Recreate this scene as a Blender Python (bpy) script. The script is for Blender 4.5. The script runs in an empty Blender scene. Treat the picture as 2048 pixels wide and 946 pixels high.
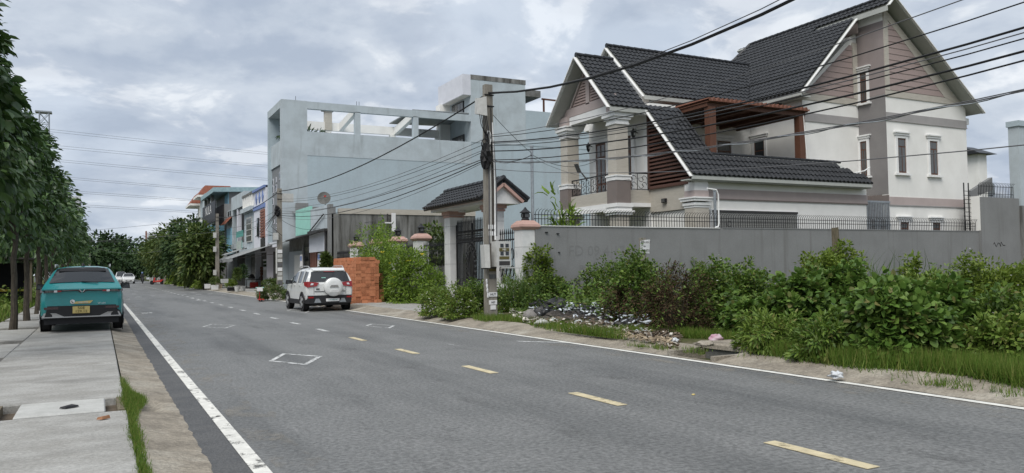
import bpy, math, random
import numpy as np
from mathutils import Vector, Matrix
random.seed(7)
rng = np.random.default_rng(7)
R = math.radians
SC = bpy.context.scene
COL = SC.collection

# ------------------------------------------------------------------ camera
# world: X = across the road to the right, Y = along the road, Z = up; camera 1.5 m above the asphalt
FPX, CX, CY, CAMH = 1590.0, 1024.0, 473.0, 1.5          # focal length and centre in photo pixels (2048 x 946)
def _n(v): return v / np.linalg.norm(v)
_vy = _n(np.array([199 - CX, 549 - CY, FPX]))            # vanishing point of the road
_vx = np.array([4080 - CX, 490 - CY, FPX]); _vx = _n(_vx - _vy * _vy.dot(_vx))
_vz = np.cross(_vx, _vy)
if _vz[1] > 0: _vz = -_vz
CM = np.stack([_vx, _vy, _vz], 1)                        # camera = CM @ world
CAM = np.array([0, 0, CAMH])
def proj(P):
    c = CM @ (np.asarray(P, float) - CAM); return CX + FPX * c[0] / c[2], CY + FPX * c[1] / c[2]
def depth(P): return (CM @ (np.asarray(P, float) - CAM))[2]
def _ray(u, v): return CM.T @ np.array([(u - CX) / FPX, (v - CY) / FPX, 1.0])
def atz(u, v, z=0.0): r = _ray(u, v); return CAM + r * (z - CAMH) / r[2]
def atx(u, v, x): r = _ray(u, v); return CAM + r * x / r[0]
def aty(u, v, y): r = _ray(u, v); return CAM + r * y / r[1]

cam_data = bpy.data.cameras.new('camera'); cam = bpy.data.objects.new('camera', cam_data); COL.objects.link(cam)
cam_data.sensor_width = 36; cam_data.lens = FPX / 2048 * 36
cam_data.clip_start = 0.1; cam_data.clip_end = 6000
_r, _d, _f = CM[0], CM[1], CM[2]
cam.matrix_world = Matrix(((_r[0], -_d[0], -_f[0], 0), (_r[1], -_d[1], -_f[1], 0), (_r[2], -_d[2], -_f[2], CAMH), (0, 0, 0, 1)))
SC.camera = cam

# ------------------------------------------------------------------ sky, sun, exposure
SUN_EL, SUN_AZ = R(54), R(226)     # azimuth measured from +Y (road direction) clockwise towards +X
world = bpy.data.worlds.new('World'); SC.world = world; world.use_nodes = True
nt = world.node_tree; nt.nodes.clear()
def wn(t, **k):
    n = nt.nodes.new(t)
    for a, b in k.items(): setattr(n, a, b)
    return n
out = wn('ShaderNodeOutputWorld'); bg = wn('ShaderNodeBackground'); bg.inputs[1].default_value = 0.1
sky = wn('ShaderNodeTexSky', sky_type='NISHITA', sun_disc=False, sun_elevation=SUN_EL, sun_rotation=SUN_AZ)
sky.air_density = 1.0; sky.dust_density = 2.0
tc = wn('ShaderNodeTexCoord'); sep = wn('ShaderNodeSeparateXYZ'); nt.links.new(tc.outputs['Generated'], sep.inputs[0])
def wmath(op, a, b=None):
    n = wn('ShaderNodeMath', operation=op)
    for i, s in enumerate((a, b)):
        if s is None: continue
        if isinstance(s, (int, float)): n.inputs[i].default_value = s
        else: nt.links.new(s, n.inputs[i])
    return n.outputs[0]
zz = wmath('ADD', wmath('MAXIMUM', sep.outputs[2], 0.0), 0.30)          # cloud layer: flatten towards the horizon
cmb = wn('ShaderNodeCombineXYZ')
nt.links.new(wmath('DIVIDE', sep.outputs[0], zz), cmb.inputs[0]); nt.links.new(wmath('DIVIDE', sep.outputs[1], zz), cmb.inputs[1])
def wnoise(scale, detail, rough, dist=0.0, off=0.0):
    m = wn('ShaderNodeMapping'); m.inputs['Location'].default_value = (off, off * .7, off * .3)
    nt.links.new(cmb.outputs[0], m.inputs[0])
    n = wn('ShaderNodeTexNoise'); n.inputs['Scale'].default_value = scale; n.inputs['Detail'].default_value = detail
    n.inputs['Roughness'].default_value = rough; n.inputs['Distortion'].default_value = dist
    nt.links.new(m.outputs[0], n.inputs['Vector']); return n.outputs[0]
def wramp(fac, stops):
    r = wn('ShaderNodeValToRGB'); nt.links.new(fac, r.inputs[0]); e = r.color_ramp.elements
    while len(e) < len(stops): e.new(0.5)
    for el, (p, c) in zip(e, stops): el.position = p; el.color = (*c, 1)
    r.color_ramp.interpolation = 'EASE'; return r.outputs[0]
def wmix(a, b, f):
    n = wn('ShaderNodeMix', data_type='RGBA')
    nt.links.new(f, n.inputs[0]) if not isinstance(f, float) else setattr(n.inputs[0], 'default_value', f)
    nt.links.new(a, n.inputs[6]); nt.links.new(b, n.inputs[7]); return n.outputs[2]
big = wnoise(1.5, 9, 0.56, 0.25, 3.1); fine = wnoise(4.0, 9, 0.55, 0.3, 11.0)
body = wramp(big, [(0.33, (.66, .74, .86)), (0.46, (.46, .53, .65)), (0.54, (.66, .72, .81)), (0.63, (1.02, 1.04, 1.07))])
wisp = wramp(fine, [(0.40, (.48, .55, .66)), (0.53, (.66, .72, .81)), (0.62, (1.14, 1.15, 1.16))])
cl = wmix(body, wisp, 0.42)
sc10 = wn('ShaderNodeMix', data_type='RGBA', blend_type='MULTIPLY'); sc10.inputs[0].default_value = 1.0
CLOUD_GAIN = 7.8
nt.links.new(cl, sc10.inputs[6]); sc10.inputs[7].default_value = (CLOUD_GAIN * .985, CLOUD_GAIN, CLOUD_GAIN * 1.01, 1)
gap = wramp(wnoise(0.8, 5, 0.5, 0.2, 23.0), [(0.28, (.45, .45, .45)), (0.42, (0, 0, 0))])
gsep = wn('ShaderNodeSeparateColor'); nt.links.new(gap, gsep.inputs[0])
nt.links.new(wmix(sc10.outputs[2], sky.outputs[0], gsep.outputs[0]), bg.inputs[0])
nt.links.new(bg.outputs[0], out.inputs[0])

sun_d = bpy.data.lights.new('sun', 'SUN'); sun_d.energy = 2.6; sun_d.angle = R(40); sun_d.color = (1.0, .965, .91)
sun = bpy.data.objects.new('sun', sun_d); COL.objects.link(sun)
_sv = Vector((math.sin(SUN_AZ) * math.cos(SUN_EL), math.cos(SUN_AZ) * math.cos(SUN_EL), math.sin(SUN_EL)))
sun.rotation_euler = _sv.to_track_quat('Z', 'Y').to_euler(); sun.location = (30, -30, 60)
SC.view_settings.view_transform = 'Standard'; SC.view_settings.look = 'None'
SC.view_settings.exposure = 0.3; SC.view_settings.gamma = 1.0; SC.view_settings.use_curve_mapping = False
SC.render.engine = 'CYCLES'
SC.cycles.max_bounces = 6; SC.cycles.diffuse_bounces = 3; SC.cycles.transparent_max_bounces = 8
SC.cycles.use_denoising = True

# ------------------------------------------------------------------ materials
MATS = {}
def mat(name, col, rough=.8, col2=None, scale=2.0, ramp=(.35, .65), bump=0.0, bscale=60., spec=.3, metal=0.0, stretch=(1, 1, 1),
        col3=None, scale3=.35, ramp3=(.45, .7), stretch3=(1, 1, 1), fine=0.0, fscale=90., alpha=1.0, trans=0.0, coat=0.0, emit=None):
    m = bpy.data.materials.new(name); m.use_nodes = True; t = m.node_tree; b = t.nodes['Principled BSDF']
    b.inputs['Roughness'].default_value = rough; b.inputs['Specular IOR Level'].default_value = spec; b.inputs['Metallic'].default_value = metal
    b.inputs['Coat Weight'].default_value = coat
    if alpha < 1: b.inputs['Alpha'].default_value = alpha
    if trans: b.inputs['Transmission Weight'].default_value = trans
    geo = t.nodes.new('ShaderNodeNewGeometry')
    def noise(sc, stc, det=7):
        mp = t.nodes.new('ShaderNodeMapping'); mp.inputs['Scale'].default_value = stc; t.links.new(geo.outputs['Position'], mp.inputs[0])
        n = t.nodes.new('ShaderNodeTexNoise'); n.inputs['Scale'].default_value = sc; n.inputs['Detail'].default_value = det
        n.inputs['Roughness'].default_value = .6; t.links.new(mp.outputs[0], n.inputs['Vector']); return n.outputs[0]
    def mixc(a, bcol, nz, rp, mode='MIX'):
        r = t.nodes.new('ShaderNodeMapRange'); r.inputs[1].default_value, r.inputs[2].default_value = rp; t.links.new(nz, r.inputs[0])
        x = t.nodes.new('ShaderNodeMix'); x.data_type = 'RGBA'; x.blend_type = mode; t.links.new(r.outputs[0], x.inputs[0])
        if isinstance(a, tuple): x.inputs[6].default_value = (*a, 1)
        else: t.links.new(a, x.inputs[6])
        x.inputs[7].default_value = (*bcol, 1); return x.outputs[2]
    c = tuple(col)
    if col2: c = mixc(c, col2, noise(scale, stretch), ramp)
    if col3: c = mixc(c, col3, noise(scale3, stretch3), ramp3)
    if fine: c = mixc(c, (1 - fine,) * 3, noise(fscale, (1, 1, 1), 3), (.35, .65), 'MULTIPLY')
    if isinstance(c, tuple): b.inputs['Base Color'].default_value = (*c, 1)
    else: t.links.new(c, b.inputs['Base Color'])
    if bump:
        bp = t.nodes.new('ShaderNodeBump'); bp.inputs['Strength'].default_value = bump; bp.inputs['Distance'].default_value = .02
        t.links.new(noise(bscale, (1, 1, 1), 4), bp.inputs['Height']); t.links.new(bp.outputs[0], b.inputs['Normal'])
    if emit: b.inputs['Emission Color'].default_value = (*emit, 1); b.inputs['Emission Strength'].default_value = 1
    MATS[name] = m; return m
def leafmat(name, cols, rough=.45, trans=.3, spec=.35, clump=None):
    m = bpy.data.materials.new(name); m.use_nodes = True; t = m.node_tree; b = t.nodes['Principled BSDF']
    geo = t.nodes.new('ShaderNodeNewGeometry'); r = t.nodes.new('ShaderNodeValToRGB'); e = r.color_ramp.elements
    while len(e) < len(cols): e.new(.5)
    for i, (el, c) in enumerate(zip(e, cols)): el.position = i / max(1, len(cols) - 1); el.color = (*c, 1)
    t.links.new(geo.outputs['Random Per Island'], r.inputs[0]); c = r.outputs[0]
    if clump:
        n = t.nodes.new('ShaderNodeTexNoise'); n.inputs['Scale'].default_value = clump[0]; t.links.new(geo.outputs['Position'], n.inputs['Vector'])
        mr = t.nodes.new('ShaderNodeMapRange'); mr.inputs[1].default_value, mr.inputs[2].default_value = clump[2]; t.links.new(n.outputs[0], mr.inputs[0])
        x = t.nodes.new('ShaderNodeMix'); x.data_type = 'RGBA'; t.links.new(mr.outputs[0], x.inputs[0]); t.links.new(c, x.inputs[6])
        x.inputs[7].default_value = (*clump[1], 1); c = x.outputs[2]
    b.inputs['Roughness'].default_value = rough; b.inputs['Specular IOR Level'].default_value = spec; t.links.new(c, b.inputs['Base Color'])
    tr = t.nodes.new('ShaderNodeBsdfTranslucent'); t.links.new(c, tr.inputs[0])
    mx = t.nodes.new('ShaderNodeMixShader'); mx.inputs[0].default_value = trans
    t.links.new(b.outputs[0], mx.inputs[1]); t.links.new(tr.outputs[0], mx.inputs[2])
    t.links.new(mx.outputs[0], t.nodes['Material Output'].inputs[0]); MATS[name] = m; return m

# ------------------------------------------------------------------ mesh builder
ORG = {}
class MB:
    def __init__(s): s.v = []; s.f = []
    def _a(s, pts, faces):
        o = len(s.v); s.v += [tuple(map(float, p)) for p in pts]; s.f += [tuple(i + o for i in f) for f in faces]; return s
    def box(s, x0, x1, y0, y1, z0, z1):
        return s._a([(x, y, z) for z in (z0, z1) for y in (y0, y1) for x in (x0, x1)],
                    [(0, 2, 3, 1), (4, 5, 7, 6), (0, 1, 5, 4), (2, 6, 7, 3), (0, 4, 6, 2), (1, 3, 7, 5)])
    def bbox(s, x0, x1, y0, y1, z0, z1, b=.01):      # box with chamfered vertical and top edges
        q = []
        for z, i in ((z0, 0), (z1 - b, 0), (z1, b)):
            q.append([(x0 + i + b * (i == 0), y0 + i), (x1 - i - b * (i == 0), y0 + i), (x1 - i, y0 + i + b), (x1 - i, y1 - i - b),
                      (x1 - i - b * (i == 0), y1 - i), (x0 + i + b * (i == 0), y1 - i), (x0 + i, y1 - i - b), (x0 + i, y0 + i + b)])
        pts = [(x, y, z) for ring, z in zip(q, (z0, z1 - b, z1)) for x, y in ring]
        fs = [tuple(range(7, -1, -1)), tuple(range(16, 24))]
        for r in (0, 8):
            for k in range(8): fs.append((r + k, r + (k + 1) % 8, r + 8 + (k + 1) % 8, r + 8 + k))
        return s._a(pts, fs)
    def hull(s, bot, top):                          # two rings with equal counts, closed
        n = len(bot); return s._a(list(bot) + list(top), [tuple(range(n - 1, -1, -1)), tuple(range(n, 2 * n))] + [(k, (k + 1) % n, n + (k + 1) % n, n + k) for k in range(n)])
    def prism(s, pts, vec):
        v = Vector(vec); return s.hull(pts, [tuple(Vector(p) + v) for p in pts])
    def poly(s, *pts): return s._a(pts, [tuple(range(len(pts)))])
    def bar(s, a, b, w, h=None, up=(0, 0, 1)):      # rectangular bar from a to b
        a, b = Vector(a), Vector(b); h = h or w; d = (b - a).normalized(); u = Vector(up)
        if abs(d.dot(u)) > .98: u = Vector((0, 1, 0))
        sx = d.cross(u).normalized() * w / 2; sz = sx.cross(d).normalized() * h / 2
        return s.hull([a - sx - sz, a + sx - sz, a + sx + sz, a - sx + sz], [b - sx - sz, b + sx - sz, b + sx + sz, b - sx + sz])
    def tube(s, pts, r, n=6, cap=True):
        pts = [Vector(p) for p in pts]; k = len(pts); rs = r if hasattr(r, '__len__') else [r] * k; rings = []; pu = None
        for i, p in enumerate(pts):
            d = (pts[min(i + 1, k - 1)] - pts[max(i - 1, 0)]).normalized()
            u = pu if pu is not None else (Vector((0, 0, 1)) if abs(d.z) < .9 else Vector((1, 0, 0)))
            u = (u - d * u.dot(d)).normalized(); pu = u; w = d.cross(u)
            rings.append([p + (u * math.cos(2 * math.pi * j / n) + w * math.sin(2 * math.pi * j / n)) * rs[i] for j in range(n)])
        f = [(i * n + j, i * n + (j + 1) % n, (i + 1) * n + (j + 1) % n, (i + 1) * n + j) for i in range(k - 1) for j in range(n)]
        if cap: f += [tuple(range(n - 1, -1, -1)), tuple((k - 1) * n + j for j in range(n))]
        return s._a([q for rg in rings for q in rg], f)
    def lathe(s, prof, c, n=16, axis='z'):          # prof: (radius, height)
        pts = []
        for r, h in prof:
            for j in range(n):
                a = 2 * math.pi * j / n; p = (r * math.cos(a), r * math.sin(a), h)
                if axis == 'x': p = (p[2], p[0], p[1])
                if axis == 'y': p = (p[0], p[2], p[1])
                pts.append((p[0] + c[0], p[1] + c[1], p[2] + c[2]))
        k = len(prof); f = [(i * n + j, i * n + (j + 1) % n, (i + 1) * n + (j + 1) % n, (i + 1) * n + j) for i in range(k - 1) for j in range(n)]
        return s._a(pts, f + [tuple(range(n - 1, -1, -1)), tuple((k - 1) * n + j for j in range(n))])
    def blob(s, c, r, n=10, m=7, amp=.25, seed=0, flat=0.0):   # uneven lump (bags, stones); flat cuts its underside
        q = np.random.default_rng(seed); ph = q.uniform(0, 6.28, 6); fr = q.integers(2, 6, 6); pts = []
        for i in range(m + 1):
            t = math.pi * i / m
            for j in range(n):
                a = 2 * math.pi * j / n
                k = 1 + amp * (math.sin(fr[0] * a + ph[0]) * math.sin(fr[1] * t + ph[1]) + .6 * math.sin(fr[2] * a + fr[3] * t + ph[2]) + .8 * (q.random() - .5))
                if i in (0, m): k = 1
                pts.append((c[0] + r[0] * k * math.sin(t) * math.cos(a), c[1] + r[1] * k * math.sin(t) * math.sin(a), c[2] + max(r[2] * k * math.cos(t), -r[2] * (1 - flat))))
        return s._a(pts, [(i * n + j, (i + 1) * n + j, (i + 1) * n + (j + 1) % n, i * n + (j + 1) % n) for i in range(m) for j in range(n)])
    def mesh(s, name, m, smooth=False, off=(0, 0, 0)):
        me = bpy.data.meshes.new(name); o = off
        me.from_pydata([(x - o[0], y - o[1], z - o[2]) for x, y, z in s.v], [], s.f); me.validate()
        if m: me.materials.append(MATS[m] if isinstance(m, str) else m)
        if smooth:
            me.polygons.foreach_set('use_smooth', [True] * len(me.polygons))
            if smooth != 'all': me.set_sharp_from_angle(angle=R(38))
        return me
    def build(s, name, m, parent=None, smooth=False, **props):
        if parent is not None: org = ORG[parent.name]
        else:
            a = np.array(s.v); org = ((a[:, 0].min() + a[:, 0].max()) / 2, (a[:, 1].min() + a[:, 1].max()) / 2, a[:, 2].min())
        ob = bpy.data.objects.new(name, s.mesh(name, m, smooth, org)); COL.objects.link(ob)
        if parent is not None: ob.parent = parent
        else: ob.location = org
        ORG[ob.name] = org
        for k, x in props.items(): ob[k] = x
        return ob
def thing(name, loc, label, category, group=None):
    e = bpy.data.objects.new(name, None); COL.objects.link(e); e.location = loc; e.empty_display_size = .3; ORG[e.name] = tuple(loc)
    e['label'] = label; e['category'] = category
    if group: e['group'] = group
    return e
def inst(me, name, parent, loc, rot=(0, 0, 0), scale=(1, 1, 1)):        # a piece sharing mesh data
    o = bpy.data.objects.new(name, me); COL.objects.link(o)
    p = ORG[parent.name] if parent is not None else (0, 0, 0)
    if parent is not None: o.parent = parent
    o.location = (loc[0] - p[0], loc[1] - p[1], loc[2] - p[2]); o.rotation_euler = rot; o.scale = scale; ORG[o.name] = tuple(loc); return o
def copy_tree(src, loc, rotz=0.0, label=None, parent=None, top=True):
    c = src.copy(); COL.objects.link(c)
    if top:
        c.location = loc; c.rotation_euler = (0, 0, rotz); ORG[c.name] = tuple(loc)
        if label: c['label'] = label
    else: c.parent = parent; ORG[c.name] = ORG[parent.name]
    for ch in [o for o in src.children]: copy_tree(ch, None, parent=c, top=False)
    return c
def text(body, size, mname, parent, loc, rot, name='lettering', extrude=.002, align='CENTER', sx=1.0):
    cu = bpy.data.curves.new(name, 'FONT'); cu.body = body; cu.size = size; cu.extrude = extrude; cu.align_x = align; cu.align_y = 'CENTER'; cu.resolution_u = 2
    tmp = bpy.data.objects.new(name, cu); COL.objects.link(tmp); dg = bpy.context.evaluated_depsgraph_get(); me = bpy.data.meshes.new_from_object(tmp.evaluated_get(dg))
    bpy.data.objects.remove(tmp); me.materials.clear(); me.materials.append(MATS[mname]); o = bpy.data.objects.new(name, me); COL.objects.link(o); p = ORG[parent.name]; o['kind'] = 'stuff'
    o.parent = parent; o.location = (loc[0] - p[0], loc[1] - p[1], loc[2] - p[2]); o.rotation_euler = rot; o.scale = (sx, 1, 1); return o
FACE_CAM = (R(90), 0, 0)            # text in a plane facing -Y
FACE_ROAD = (R(90), 0, R(-90))      # text in a plane facing -X

# ------------------------------------------------------------------ leaves
LEAF = {'diamond': ([(0, 0, 0), (.42, .5, .07), (1, 0, -.06), (.42, -.5, .07)], [(0, 2, 1), (0, 3, 2)]),
        'long': ([(0, 0, 0), (.22, .42, .06), (.62, .40, .05), (1, 0, -.14), (.62, -.40, .05), (.22, -.42, .06), (.5, 0, 0)],
                 [(0, 6, 2, 1), (6, 3, 2), (0, 5, 4, 6), (6, 4, 3)]),
        'heart': ([(0, 0, 0), (-.08, .32, .04), (.30, .56, .05), (.72, .36, .0), (1, 0, -.12), (.72, -.36, .0), (.30, -.56, .05), (-.08, -.32, .04), (.4, 0, -.02)],
                  [(0, 8, 2, 1), (8, 4, 3, 2), (0, 7, 6, 8), (8, 6, 5, 4)]),
        'blade': ([(0, .5, 0), (0, -.5, 0), (.5, .38, .10), (.5, -.38, .10), (1, 0, -.06)], [(0, 1, 3, 2), (2, 3, 4)]),
        'blade2': ([(0, .5, 0), (0, -.5, 0), (.4, .5, .16), (.4, -.5, .16), (.75, .35, .10), (.75, -.35, .10), (1, 0, -.14)], [(0, 1, 3, 2), (2, 3, 5, 4), (4, 5, 6)])}
def nrm(a): return a / np.maximum(np.linalg.norm(a, axis=1, keepdims=True), 1e-9)
def leaf_mesh(name, P, T, N, L, W, shape, material):
    tp, fc = LEAF[shape]; tp = np.array(tp); k = len(tp); n = len(P)
    T = nrm(T); S = nrm(np.cross(N, T)); N = nrm(np.cross(T, S)); L = np.broadcast_to(L, (n,)); W = np.broadcast_to(W, (n,))
    V = (P[:, None, :] + T[:, None, :] * (tp[None, :, 0:1] * L[:, None, None]) + S[:, None, :] * (tp[None, :, 1:2] * W[:, None, None])
         + N[:, None, :] * (tp[None, :, 2:3] * L[:, None, None])).reshape(-1, 3)
    lens = np.array([len(f) for f in fc]); flat = np.concatenate([np.array(f) for f in fc])
    idx = (flat[None, :] + (np.arange(n) * k)[:, None]).ravel(); tot = np.tile(lens, n); st = np.concatenate([[0], np.cumsum(tot)[:-1]])
    me = bpy.data.meshes.new(name); me.vertices.add(len(V)); me.vertices.foreach_set('co', V.ravel().astype(np.float32))
    me.loops.add(len(idx)); me.loops.foreach_set('vertex_index', idx.astype(np.int32)); me.polygons.add(len(tot))
    me.polygons.foreach_set('loop_start', st.astype(np.int32)); me.update(calc_edges=True)
    me.materials.append(MATS[material]); return me
def mesh_obj(me, name, parent=None, loc=(0, 0, 0), **props):
    o = bpy.data.objects.new(name, me); COL.objects.link(o); o.location = loc
    if parent is not None: o.parent = parent
    ORG[o.name] = tuple(loc)
    for k, x in props.items(): o[k] = x
    return o
def sphere_dirs(n, zmin=-1.0):
    z = rng.uniform(zmin, 1, n); a = rng.uniform(0, 2 * np.pi, n); r = np.sqrt(1 - z * z); return np.stack([r * np.cos(a), r * np.sin(a), z], 1)
def clump_leaves(C, rad, per, outdir, droop=.3, spread=1.0, flat=.5):
    """leaves round clump centres C (n,3): positions, axes, normals"""
    n = len(C); D = sphere_dirs(n * per); rr = rng.random(n * per) ** .5
    P = np.repeat(C, per, 0) + D * (rr * np.repeat(rad, per))[:, None]; O = np.repeat(outdir, per, 0)
    T = D * spread + O * .8 + rng.normal(0, .3, D.shape); T[:, 2] -= droop
    N = O * (1 - flat) + np.array([0, 0, 1]) * flat + rng.normal(0, .35, D.shape); return P, T, N
# ------------------------------------------------------------------ material library
def worn_paint(name, col, lo, hi, scale):
    m = mat(name, col, .7, tuple(c * .72 for c in col), 6.0, bump=.2, bscale=120); t = m.node_tree
    geo = t.nodes.new('ShaderNodeNewGeometry'); mp = t.nodes.new('ShaderNodeMapping'); mp.inputs['Scale'].default_value = (1, .55, 1)
    t.links.new(geo.outputs['Position'], mp.inputs[0]); n = t.nodes.new('ShaderNodeTexNoise'); n.inputs['Scale'].default_value = scale
    n.inputs['Detail'].default_value = 9; n.inputs['Roughness'].default_value = .72; t.links.new(mp.outputs[0], n.inputs['Vector'])
    r = t.nodes.new('ShaderNodeMapRange'); r.inputs[1].default_value = lo; r.inputs[2].default_value = hi; t.links.new(n.outputs[0], r.inputs[0])
    t.links.new(r.outputs[0], t.nodes['Principled BSDF'].inputs['Alpha'])
mat('asphalt', (.178, .181, .177), .6, (.225, .226, .221), 1.1, (.3, .7), 1.0, 30, .45, col3=(.112, .115, .114), scale3=.42, ramp3=(.47, .70), stretch3=(1.9, .22, 1), fine=.5, fscale=22)
mat('asphalt_patch', (.095, .097, .10), .7, (.125, .125, .125), 2.5, bump=.8, bscale=50, fine=.35, fscale=36)
worn_paint('paint_white', (.72, .71, .66), .36, .46, 5.5)
worn_paint('paint_white_clean', (.74, .73, .68), .27, .36, 5.0)
worn_paint('paint_white_faint', (.60, .61, .60), .36, .54, 9.0)
worn_paint('paint_yellow', (.60, .52, .34), .33, .44, 7.0)
worn_paint('road_dust', (.34, .315, .27), .50, .82, 2.6)
worn_paint('oil_stain', (.09, .09, .09), .54, 1.25, 1.5)
mat('concrete_walk', (.39, .385, .365), .85, (.30, .293, .272), 2.4, (.36, .64), .4, 45, .25, stretch=(.85, 1.25, 1), col3=(.225, .22, .205), scale3=1.1, ramp3=(.50, .74), stretch3=(.9, 1.2, 1), fine=.26, fscale=34)
mat('concrete_gutter', (.36, .32, .26), .9, (.22, .195, .16), 2.6, (.35, .65), .8, 30, .2, col3=(.42, .39, .33), scale3=1.2, ramp3=(.5, .7), fine=.32, fscale=26)
mat('concrete_pale', (.47, .47, .45), .85, (.38, .38, .36), 5, bump=.2, bscale=60, fine=.1, fscale=60)
mat('concrete_dark', (.19, .19, .185), .9, (.11, .11, .10), 2.5, bump=.3, bscale=50, fine=.15)
mat('soil', (.09, .07, .05), .95, (.16, .13, .10), 4, bump=.5, bscale=40, fine=.2)
mat('field_ground', (.055, .075, .025), .95, (.10, .10, .045), .35, (.4, .62), .4, 30, .1, col3=(.13, .105, .07), scale3=.12, ramp3=(.58, .72), fine=.25, fscale=6)
mat('verge_ground', (.08, .085, .035), .95, (.15, .125, .085), .9, (.42, .62), .5, 25, .1, fine=.3, fscale=12)
mat('white_plaster', (.77, .76, .73), .8, (.71, .70, .67), 1.2, bump=.08, bscale=80, col3=(.62, .61, .58), scale3=.6, ramp3=(.58, .85), stretch3=(1, 1, .25))
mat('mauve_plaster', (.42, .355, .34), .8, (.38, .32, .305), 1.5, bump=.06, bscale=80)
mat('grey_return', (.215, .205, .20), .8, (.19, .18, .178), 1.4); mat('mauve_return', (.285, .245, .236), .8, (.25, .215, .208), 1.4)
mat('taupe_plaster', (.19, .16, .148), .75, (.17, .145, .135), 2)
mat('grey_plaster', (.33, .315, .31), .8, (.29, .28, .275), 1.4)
mat('stone_tile', (.47, .44, .385), .55, (.40, .37, .32), 3, (.3, .7), stretch=(1, 1, 5), fine=.05, fscale=20)
mat('trim_white', (.76, .76, .75), .6, (.70, .70, .69), 3)
mat('soffit', (.40, .41, .385), .8, (.36, .37, .35), 2)
mat('roof_tile', (.017, .0185, .021), .45, (.030, .032, .036), 2.4, (.35, .7), .1, 90, .35, fine=.3, fscale=7)
mat('siding', (.335, .262, .245), .75, (.30, .235, .22), 2.5, stretch=(3, 3, 12))
mat('wood_brown', (.125, .056, .034), .6, (.09, .04, .025), 6, stretch=(4, 4, .6))
mat('wood_slat', (.100, .050, .038), .7, (.07, .036, .028), 7, stretch=(2, .6, 6))
mat('wood_weathered', (.17, .145, .10), .9, (.09, .075, .05), 9, bump=.4, bscale=50, stretch=(3, 3, .5))
mat('iron', (.012, .012, .013), .45, spec=.4)
mat('dark_metal', (.03, .03, .032), .5, (.05, .045, .04), 8)
mat('galvanized', (.36, .39, .41), .45, (.28, .30, .32), 9, metal=.6)
mat('glass_dark', (.018, .022, .026), .08, spec=.6)
mat('glass_curtain', (.10, .105, .105), .15, (.05, .05, .05), 5, stretch=(8, 8, .3), spec=.6)
mat('garage_shutter', (.23, .23, .215), .55, (.20, .20, .19), 3)
mat('cement_wall', (.225, .229, .228), .88, (.195, .198, .197), 1.1, (.35, .7), .25, 40, .2, col3=(.15, .15, .143), scale3=1.7, ramp3=(.56, .78), stretch3=(1.8, 1.8, .10), fine=.10, fscale=24)
mat('cement_stained', (.27, .27, .26), .9, (.16, .16, .152), .9, (.35, .6), .3, 40, .2, stretch=(1.3, 1.3, .35), col3=(.06, .058, .052), scale3=1.5, ramp3=(.45, .64), stretch3=(1.4, 1.4, .16), fine=.1, fscale=25)
mat('blue_grey_plaster', (.40, .475, .515), .85, (.365, .43, .465), .5, (.35, .7), .1, 30, .2, col3=(.35, .405, .435), scale3=.9, ramp3=(.52, .80), stretch3=(1.2, 1.2, .10), fine=.06, fscale=6)
mat('weathered_plaster', (.45, .505, .535), .88, (.37, .41, .43), .9, (.40, .70), .2, 30, .2, col3=(.27, .30, .31), scale3=1.2, ramp3=(.56, .82), stretch3=(1.6, 1.6, .18), fine=.06, fscale=20)
mat('marble', (.68, .675, .66), .35, (.60, .60, .59), 3, (.40, .62), spec=.45, col3=(.36, .36, .37), scale3=2.6, ramp3=(.62, .72), stretch3=(1, 1, .7))
mat('pink_stone', (.45, .29, .245), .6, (.39, .25, .215), 4)
mat('concrete_pole', (.27, .25, .215), .9, (.19, .175, .15), 6, bump=.3, bscale=60, stretch=(2, 2, .5), fine=.12)
mat('cable_black', (.012, .012, .013), .6)
mat('wire_far', (.20, .21, .225), .7)
mat('cable_grey', (.10, .10, .105), .6)
mat('plastic_box', (.50, .50, .48), .6, (.42, .42, .40), 8)
mat('black_plastic', (.014, .014, .016), .5)
mat('rubber', (.016, .016, .017), .85)
mat('ink_black', (.02, .02, .02), .7)
mat('ink_brown', (.10, .085, .03), .7)
mat('paper_white', (.72, .72, .72), .8, (.62, .62, .62), 12)
mat('bark', (.085, .072, .055), .95, (.045, .038, .03), 9, bump=.6, bscale=35, stretch=(3, 3, .7))
mat('brick_clay', (.56, .24, .13), .9, (.47, .185, .095), 5, (.3, .7), .2, 60, .15, fine=.15, fscale=40)
mat('brick_hole', (.16, .052, .028), .95)
leafmat('leaf_tree', [(0.026, 0.060, 0.019), (0.049, 0.102, 0.027), (0.082, 0.145, 0.036), (0.039, 0.082, 0.025)], .42, .18, .5)
leafmat('leaf_far', [(0.019, 0.041, 0.016), (0.035, 0.068, 0.022), (0.054, 0.092, 0.030)], .6, .15, .2)
leafmat('leaf_street', [(0.041, 0.075, 0.017), (0.071, 0.111, 0.025), (0.120, 0.149, 0.037)], .5, .25, .3)
leafmat('leaf_flower_shrub', [(0.085, 0.156, 0.022), (0.146, 0.235, 0.031), (0.238, 0.343, 0.048)], .5, .35, .3)
leafmat('leaf_vine', [(0.056, 0.114, 0.018), (0.098, 0.169, 0.026), (0.161, 0.239, 0.039), (0.075, 0.133, 0.023), (0.056, 0.114, 0.018), (0.098, 0.169, 0.026), (0.161, 0.239, 0.039), (0.075, 0.133, 0.023), (0.187, 0.168, 0.055)], .5, .28, .35)
leafmat('leaf_heart', [(0.059, 0.120, 0.021), (0.099, 0.184, 0.031), (0.146, 0.227, 0.044), (0.079, 0.147, 0.026), (0.059, 0.120, 0.021), (0.099, 0.184, 0.031), (0.146, 0.227, 0.044), (0.079, 0.147, 0.026), (0.170, 0.161, 0.055)], .5, .25, .35)
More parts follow.
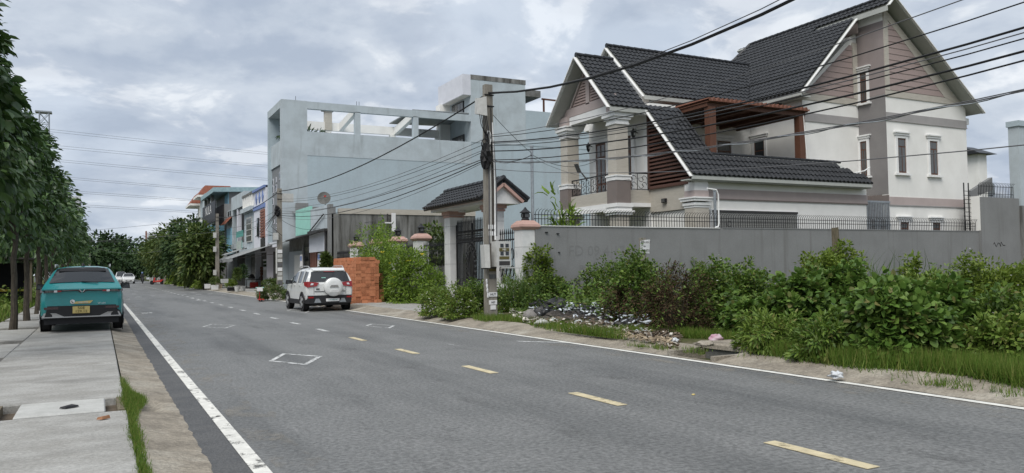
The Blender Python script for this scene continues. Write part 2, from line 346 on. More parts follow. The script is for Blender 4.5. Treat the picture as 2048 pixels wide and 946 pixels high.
leafmat('leaf_weed', [(0.077, 0.137, 0.022), (0.133, 0.206, 0.034), (0.190, 0.268, 0.051), (0.077, 0.137, 0.022), (0.133, 0.206, 0.034), (0.190, 0.268, 0.051), (0.187, 0.168, 0.055)], .5, .3, .3)
leafmat('leaf_bright', [(0.081, 0.136, 0.017), (0.135, 0.197, 0.025), (0.203, 0.260, 0.043)], .5, .35, .3)
leafmat('leaf_dry', [(0.072, 0.047, 0.029), (0.111, 0.072, 0.042), (0.046, 0.034, 0.023), (0.065, 0.065, 0.029)], .8, .15, .1)
leafmat('grass', [(0.055, 0.115, 0.014), (0.090, 0.162, 0.021), (0.138, 0.208, 0.036), (0.181, 0.183, 0.053)], .6, .3, .2)
leafmat('grass_tall', [(0.055, 0.105, 0.025), (0.094, 0.155, 0.039), (0.133, 0.188, 0.055)], .5, .3, .3)
leafmat('petal_yellow', [(0.750, 0.580, 0.030), (0.850, 0.700, 0.060)], .6, .4)
leafmat('petal_white', [(0.650, 0.660, 0.620), (0.750, 0.750, 0.720)], .6, .3)

# ------------------------------------------------------------------ ground, road, pavements
def sheet(name, xs, ys, zf, m, parent=None, **pr):
    b = MB(); nx, ny = len(xs), len(ys)
    b.v = [(x, y, zf(x, y)) for y in ys for x in xs]; b.f = [(j * nx + i, j * nx + i + 1, (j + 1) * nx + i + 1, (j + 1) * nx + i) for j in range(ny - 1) for i in range(nx - 1)]
    return b.build(name, m, parent, True, **pr)
def wob(x, y, s=1.0, k=0.0):
    return math.sin(x * 1.7 * s + k) * math.cos(y * 1.3 * s + 2 * k) * .5 + math.sin(x * 3.9 * s + y * 2.3 * s + k) * .3 + math.sin(y * 5.1 * s - x * 4.3 * s + 1.7 * k) * .2
sheet('ground', [-3000, -300, -60, 60, 300, 3000], [-300, -60, 60, 300, 900, 4000], lambda x, y: -.08, 'field_ground', kind='structure')
sheet('field_grassland', [-200, -60, -20, -8, -4, -2.68], list(np.linspace(-12, 60, 30)) + [90, 140, 220, 320], lambda x, y: .06 + .05 * wob(x, y, .5) * (x < -3), 'field_ground', kind='structure')
road = sheet('road', [.70, 2.5, 5, 7, 8.55], list(np.linspace(-14, 40, 28)) + [60, 90, 130, 180, 260, 420], lambda x, y: 0.0, 'asphalt', kind='structure')

def strip(b, x0, x1, y0, y1, z, dy=.35, jl=0.0, jr=0.0):
    n = max(1, int((y1 - y0) / dy)); o = len(b.v)
    for i in range(n + 1):
        y = y0 + (y1 - y0) * i / n; b.v += [(x0 + random.uniform(-jl, jl), y, z), (x1 + random.uniform(-jr, jr), y, z)]
    b.f += [(o + 2 * i, o + 2 * i + 1, o + 2 * i + 3, o + 2 * i + 2) for i in range(n)]; return b
strip(MB(), .74, 1.06, -10, 60, .004, .25, .01, .05).build('road_edge_patch', 'asphalt_patch', None, kind='structure')
strip(MB(), 1.025, 1.15, -10, 45, .009).build('road_edge_line_left', 'paint_white', None, kind='structure')
strip(MB(), 8.23, 8.35, -10, 140, .008, 1).build('road_edge_line_right', 'paint_white_clean', None, kind='structure')
cl_ = MB(); cl_.box(4.955, 5.085, .86, 1.88, .004, .0085); centre_line = cl_.build('road_centre_line', 'paint_yellow', None, kind='structure')
dm = MB().box(-.065, .065, 0, 1.02, 0, .0045).mesh('dash', 'paint_yellow'); dm2 = MB().box(-.065, .065, 0, 1.0, 0, .0045).mesh('dash_pale', 'paint_white_faint')
for k in range(33):
    y = 4.0 + 3.14 * k; inst(dm if k < 5 else dm2, 'dash', centre_line, (5.02 - .0012 * max(0, y - 25) ** 1.0, y, .004))
strip(MB(), 7.7, 8.45, -8, 60, .0035, .4, .12, .02).build('road_dust_right', 'road_dust', None, kind='structure'); strip(MB(), 1.2, 1.6, -8, 60, .0035, .4, .01, .1).build('road_dust_left', 'road_dust', None, kind='structure')
for x0_, x1_ in ((2.2, 2.9), (3.7, 4.4), (5.7, 6.4)): strip(MB(), x0_, x1_, -8, 90, .0025, .6, .08, .08).build('road_wheel_track', 'oil_stain', None, kind='structure')
def frame_mark(pts, w, m):                                       # painted square outline
    P = [np.array([*atz(*p)[:2], 0]) for p in pts]; c = sum(P) / 4; b = MB(); q = [p + (c - p) * w for p in P]
    for i in range(4):
        j = (i + 1) % 4; b.poly((*P[i][:2], .006), (*P[j][:2], .006), (*q[j][:2], .006), (*q[i][:2], .006))
    return b.build('road_square_marking', m, None, kind='structure')
frame_mark([(536.7, 723), (566, 707), (645, 713), (613, 731)], .2, 'paint_white_faint')
frame_mark([(404, 654), (423, 648.5), (472, 650.5), (452, 657)], .16, 'paint_white_faint')
frame_mark([(730, 652), (741, 648), (791, 651.5), (780, 657)], .2, 'paint_white_faint')
frame_mark([(573, 622), (582, 619), (622, 622), (612, 626)], .14, 'paint_white_faint')
rm = MB()
for (u, v, w) in [(268, 588, 8), (277, 594, 15), (305, 592, 11), (367, 589, 12), (388, 584.5, 14), (397, 589, 12), (257, 598.5, 7), (273, 583, 7), (385, 597, 8), (397, 600.5, 10), (300, 626, 9), (291, 626.5, 16),
                  (905, 690, 2), (447, 590, 12), (420, 588, 10)]:
    a = atz(u - w / 2, v); c = atz(u + w / 2, v); rm.box(min(a[0], c[0]), max(a[0], c[0]), (a[1] + c[1]) / 2 - .28, (a[1] + c[1]) / 2 + .28, .005, .0075)
rm.build('road_rumble_marking', 'paint_white_faint', None, kind='structure')
for z_, (u, v, w, h) in enumerate([(1150, 676, 160, .05), (1090, 683, 110, .04)]):
    a = atz(u - w / 2, v); c = atz(u + w / 2, v + 3)
    MB().poly((a[0], a[1] - .1, .0052), (c[0], c[1] - .1, .0052), (c[0], c[1] + .12, .0052), (a[0], a[1] + .12, .0052)).build('road_scrape_marking', 'paint_white_faint', None, kind='structure')

# left pavement: raised slabs, tree pits, sloped gutter
walk = strip(MB(), -2.62, .2, -12, 150, .03, 20).build('pavement_left', 'soil', None, kind='structure')
PIT = [15.6, 19.6, 24.55, 29.0, 33.6, 38.9, 44.0, 49.2, 54.5, 60.0, 66.0, 72.5, 79.5, 87.0, 96.0, 106.0]
def slab(x0, x1, y0, y1, z=.12):
    b = MB(); b.bbox(x0, x1, y0, y1, .0, z + random.uniform(-.006, .006), .012); b.build('slab', 'concrete_walk', walk, True)
ye = [-12, -2, 4.3, 7.0, 9.06]
for a, c in zip(ye[:-1], ye[1:]): slab(-1.42, .255, a + .006, c - .006)
ye = [10.06, 14.0, 18.2, 22.2, 26.6, 31, 36, 41, 46, 52, 60, 75, 100, 150]
for a, c in zip(ye[:-1], ye[1:]): slab(-1.42, .255, a + .006, c - .006)
prev = -12
for p in PIT:
    slab(-2.62, -1.43, prev + .01, p - .5); prev = p + .5
slab(-2.62, -1.43, prev, 150)
MB().bbox(-.74, .06, 9.11, 10.0, .02, .128, .012).build('drain_cover', 'concrete_pale', walk, True)
for xa, xb in ((-1.0, -.9), (.17, .25)): MB().box(xa, xb, 9.1, 10.02, .02, .125).build('cover_frame', 'wood_weathered', walk)
MB().box(-1.42, -1.02, 9.07, 10.05, .02, .118).build('slab', 'concrete_walk', walk)
gx = [.27, .34, .42, .52, .62, .70, .775]
def gz(x, y, k=0): t = (x - .27) / .505; return .105 * (1 - t) ** 1.3 + .006 + .012 * wob(x * 3, y, 1.2, k) * (1 - abs(2 * t - 1)) - (.07 if .3 < x < .6 and 9.25 < y < 9.9 else 0)
gut = MB()
ys = list(np.arange(-10, 45, .16)) + [60, 90, 140]
gut.v = [(x + (random.uniform(-.018, .012) if i == len(gx) - 1 else 0), y, gz(x, y) if i < len(gx) - 1 else .006) for y in ys for i, x in enumerate(gx)]
gut.f = [(j * 7 + i, j * 7 + i + 1, j * 7 + i + 8, j * 7 + i + 7) for j in range(len(ys) - 1) for i in range(6)]
gut.build('gutter_left', 'concrete_gutter', None, True, kind='structure')

# right side: sloped kerb, verge, apron and pavement in front of the houses
def gzr(x, y): t = (x - 8.42) / .75; return .008 + .125 * min(1, max(0, t)) ** .8 + .014 * wob(x * 2, y, 1.1, 2.0) * (t > .15)
def kerb_piece(y0, y1, name):
    b = MB(); xr = [8.40, 8.5, 8.62, 8.78, 8.95, 9.12, 9.3]; yr = list(np.linspace(y0, y1, max(3, int((y1 - y0) / .25))))
    b.v = [(x + (random.uniform(-.03, .03) if i == 0 else 0), y, gzr(x, y) if i else .006) for y in yr for i, x in enumerate(xr)]
    b.f = [(j * 7 + i, j * 7 + i + 1, j * 7 + i + 8, j * 7 + i + 7) for j in range(len(yr) - 1) for i in range(6)]
    return b.build(name, 'concrete_gutter', None, True, kind='structure')
kerb_piece(-10, 9.55, 'kerb_slope_near'); kerb_piece(10.6, 21.4, 'kerb_slope_middle'); kerb_piece(21.4, 60, 'kerb_slope_far'); kerb_piece(60, 150, 'kerb_slope_distant')
sheet('verge', list(np.linspace(9.2, 14, 14)) + [16, 19, 24, 30, 40, 60], list(np.linspace(-12, 9.5, 28)) + [9.54, 10.62] + list(np.linspace(10.8, 23.4, 22)),
      lambda x, y: (.13 + .04 * wob(x, y, .8, 1.0) * min(1, (x - 9.2) * 2)) if not (9.5 < y < 10.7 and x < 9.25) else .1, 'verge_ground', kind='structure')
inlet = MB().box(8.42, 9.25, 9.56, 10.6, -.5, -.4).build('drain_inlet', 'concrete_dark', None, kind='structure')
MB().box(9.16, 9.28, 9.56, 10.6, -.45, .10).build('inlet_back', 'concrete_dark', inlet)
MB().box(8.42, 9.2, 10.56, 10.66, -.45, .09).build('inlet_side', 'concrete_gutter', inlet); MB().box(8.42, 9.2, 9.50, 9.6, -.45, .09).build('inlet_side', 'concrete_gutter', inlet)
MB().bbox(9.12, 10.1, 9.35, 10.75, .10, .19, .02).build('inlet_lid', 'concrete_gutter', inlet, True)
MB().box(8.40, 8.48, 9.6, 10.56, -.45, .012).build('inlet_lip', 'concrete_gutter', inlet)
pv = strip(MB(), 9.2, 13.0, 21.2, 150, .11, 10).build('pavement_right', 'concrete_gutter', None, kind='structure')
yy = [21.4, 24.6, 28.0, 31.2, 34.4, 38, 42, 46, 50, 54, 58, 63, 68, 74, 80, 88, 98, 110, 130, 150]
for a, c in zip(yy[:-1], yy[1:]):
    b = MB(); b.bbox(9.22 + random.uniform(0, .08), 12.9, a + .012, c - .012, .05, .135 + random.uniform(-.01, .012), .015); b.build('slab', 'concrete_walk', pv, True)
# ------------------------------------------------------------------ vegetation builders
def tree(name, x, y, z0, h_trunk, crown_c, crown_r, n_clump, per, L, W, leafm, label, group, cat='tree', shape='long', lean=(0, 0), tr=.09, limbs=5, droop=.6, clump_r=.32, shell=.45, taper=.0):
    t = thing(name, (x, y, z0), label, cat, group)
    cc = np.array(crown_c); cr = np.array(crown_r); b = MB(); top = Vector((lean[0], lean[1], h_trunk))
    pts = [Vector((0, 0, -.05)) + (top - Vector((0, 0, -.05))) * f + Vector((random.uniform(-.03, .03), random.uniform(-.03, .03), 0)) * (0 < f) for f in (0, .2, .4, .6, .8, 1)]
    b.tube(pts, [tr * 1.25, tr, tr * .92, tr * .85, tr * .8, tr * .7], 8)
    tip = cc - np.array([x, y, z0]) + np.array([0, 0, cr[2] * .6]); b.tube([top, top.lerp(Vector(tip), .5), Vector(tip)], [tr * .7, tr * .45, tr * .15], 6)
    for k in range(limbs):
        a = 6.283 * k / limbs + random.uniform(-.4, .4); s = Vector(pts[-1]) + Vector((0, 0, random.uniform(-.2, .6)))
        e = Vector(cc - np.array([x, y, z0])) + Vector((math.cos(a) * cr[0] * .7, math.sin(a) * cr[1] * .7, random.uniform(-.3, .5) * cr[2]))
        b.tube([s, s.lerp(e, .5) + Vector((0, 0, .15)), e], [tr * .5, tr * .32, tr * .1], 5)
    me = b.mesh('trunk', 'bark', True); mesh_obj(me, 'trunk', t)
    D = sphere_dirs(n_clump, -.85); rr = shell + (1.05 - shell) * rng.random(n_clump) ** .55
    wobb = 1 + .16 * np.sin(D[:, 0] * 5 + x) * np.cos(D[:, 2] * 6 + y) + rng.normal(0, .06, n_clump)
    C = cc - np.array([x, y, z0]) + D * cr * (rr * wobb)[:, None] * np.stack([1 - taper * np.maximum(0, D[:, 2])] * 2 + [np.ones(n_clump)], 1)
    P, T, N = clump_leaves(C, clump_r * rng.uniform(.7, 1.3, n_clump), per, D, droop, .9, .55)
    n = len(P); mesh_obj(leaf_mesh('crown', P, T, N, L * rng.uniform(.65, 1.2, n), W * rng.uniform(.7, 1.15, n), shape, leafm), 'crown', t)
    return t
def bush(name, c, r, n_clump, per, L, W, leafm, label, group=None, shape='diamond', cat='bush', droop=.35, clump_r=.16, flowers=None, stems=6, zmin=-.25, shell=.55, dry=None, flat=.5, shoots=8, boxy=.8):
    c = np.array(c, float); r = np.array(r, float); t = thing(name, tuple(c), label, cat, group)
    D = sphere_dirs(n_clump, zmin); ph = rng.uniform(0, 6.28, 4)
    wobb = 1 + .18 * np.sin(D[:, 0] * 4 + ph[0]) * np.sin(D[:, 1] * 4 + ph[1]) + .12 * np.sin(D[:, 2] * 7 + D[:, 0] * 5 + ph[2]) + rng.normal(0, .05, n_clump)
    B_ = np.sign(D) * np.abs(D) ** boxy; B_ = B_ / np.maximum(np.abs(B_).max(1, keepdims=True), np.linalg.norm(B_, axis=1, keepdims=True) * .80)
    C = B_ * r * ((shell + (1 - shell) * rng.random(n_clump) ** .5) * wobb)[:, None]; C[:, 2] = np.maximum(C[:, 2], .03)
    P, T, N = clump_leaves(C, clump_r * rng.uniform(.6, 1.4, n_clump), per, D, droop, .8, flat); P[:, 2] = np.maximum(P[:, 2], .02 + .05 * rng.random(len(P)))
    if shoots:                                                   # thin upright shoots that break the outline
        k = rng.choice(len(C), shoots); S = []; 
        for q in k:
            if C[q, 2] < r[2] * .45: continue
            m_ = 9; f = np.linspace(0, 1, m_); hh = r[2] * rng.uniform(.12, .34); S.append(C[q] * 1.02 + np.stack([f * rng.normal(0, .12) * r[2], f * rng.normal(0, .12) * r[2], f * hh], 1) + rng.normal(0, .018, (m_, 3)))
        if S:
            S = np.concatenate(S); S = np.repeat(S, 2, 0); P = np.concatenate([P, S]); D2 = sphere_dirs(len(S), -.1); T = np.concatenate([T, D2]); N = np.concatenate([N, rng.normal(0, .4, D2.shape) + [0, 0, 1]])
    n = len(P); Ls = L * rng.uniform(.6, 1.25, n); Ws = W * rng.uniform(.7, 1.2, n)
    if dry is not None:
        k = dry(P + c); 
        mesh_obj(leaf_mesh('dead_foliage', P[k], T[k], N[k], Ls[k] * .9, Ws[k] * .6, shape, 'leaf_dry'), 'dead_foliage', t); P, T, N, Ls, Ws = P[~k], T[~k], N[~k], Ls[~k], Ws[~k]
    mesh_obj(leaf_mesh('foliage', P, T, N, Ls, Ws, shape, leafm), 'foliage', t)
    if stems:
        b = MB()
        for k in range(stems):
            a = random.uniform(0, 6.28); q = random.uniform(.2, .8); e = Vector((math.cos(a) * r[0] * q, math.sin(a) * r[1] * q, r[2] * random.uniform(.5, .85))); s = Vector((e.x * .3, e.y * .3, 0))
            b.tube([s, s.lerp(e, .5) + Vector((random.uniform(-.05, .05), random.uniform(-.05, .05), .05)), e], [.014, .010, .005], 4)
        mesh_obj(b.mesh('stem', 'bark'), 'stem', t)
    if flowers:
        m, cnt, fl = flowers; k = rng.integers(0, len(C), cnt); Pf = C[k] * 1.06 + D[k] * clump_r * .9; Pf[:, 2] = np.maximum(Pf[:, 2], .1)
        PP = np.repeat(Pf, 5, 0); a = np.tile(np.arange(5) * 2 * np.pi / 5, cnt); S = np.stack([np.cos(a), np.sin(a), .35 + 0 * a], 1); S = S + np.repeat(D[k], 5, 0) * .4
        mesh_obj(leaf_mesh('flower', PP, S, np.repeat(D[k], 5, 0) + [0, 0, .3], fl, fl * .55, 'diamond', m), 'flower', t, kind='stuff')
    return t
def grass_mesh(P, h, w, m, lean=.35, shape='blade'):
    n = len(P); a = rng.uniform(0, 6.28, n); T = np.stack([np.cos(a) * lean * rng.random(n), np.sin(a) * lean * rng.random(n), np.ones(n)], 1)
    return leaf_mesh('grass', P, T, np.stack([np.cos(a + .3), np.sin(a + .3), .2 + 0 * a], 1), h * rng.uniform(.45, 1.25, n), w * rng.uniform(.7, 1.3, n), shape, m)
# ------------------------------------------------------------------ tiled roofs
def tiles(parent, O, eu, ev, H, iv, name='roof_tiles', m='roof_tile', course=.32, pitch=.25, amp=.022, step=.036, lift=.025, **pr):
    """wavy tile courses on the plane O + u*eu + v*ev; iv(v) -> list of (u0, u1) covered at height v"""
    O, eu, ev = Vector(O), Vector(eu).normalized(), Vector(ev).normalized(); n = eu.cross(ev); n = n if n.z > 0 else -n
    b = MB(); k = int(math.ceil(H / course)); c = H / k; du = pitch / 6
    for i in range(k):
        v0, v1 = i * c, min(H, (i + 1) * c + .02)
        for u0, u1 in iv(v0 + c / 2):
            if u1 - u0 < .05: continue
            a0 = math.floor(u0 / du); a1 = math.ceil(u1 / du); o = len(b.v); us = [min(max(j * du, u0), u1) for j in range(a0, a1 + 1)]
            for u in us:
                w = amp * (1 + math.sin(2 * math.pi * u / pitch)) * (1 if math.sin(2 * math.pi * u / pitch) > -.3 else .9); sg = .012 * math.sin(2 * math.pi * u / pitch + .8)
                p0 = O + eu * u + ev * (v0 + sg); p1 = O + eu * u + ev * v1
                b.v += [tuple(p0 + n * (w * .4)), tuple(p0 + n * (lift + w + step)), tuple(p1 + n * (lift + w))]
            q = len(us)
            for j in range(q - 1): b.f += [(o + 3 * j, o + 3 * j + 3, o + 3 * j + 4, o + 3 * j + 1), (o + 3 * j + 1, o + 3 * j + 4, o + 3 * j + 5, o + 3 * j + 2)]
    return b.build(name, m, parent, kind='stuff', **pr)
def slab_poly(parent, pts, th, m, name):                  # roof deck: polygon pushed down by th along its normal
    P = [Vector(p) for p in pts]; n = (P[1] - P[0]).cross(P[2] - P[0]).normalized(); n = n if n.z > 0 else -n
    return MB().prism([tuple(p - n * .01) for p in P], tuple(-n * th)).build(name, m, parent)
def ridge_cap(parent, a, b, r=.10, m='roof_tile'):
    a, b = Vector(a), Vector(b); k = max(1, int((b - a).length / .4)); mb = MB()
    for i in range(k): mb.tube([a.lerp(b, i / k), a.lerp(b, (i + 1.08) / k)], [r * 1.12, r * .95], 8)
    return mb.build('ridge_cap', m, parent, True)
def window(parent, x0, x1, z0, z1, y, side='-y', frame='wood_brown', fw=.06, glass='glass_curtain', trim=True, bars=True, nm='window'):
    """window in a plane facing -Y at y, or facing -X (then x0,x1 run along Y and y is X)"""
    def B(a0, a1, d0, d1, c0, c1, n, m, p):
        b = MB(); b.box(a0, a1, d0, d1, c0, c1) if side == '-y' else b.box(d0, d1, a0, a1, c0, c1); return b.build(n, m, p)
    w = B(x0, x1, y - .012, y + .05, z0, z1, nm, frame, parent)
    pz = z0 + (z1 - z0) * .76
    for c0, c1 in ((z0 + fw, pz - fw / 2), (pz + fw / 2, z1 - fw)):
        B(x0 + fw, x1 - fw, y - .018, y - .014, c0, c1, 'pane', glass, w)
    if bars: B((x0 + x1) / 2 - .012, (x0 + x1) / 2 + .012, y - .03, y - .02, z0 + fw, pz, 'bar', frame, w)
    if trim:
        B(x0 - .14, x0 - .01, y - .05, y + .02, z0 - .02, z1 + .13, 'jamb', 'trim_white', w); B(x1 + .01, x1 + .14, y - .05, y + .02, z0 - .02, z1 + .13, 'jamb', 'trim_white', w)
        B(x0 - .01, x1 + .01, y - .05, y + .02, z1 + .01, z1 + .13, 'lintel', 'trim_white', w)
        B(x0 - .26, x1 + .26, y - .14, y + .02, z1 + .24, z1 + .30, 'cornice', 'trim_white', w); B(x0 - .2, x1 + .2, y - .09, y + .02, z1 + .14, z1 + .24, 'cornice', 'trim_white', w)
        B(x0 - .24, x1 + .24, y - .13, y + .02, z0 - .13, z0 - .05, 'sill', 'trim_white', w)
    return w

# ------------------------------------------------------------------ the villa
GZ = .25
villa = thing('villa', (27, 28, GZ), 'cream two storey villa with black tiled gables and a columned balcony', 'house')
V = lambda b, n, m, smooth=False, **k: b.build(n, m, villa, smooth, **k)
XR, YG, YB, XC = 32.12, 24.3, 25.8, 28.4
# main block: right half comes forward, left half stands back
V(MB().prism([(XR, YG, GZ), (38.0, YG, GZ), (38.0, YG, 9.1), (XR, YG, 13.35)], (0, 9.6, 0)), 'wall', 'white_plaster')
V(MB().prism([(XC, YB, GZ), (XR - .002, YB, GZ), (XR - .002, YB, 12.6), (XC, YB, 9.30)], (0, 8.0, 0)), 'wall', 'white_plaster')
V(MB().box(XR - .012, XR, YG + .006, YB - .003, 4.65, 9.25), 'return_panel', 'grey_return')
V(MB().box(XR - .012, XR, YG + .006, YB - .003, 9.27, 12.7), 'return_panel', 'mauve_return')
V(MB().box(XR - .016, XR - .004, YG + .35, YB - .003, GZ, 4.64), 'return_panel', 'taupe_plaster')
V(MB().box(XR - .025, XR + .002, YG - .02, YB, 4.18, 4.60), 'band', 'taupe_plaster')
for x0, x1, y, z0, z1 in ((XR - .02, 38.02, YG, 8.08, 8.43), (XR - .02, 38.02, YG, 4.16, 4.52), (XC - .01, XR - .02, YB, 8.06, 8.40)):
    V(MB().box(x0, x1, y - .025, y, z0, z1), 'band', 'grey_plaster' if z0 > 5 else 'mauve_plaster')
    V(MB().box(x0 - .01, x1 + .01, y - .045, y, z0 - .05, z0 - .004), 'band_moulding', 'grey_plaster')
V(MB().box(XR - .02, 38.0, YG - .04, YG, 9.16, 9.45), 'band', 'stone_tile'); V(MB().box(XC, XR - .02, YB - .04, YB, 9.0, 9.30), 'band', 'stone_tile')
V(MB().box(XR - .004, XR + .26, YG - .055, YG + .02, 9.46, 13.15), 'corner_strip', 'stone_tile')
V(MB().box(XR - .33, XR - .014, YB - .055, YB + .02, 9.31, 12.0), 'corner_strip', 'stone_tile')
V(MB().prism([(36.35, YG - .05, 9.46), (37.75, YG - .05, 9.14), (XR + .27, YG - .05, 13.12), (XR + .27, YG - .05, 12.75)], (0, .045, 0)), 'rake_strip', 'stone_tile')
# siding planks: right gable half and left gable half, each plank its own piece
for k in range(12):                                            # right half
    z0, z1 = 9.47 + k * .285, 9.47 + (k + 1) * .285 - .022; xe = lambda z: XR + .30 + (12.72 - z) * 1.235
    if z1 > 12.6: break
    V(MB().hull([(XR + .27, YG - .045, z0), (xe(z0), YG - .045, z0), (xe(z0), YG, z0), (XR + .27, YG, z0)], [(XR + .27, YG - .03, z1), (xe(z1), YG - .03, z1), (xe(z1), YG, z1), (XR + .27, YG, z1)]), 'plank', 'siding')
for k in range(9):
    z0, z1 = 9.32 + k * .285, 9.32 + (k + 1) * .285 - .022; xs = lambda z: 28.62 + (z - 9.32) * 1.17; x1 = XR - .35
    if xs(z1) > x1 - .05: break
    V(MB().hull([(xs(z0), YB - .045, z0), (x1, YB - .045, z0), (x1, YB, z0), (xs(z0), YB, z0)], [(xs(z1), YB - .03, z1), (x1, YB - .03, z1), (x1, YB, z1), (xs(z1), YB, z1)]), 'plank', 'siding')
for x in (32.82, 35.12):
    window(villa, x, x + .56, 5.66, 7.26, YG); window(villa, x, x + .56, 2.2, 3.34, YG, bars=False)
window(villa, 25.28, 25.62, 9.1, 10.5, XR - .012, '-x'); window(villa, 25.38, 25.72, 5.62, 7.24, XR - .012, '-x')
window(villa, 28.17, 28.83, 5.4, 7.52, XC, '-x', glass='glass_dark', bars=False)
# main roof: ridge along Y
RZ = 13.68; Sr = (38.45 - XR, 8.82 - RZ); Lr = math.hypot(*Sr); er = (-Sr[0] / Lr, 0, -Sr[1] / Lr)
Y0, Y1 = 23.7, 32.7
tiles(villa, (38.45, Y0, 8.82), (0, 1, 0), er, Lr, lambda v: [(0, Y1 + 1 - Y0)])
slab_poly(villa, [(38.45, Y0, 8.82), (38.45, Y1 + 1, 8.82), (XR, Y1 + 1, RZ), (XR, Y0, RZ)], .10, 'soffit', 'roof_deck')
V(MB().bar((38.47, Y0 - .02, 8.74), (XR, Y0 - .02, RZ - .08), .04, .20, (0, 1, 0)), 'barge_board', 'trim_white')
Sl = (27.75 - XR, 9.20 - RZ); Ll = math.hypot(*Sl); el = (-Sl[0] / Ll, 0, -Sl[1] / Ll)
def main_left(v):
    f = v / Ll; y1 = (Y1 - Y0) + (1 - f) * 2.6               # hipped towards the back
    if f > .905: return [(0, y1)]
    if f > .845: return [(4.0, y1)]
    return [(1.55, y1)]
tiles(villa, (27.75, Y0, 9.20), (0, 1, 0), el, Ll, main_left)
pl = lambda f, y: (27.75 + (XR - 27.75) * f, Y0 + y, 9.20 + (RZ - 9.20) * f)
slab_poly(villa, [pl(0, 1.55), pl(.845, 1.55), pl(.845, 11), pl(0, 11)], .10, 'soffit', 'roof_deck')
slab_poly(villa, [pl(.905, 0), pl(1, 0), pl(1, 9.5), pl(.905, 9.5)], .10, 'soffit', 'roof_deck')
V(MB().bar((27.73, Y0 + 1.53, 9.13), (pl(.85, 0)[0], Y0 + 1.53, pl(.85, 0)[2] - .07), .04, .20, (0, 1, 0)), 'barge_board', 'trim_white')
V(MB().bar((pl(.9, 0)[0], Y0 - .02, pl(.9, 0)[2] - .07), (XR, Y0 - .02, RZ - .07), .04, .18, (0, 1, 0)), 'barge_board', 'trim_white')
V(MB().box(27.70, 27.76, Y0 + 1.5, 30.0, 9.02, 9.18), 'fascia', 'soffit'); V(MB().box(31.66, 31.70, Y0, 27.8, 12.93, 13.17), 'fascia', 'soffit')
V(MB().box(27.8, 28.4, 25.3, 30.6, 8.98, 9.06), 'soffit_board', 'soffit')
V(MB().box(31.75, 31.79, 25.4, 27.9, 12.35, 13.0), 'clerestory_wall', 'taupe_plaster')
ridge_cap(villa, (XR, Y0, RZ + .06), (XR, Y1, RZ + .06)); ridge_cap(villa, (XR, Y1, RZ + .06), (27.75 + .5, Y1 + 2.6, 9.4))
# second roof: ridge along X behind the porch
R2Y, R2Z, E2Y, E2Z, X2 = 31.25, 12.02, 28.35, 9.12, 21.45
L2 = math.hypot(R2Y - E2Y, R2Z - E2Z); e2 = (0, (R2Y - E2Y) / L2, (R2Z - E2Z) / L2)
tiles(villa, (X2, E2Y, E2Z), (1, 0, 0), e2, L2, lambda v: [(0, 27.75 - X2 + (v / L2) * 2.85)])
slab_poly(villa, [(X2, E2Y, E2Z), (27.75, E2Y, E2Z), (30.5, R2Y, R2Z), (X2, R2Y, R2Z)], .10, 'soffit', 'roof_deck')
tiles(villa, (X2, 2 * R2Y - E2Y, E2Z), (1, 0, 0), (0, -e2[1], e2[2]), L2, lambda v: [(0, 8)])
slab_poly(villa, [(X2, 2 * R2Y - E2Y, E2Z), (29, 2 * R2Y - E2Y, E2Z), (30.5, R2Y, R2Z), (X2, R2Y, R2Z)], .10, 'soffit', 'roof_deck')
for s in (-1, 1): V(MB().bar((X2 - .02, R2Y + s * (R2Y - E2Y), E2Z - .08), (X2 - .02, R2Y, R2Z - .08), .04, .20, (1, 0, 0)), 'barge_board', 'trim_white')
V(MB().box(X2, 27.7, E2Y - .03, E2Y + .03, E2Z - .2, E2Z - .03), 'fascia', 'soffit')
V(MB().prism([(22.0, 29.1, GZ), (22.0, 33.4, GZ), (22.0, 33.4, 9.6), (22.0, R2Y, 11.8), (22.0, 29.1, 9.6)], (6.4, 0, 0)), 'wall', 'white_plaster')
V(MB().box(22.0, 28.3, E2Y + .05, 29.1, 8.9, 8.96), 'soffit_board', 'soffit')
V(MB().prism([(21.62, 28.7, 8.3), (21.62, 33.6, 8.3), (21.62, 33.6, 9.5), (21.62, R2Y, 11.75), (21.62, 28.7, 9.2)], (.36, 0, 0)), 'gable_wall', 'white_plaster')
ridge_cap(villa, (X2, R2Y, R2Z + .06), (30.5, R2Y, R2Z + .06))
window(villa, 26.25, 27.1, 5.4, 7.46, 29.1, glass='glass_curtain')
# porch roof: gable towards the road, right slope sweeps down over the louvre to the garage
RPY, RPZ, XP, XB = 29.0, 10.66, 18.3, 22.0
EPY, EPZ = 26.5, 8.02; LP = math.hypot(RPY - EPY, RPZ - EPZ); ep = (0, (RPY - EPY) / LP, (RPZ - EPZ) / LP)
tiles(villa, (XP, EPY, EPZ), (1, 0, 0), ep, LP, lambda v: [(0, 20.2 - XP)])
slab_poly(villa, [(XP, EPY, EPZ), (20.2, EPY, EPZ), (20.2, RPY, RPZ), (XP, RPY, RPZ)], .10, 'soffit', 'roof_deck')
tiles(villa, (XP, 2 * RPY - EPY, EPZ), (1, 0, 0), (0, -ep[1], ep[2]), LP, lambda v: [(0, 20.2 - XP)])
slab_poly(villa, [(XP, 2 * RPY - EPY, EPZ), (20.2, 2 * RPY - EPY, EPZ), (20.2, RPY, RPZ), (XP, RPY, RPZ)], .10, 'soffit', 'roof_deck')
for s in (-1, 1): V(MB().bar((XP - .02, RPY + s * (RPY - EPY), EPZ - .07), (XP - .02, RPY, RPZ - .07), .04, .22, (1, 0, 0)), 'barge_board', 'trim_white')
ridge_cap(villa, (XP, RPY, RPZ + .06), (20.2, RPY, RPZ + .06))
V(MB().box(XP, 20.2, EPY - .03, EPY + .02, EPZ - .2, EPZ - .04), 'fascia', 'soffit')
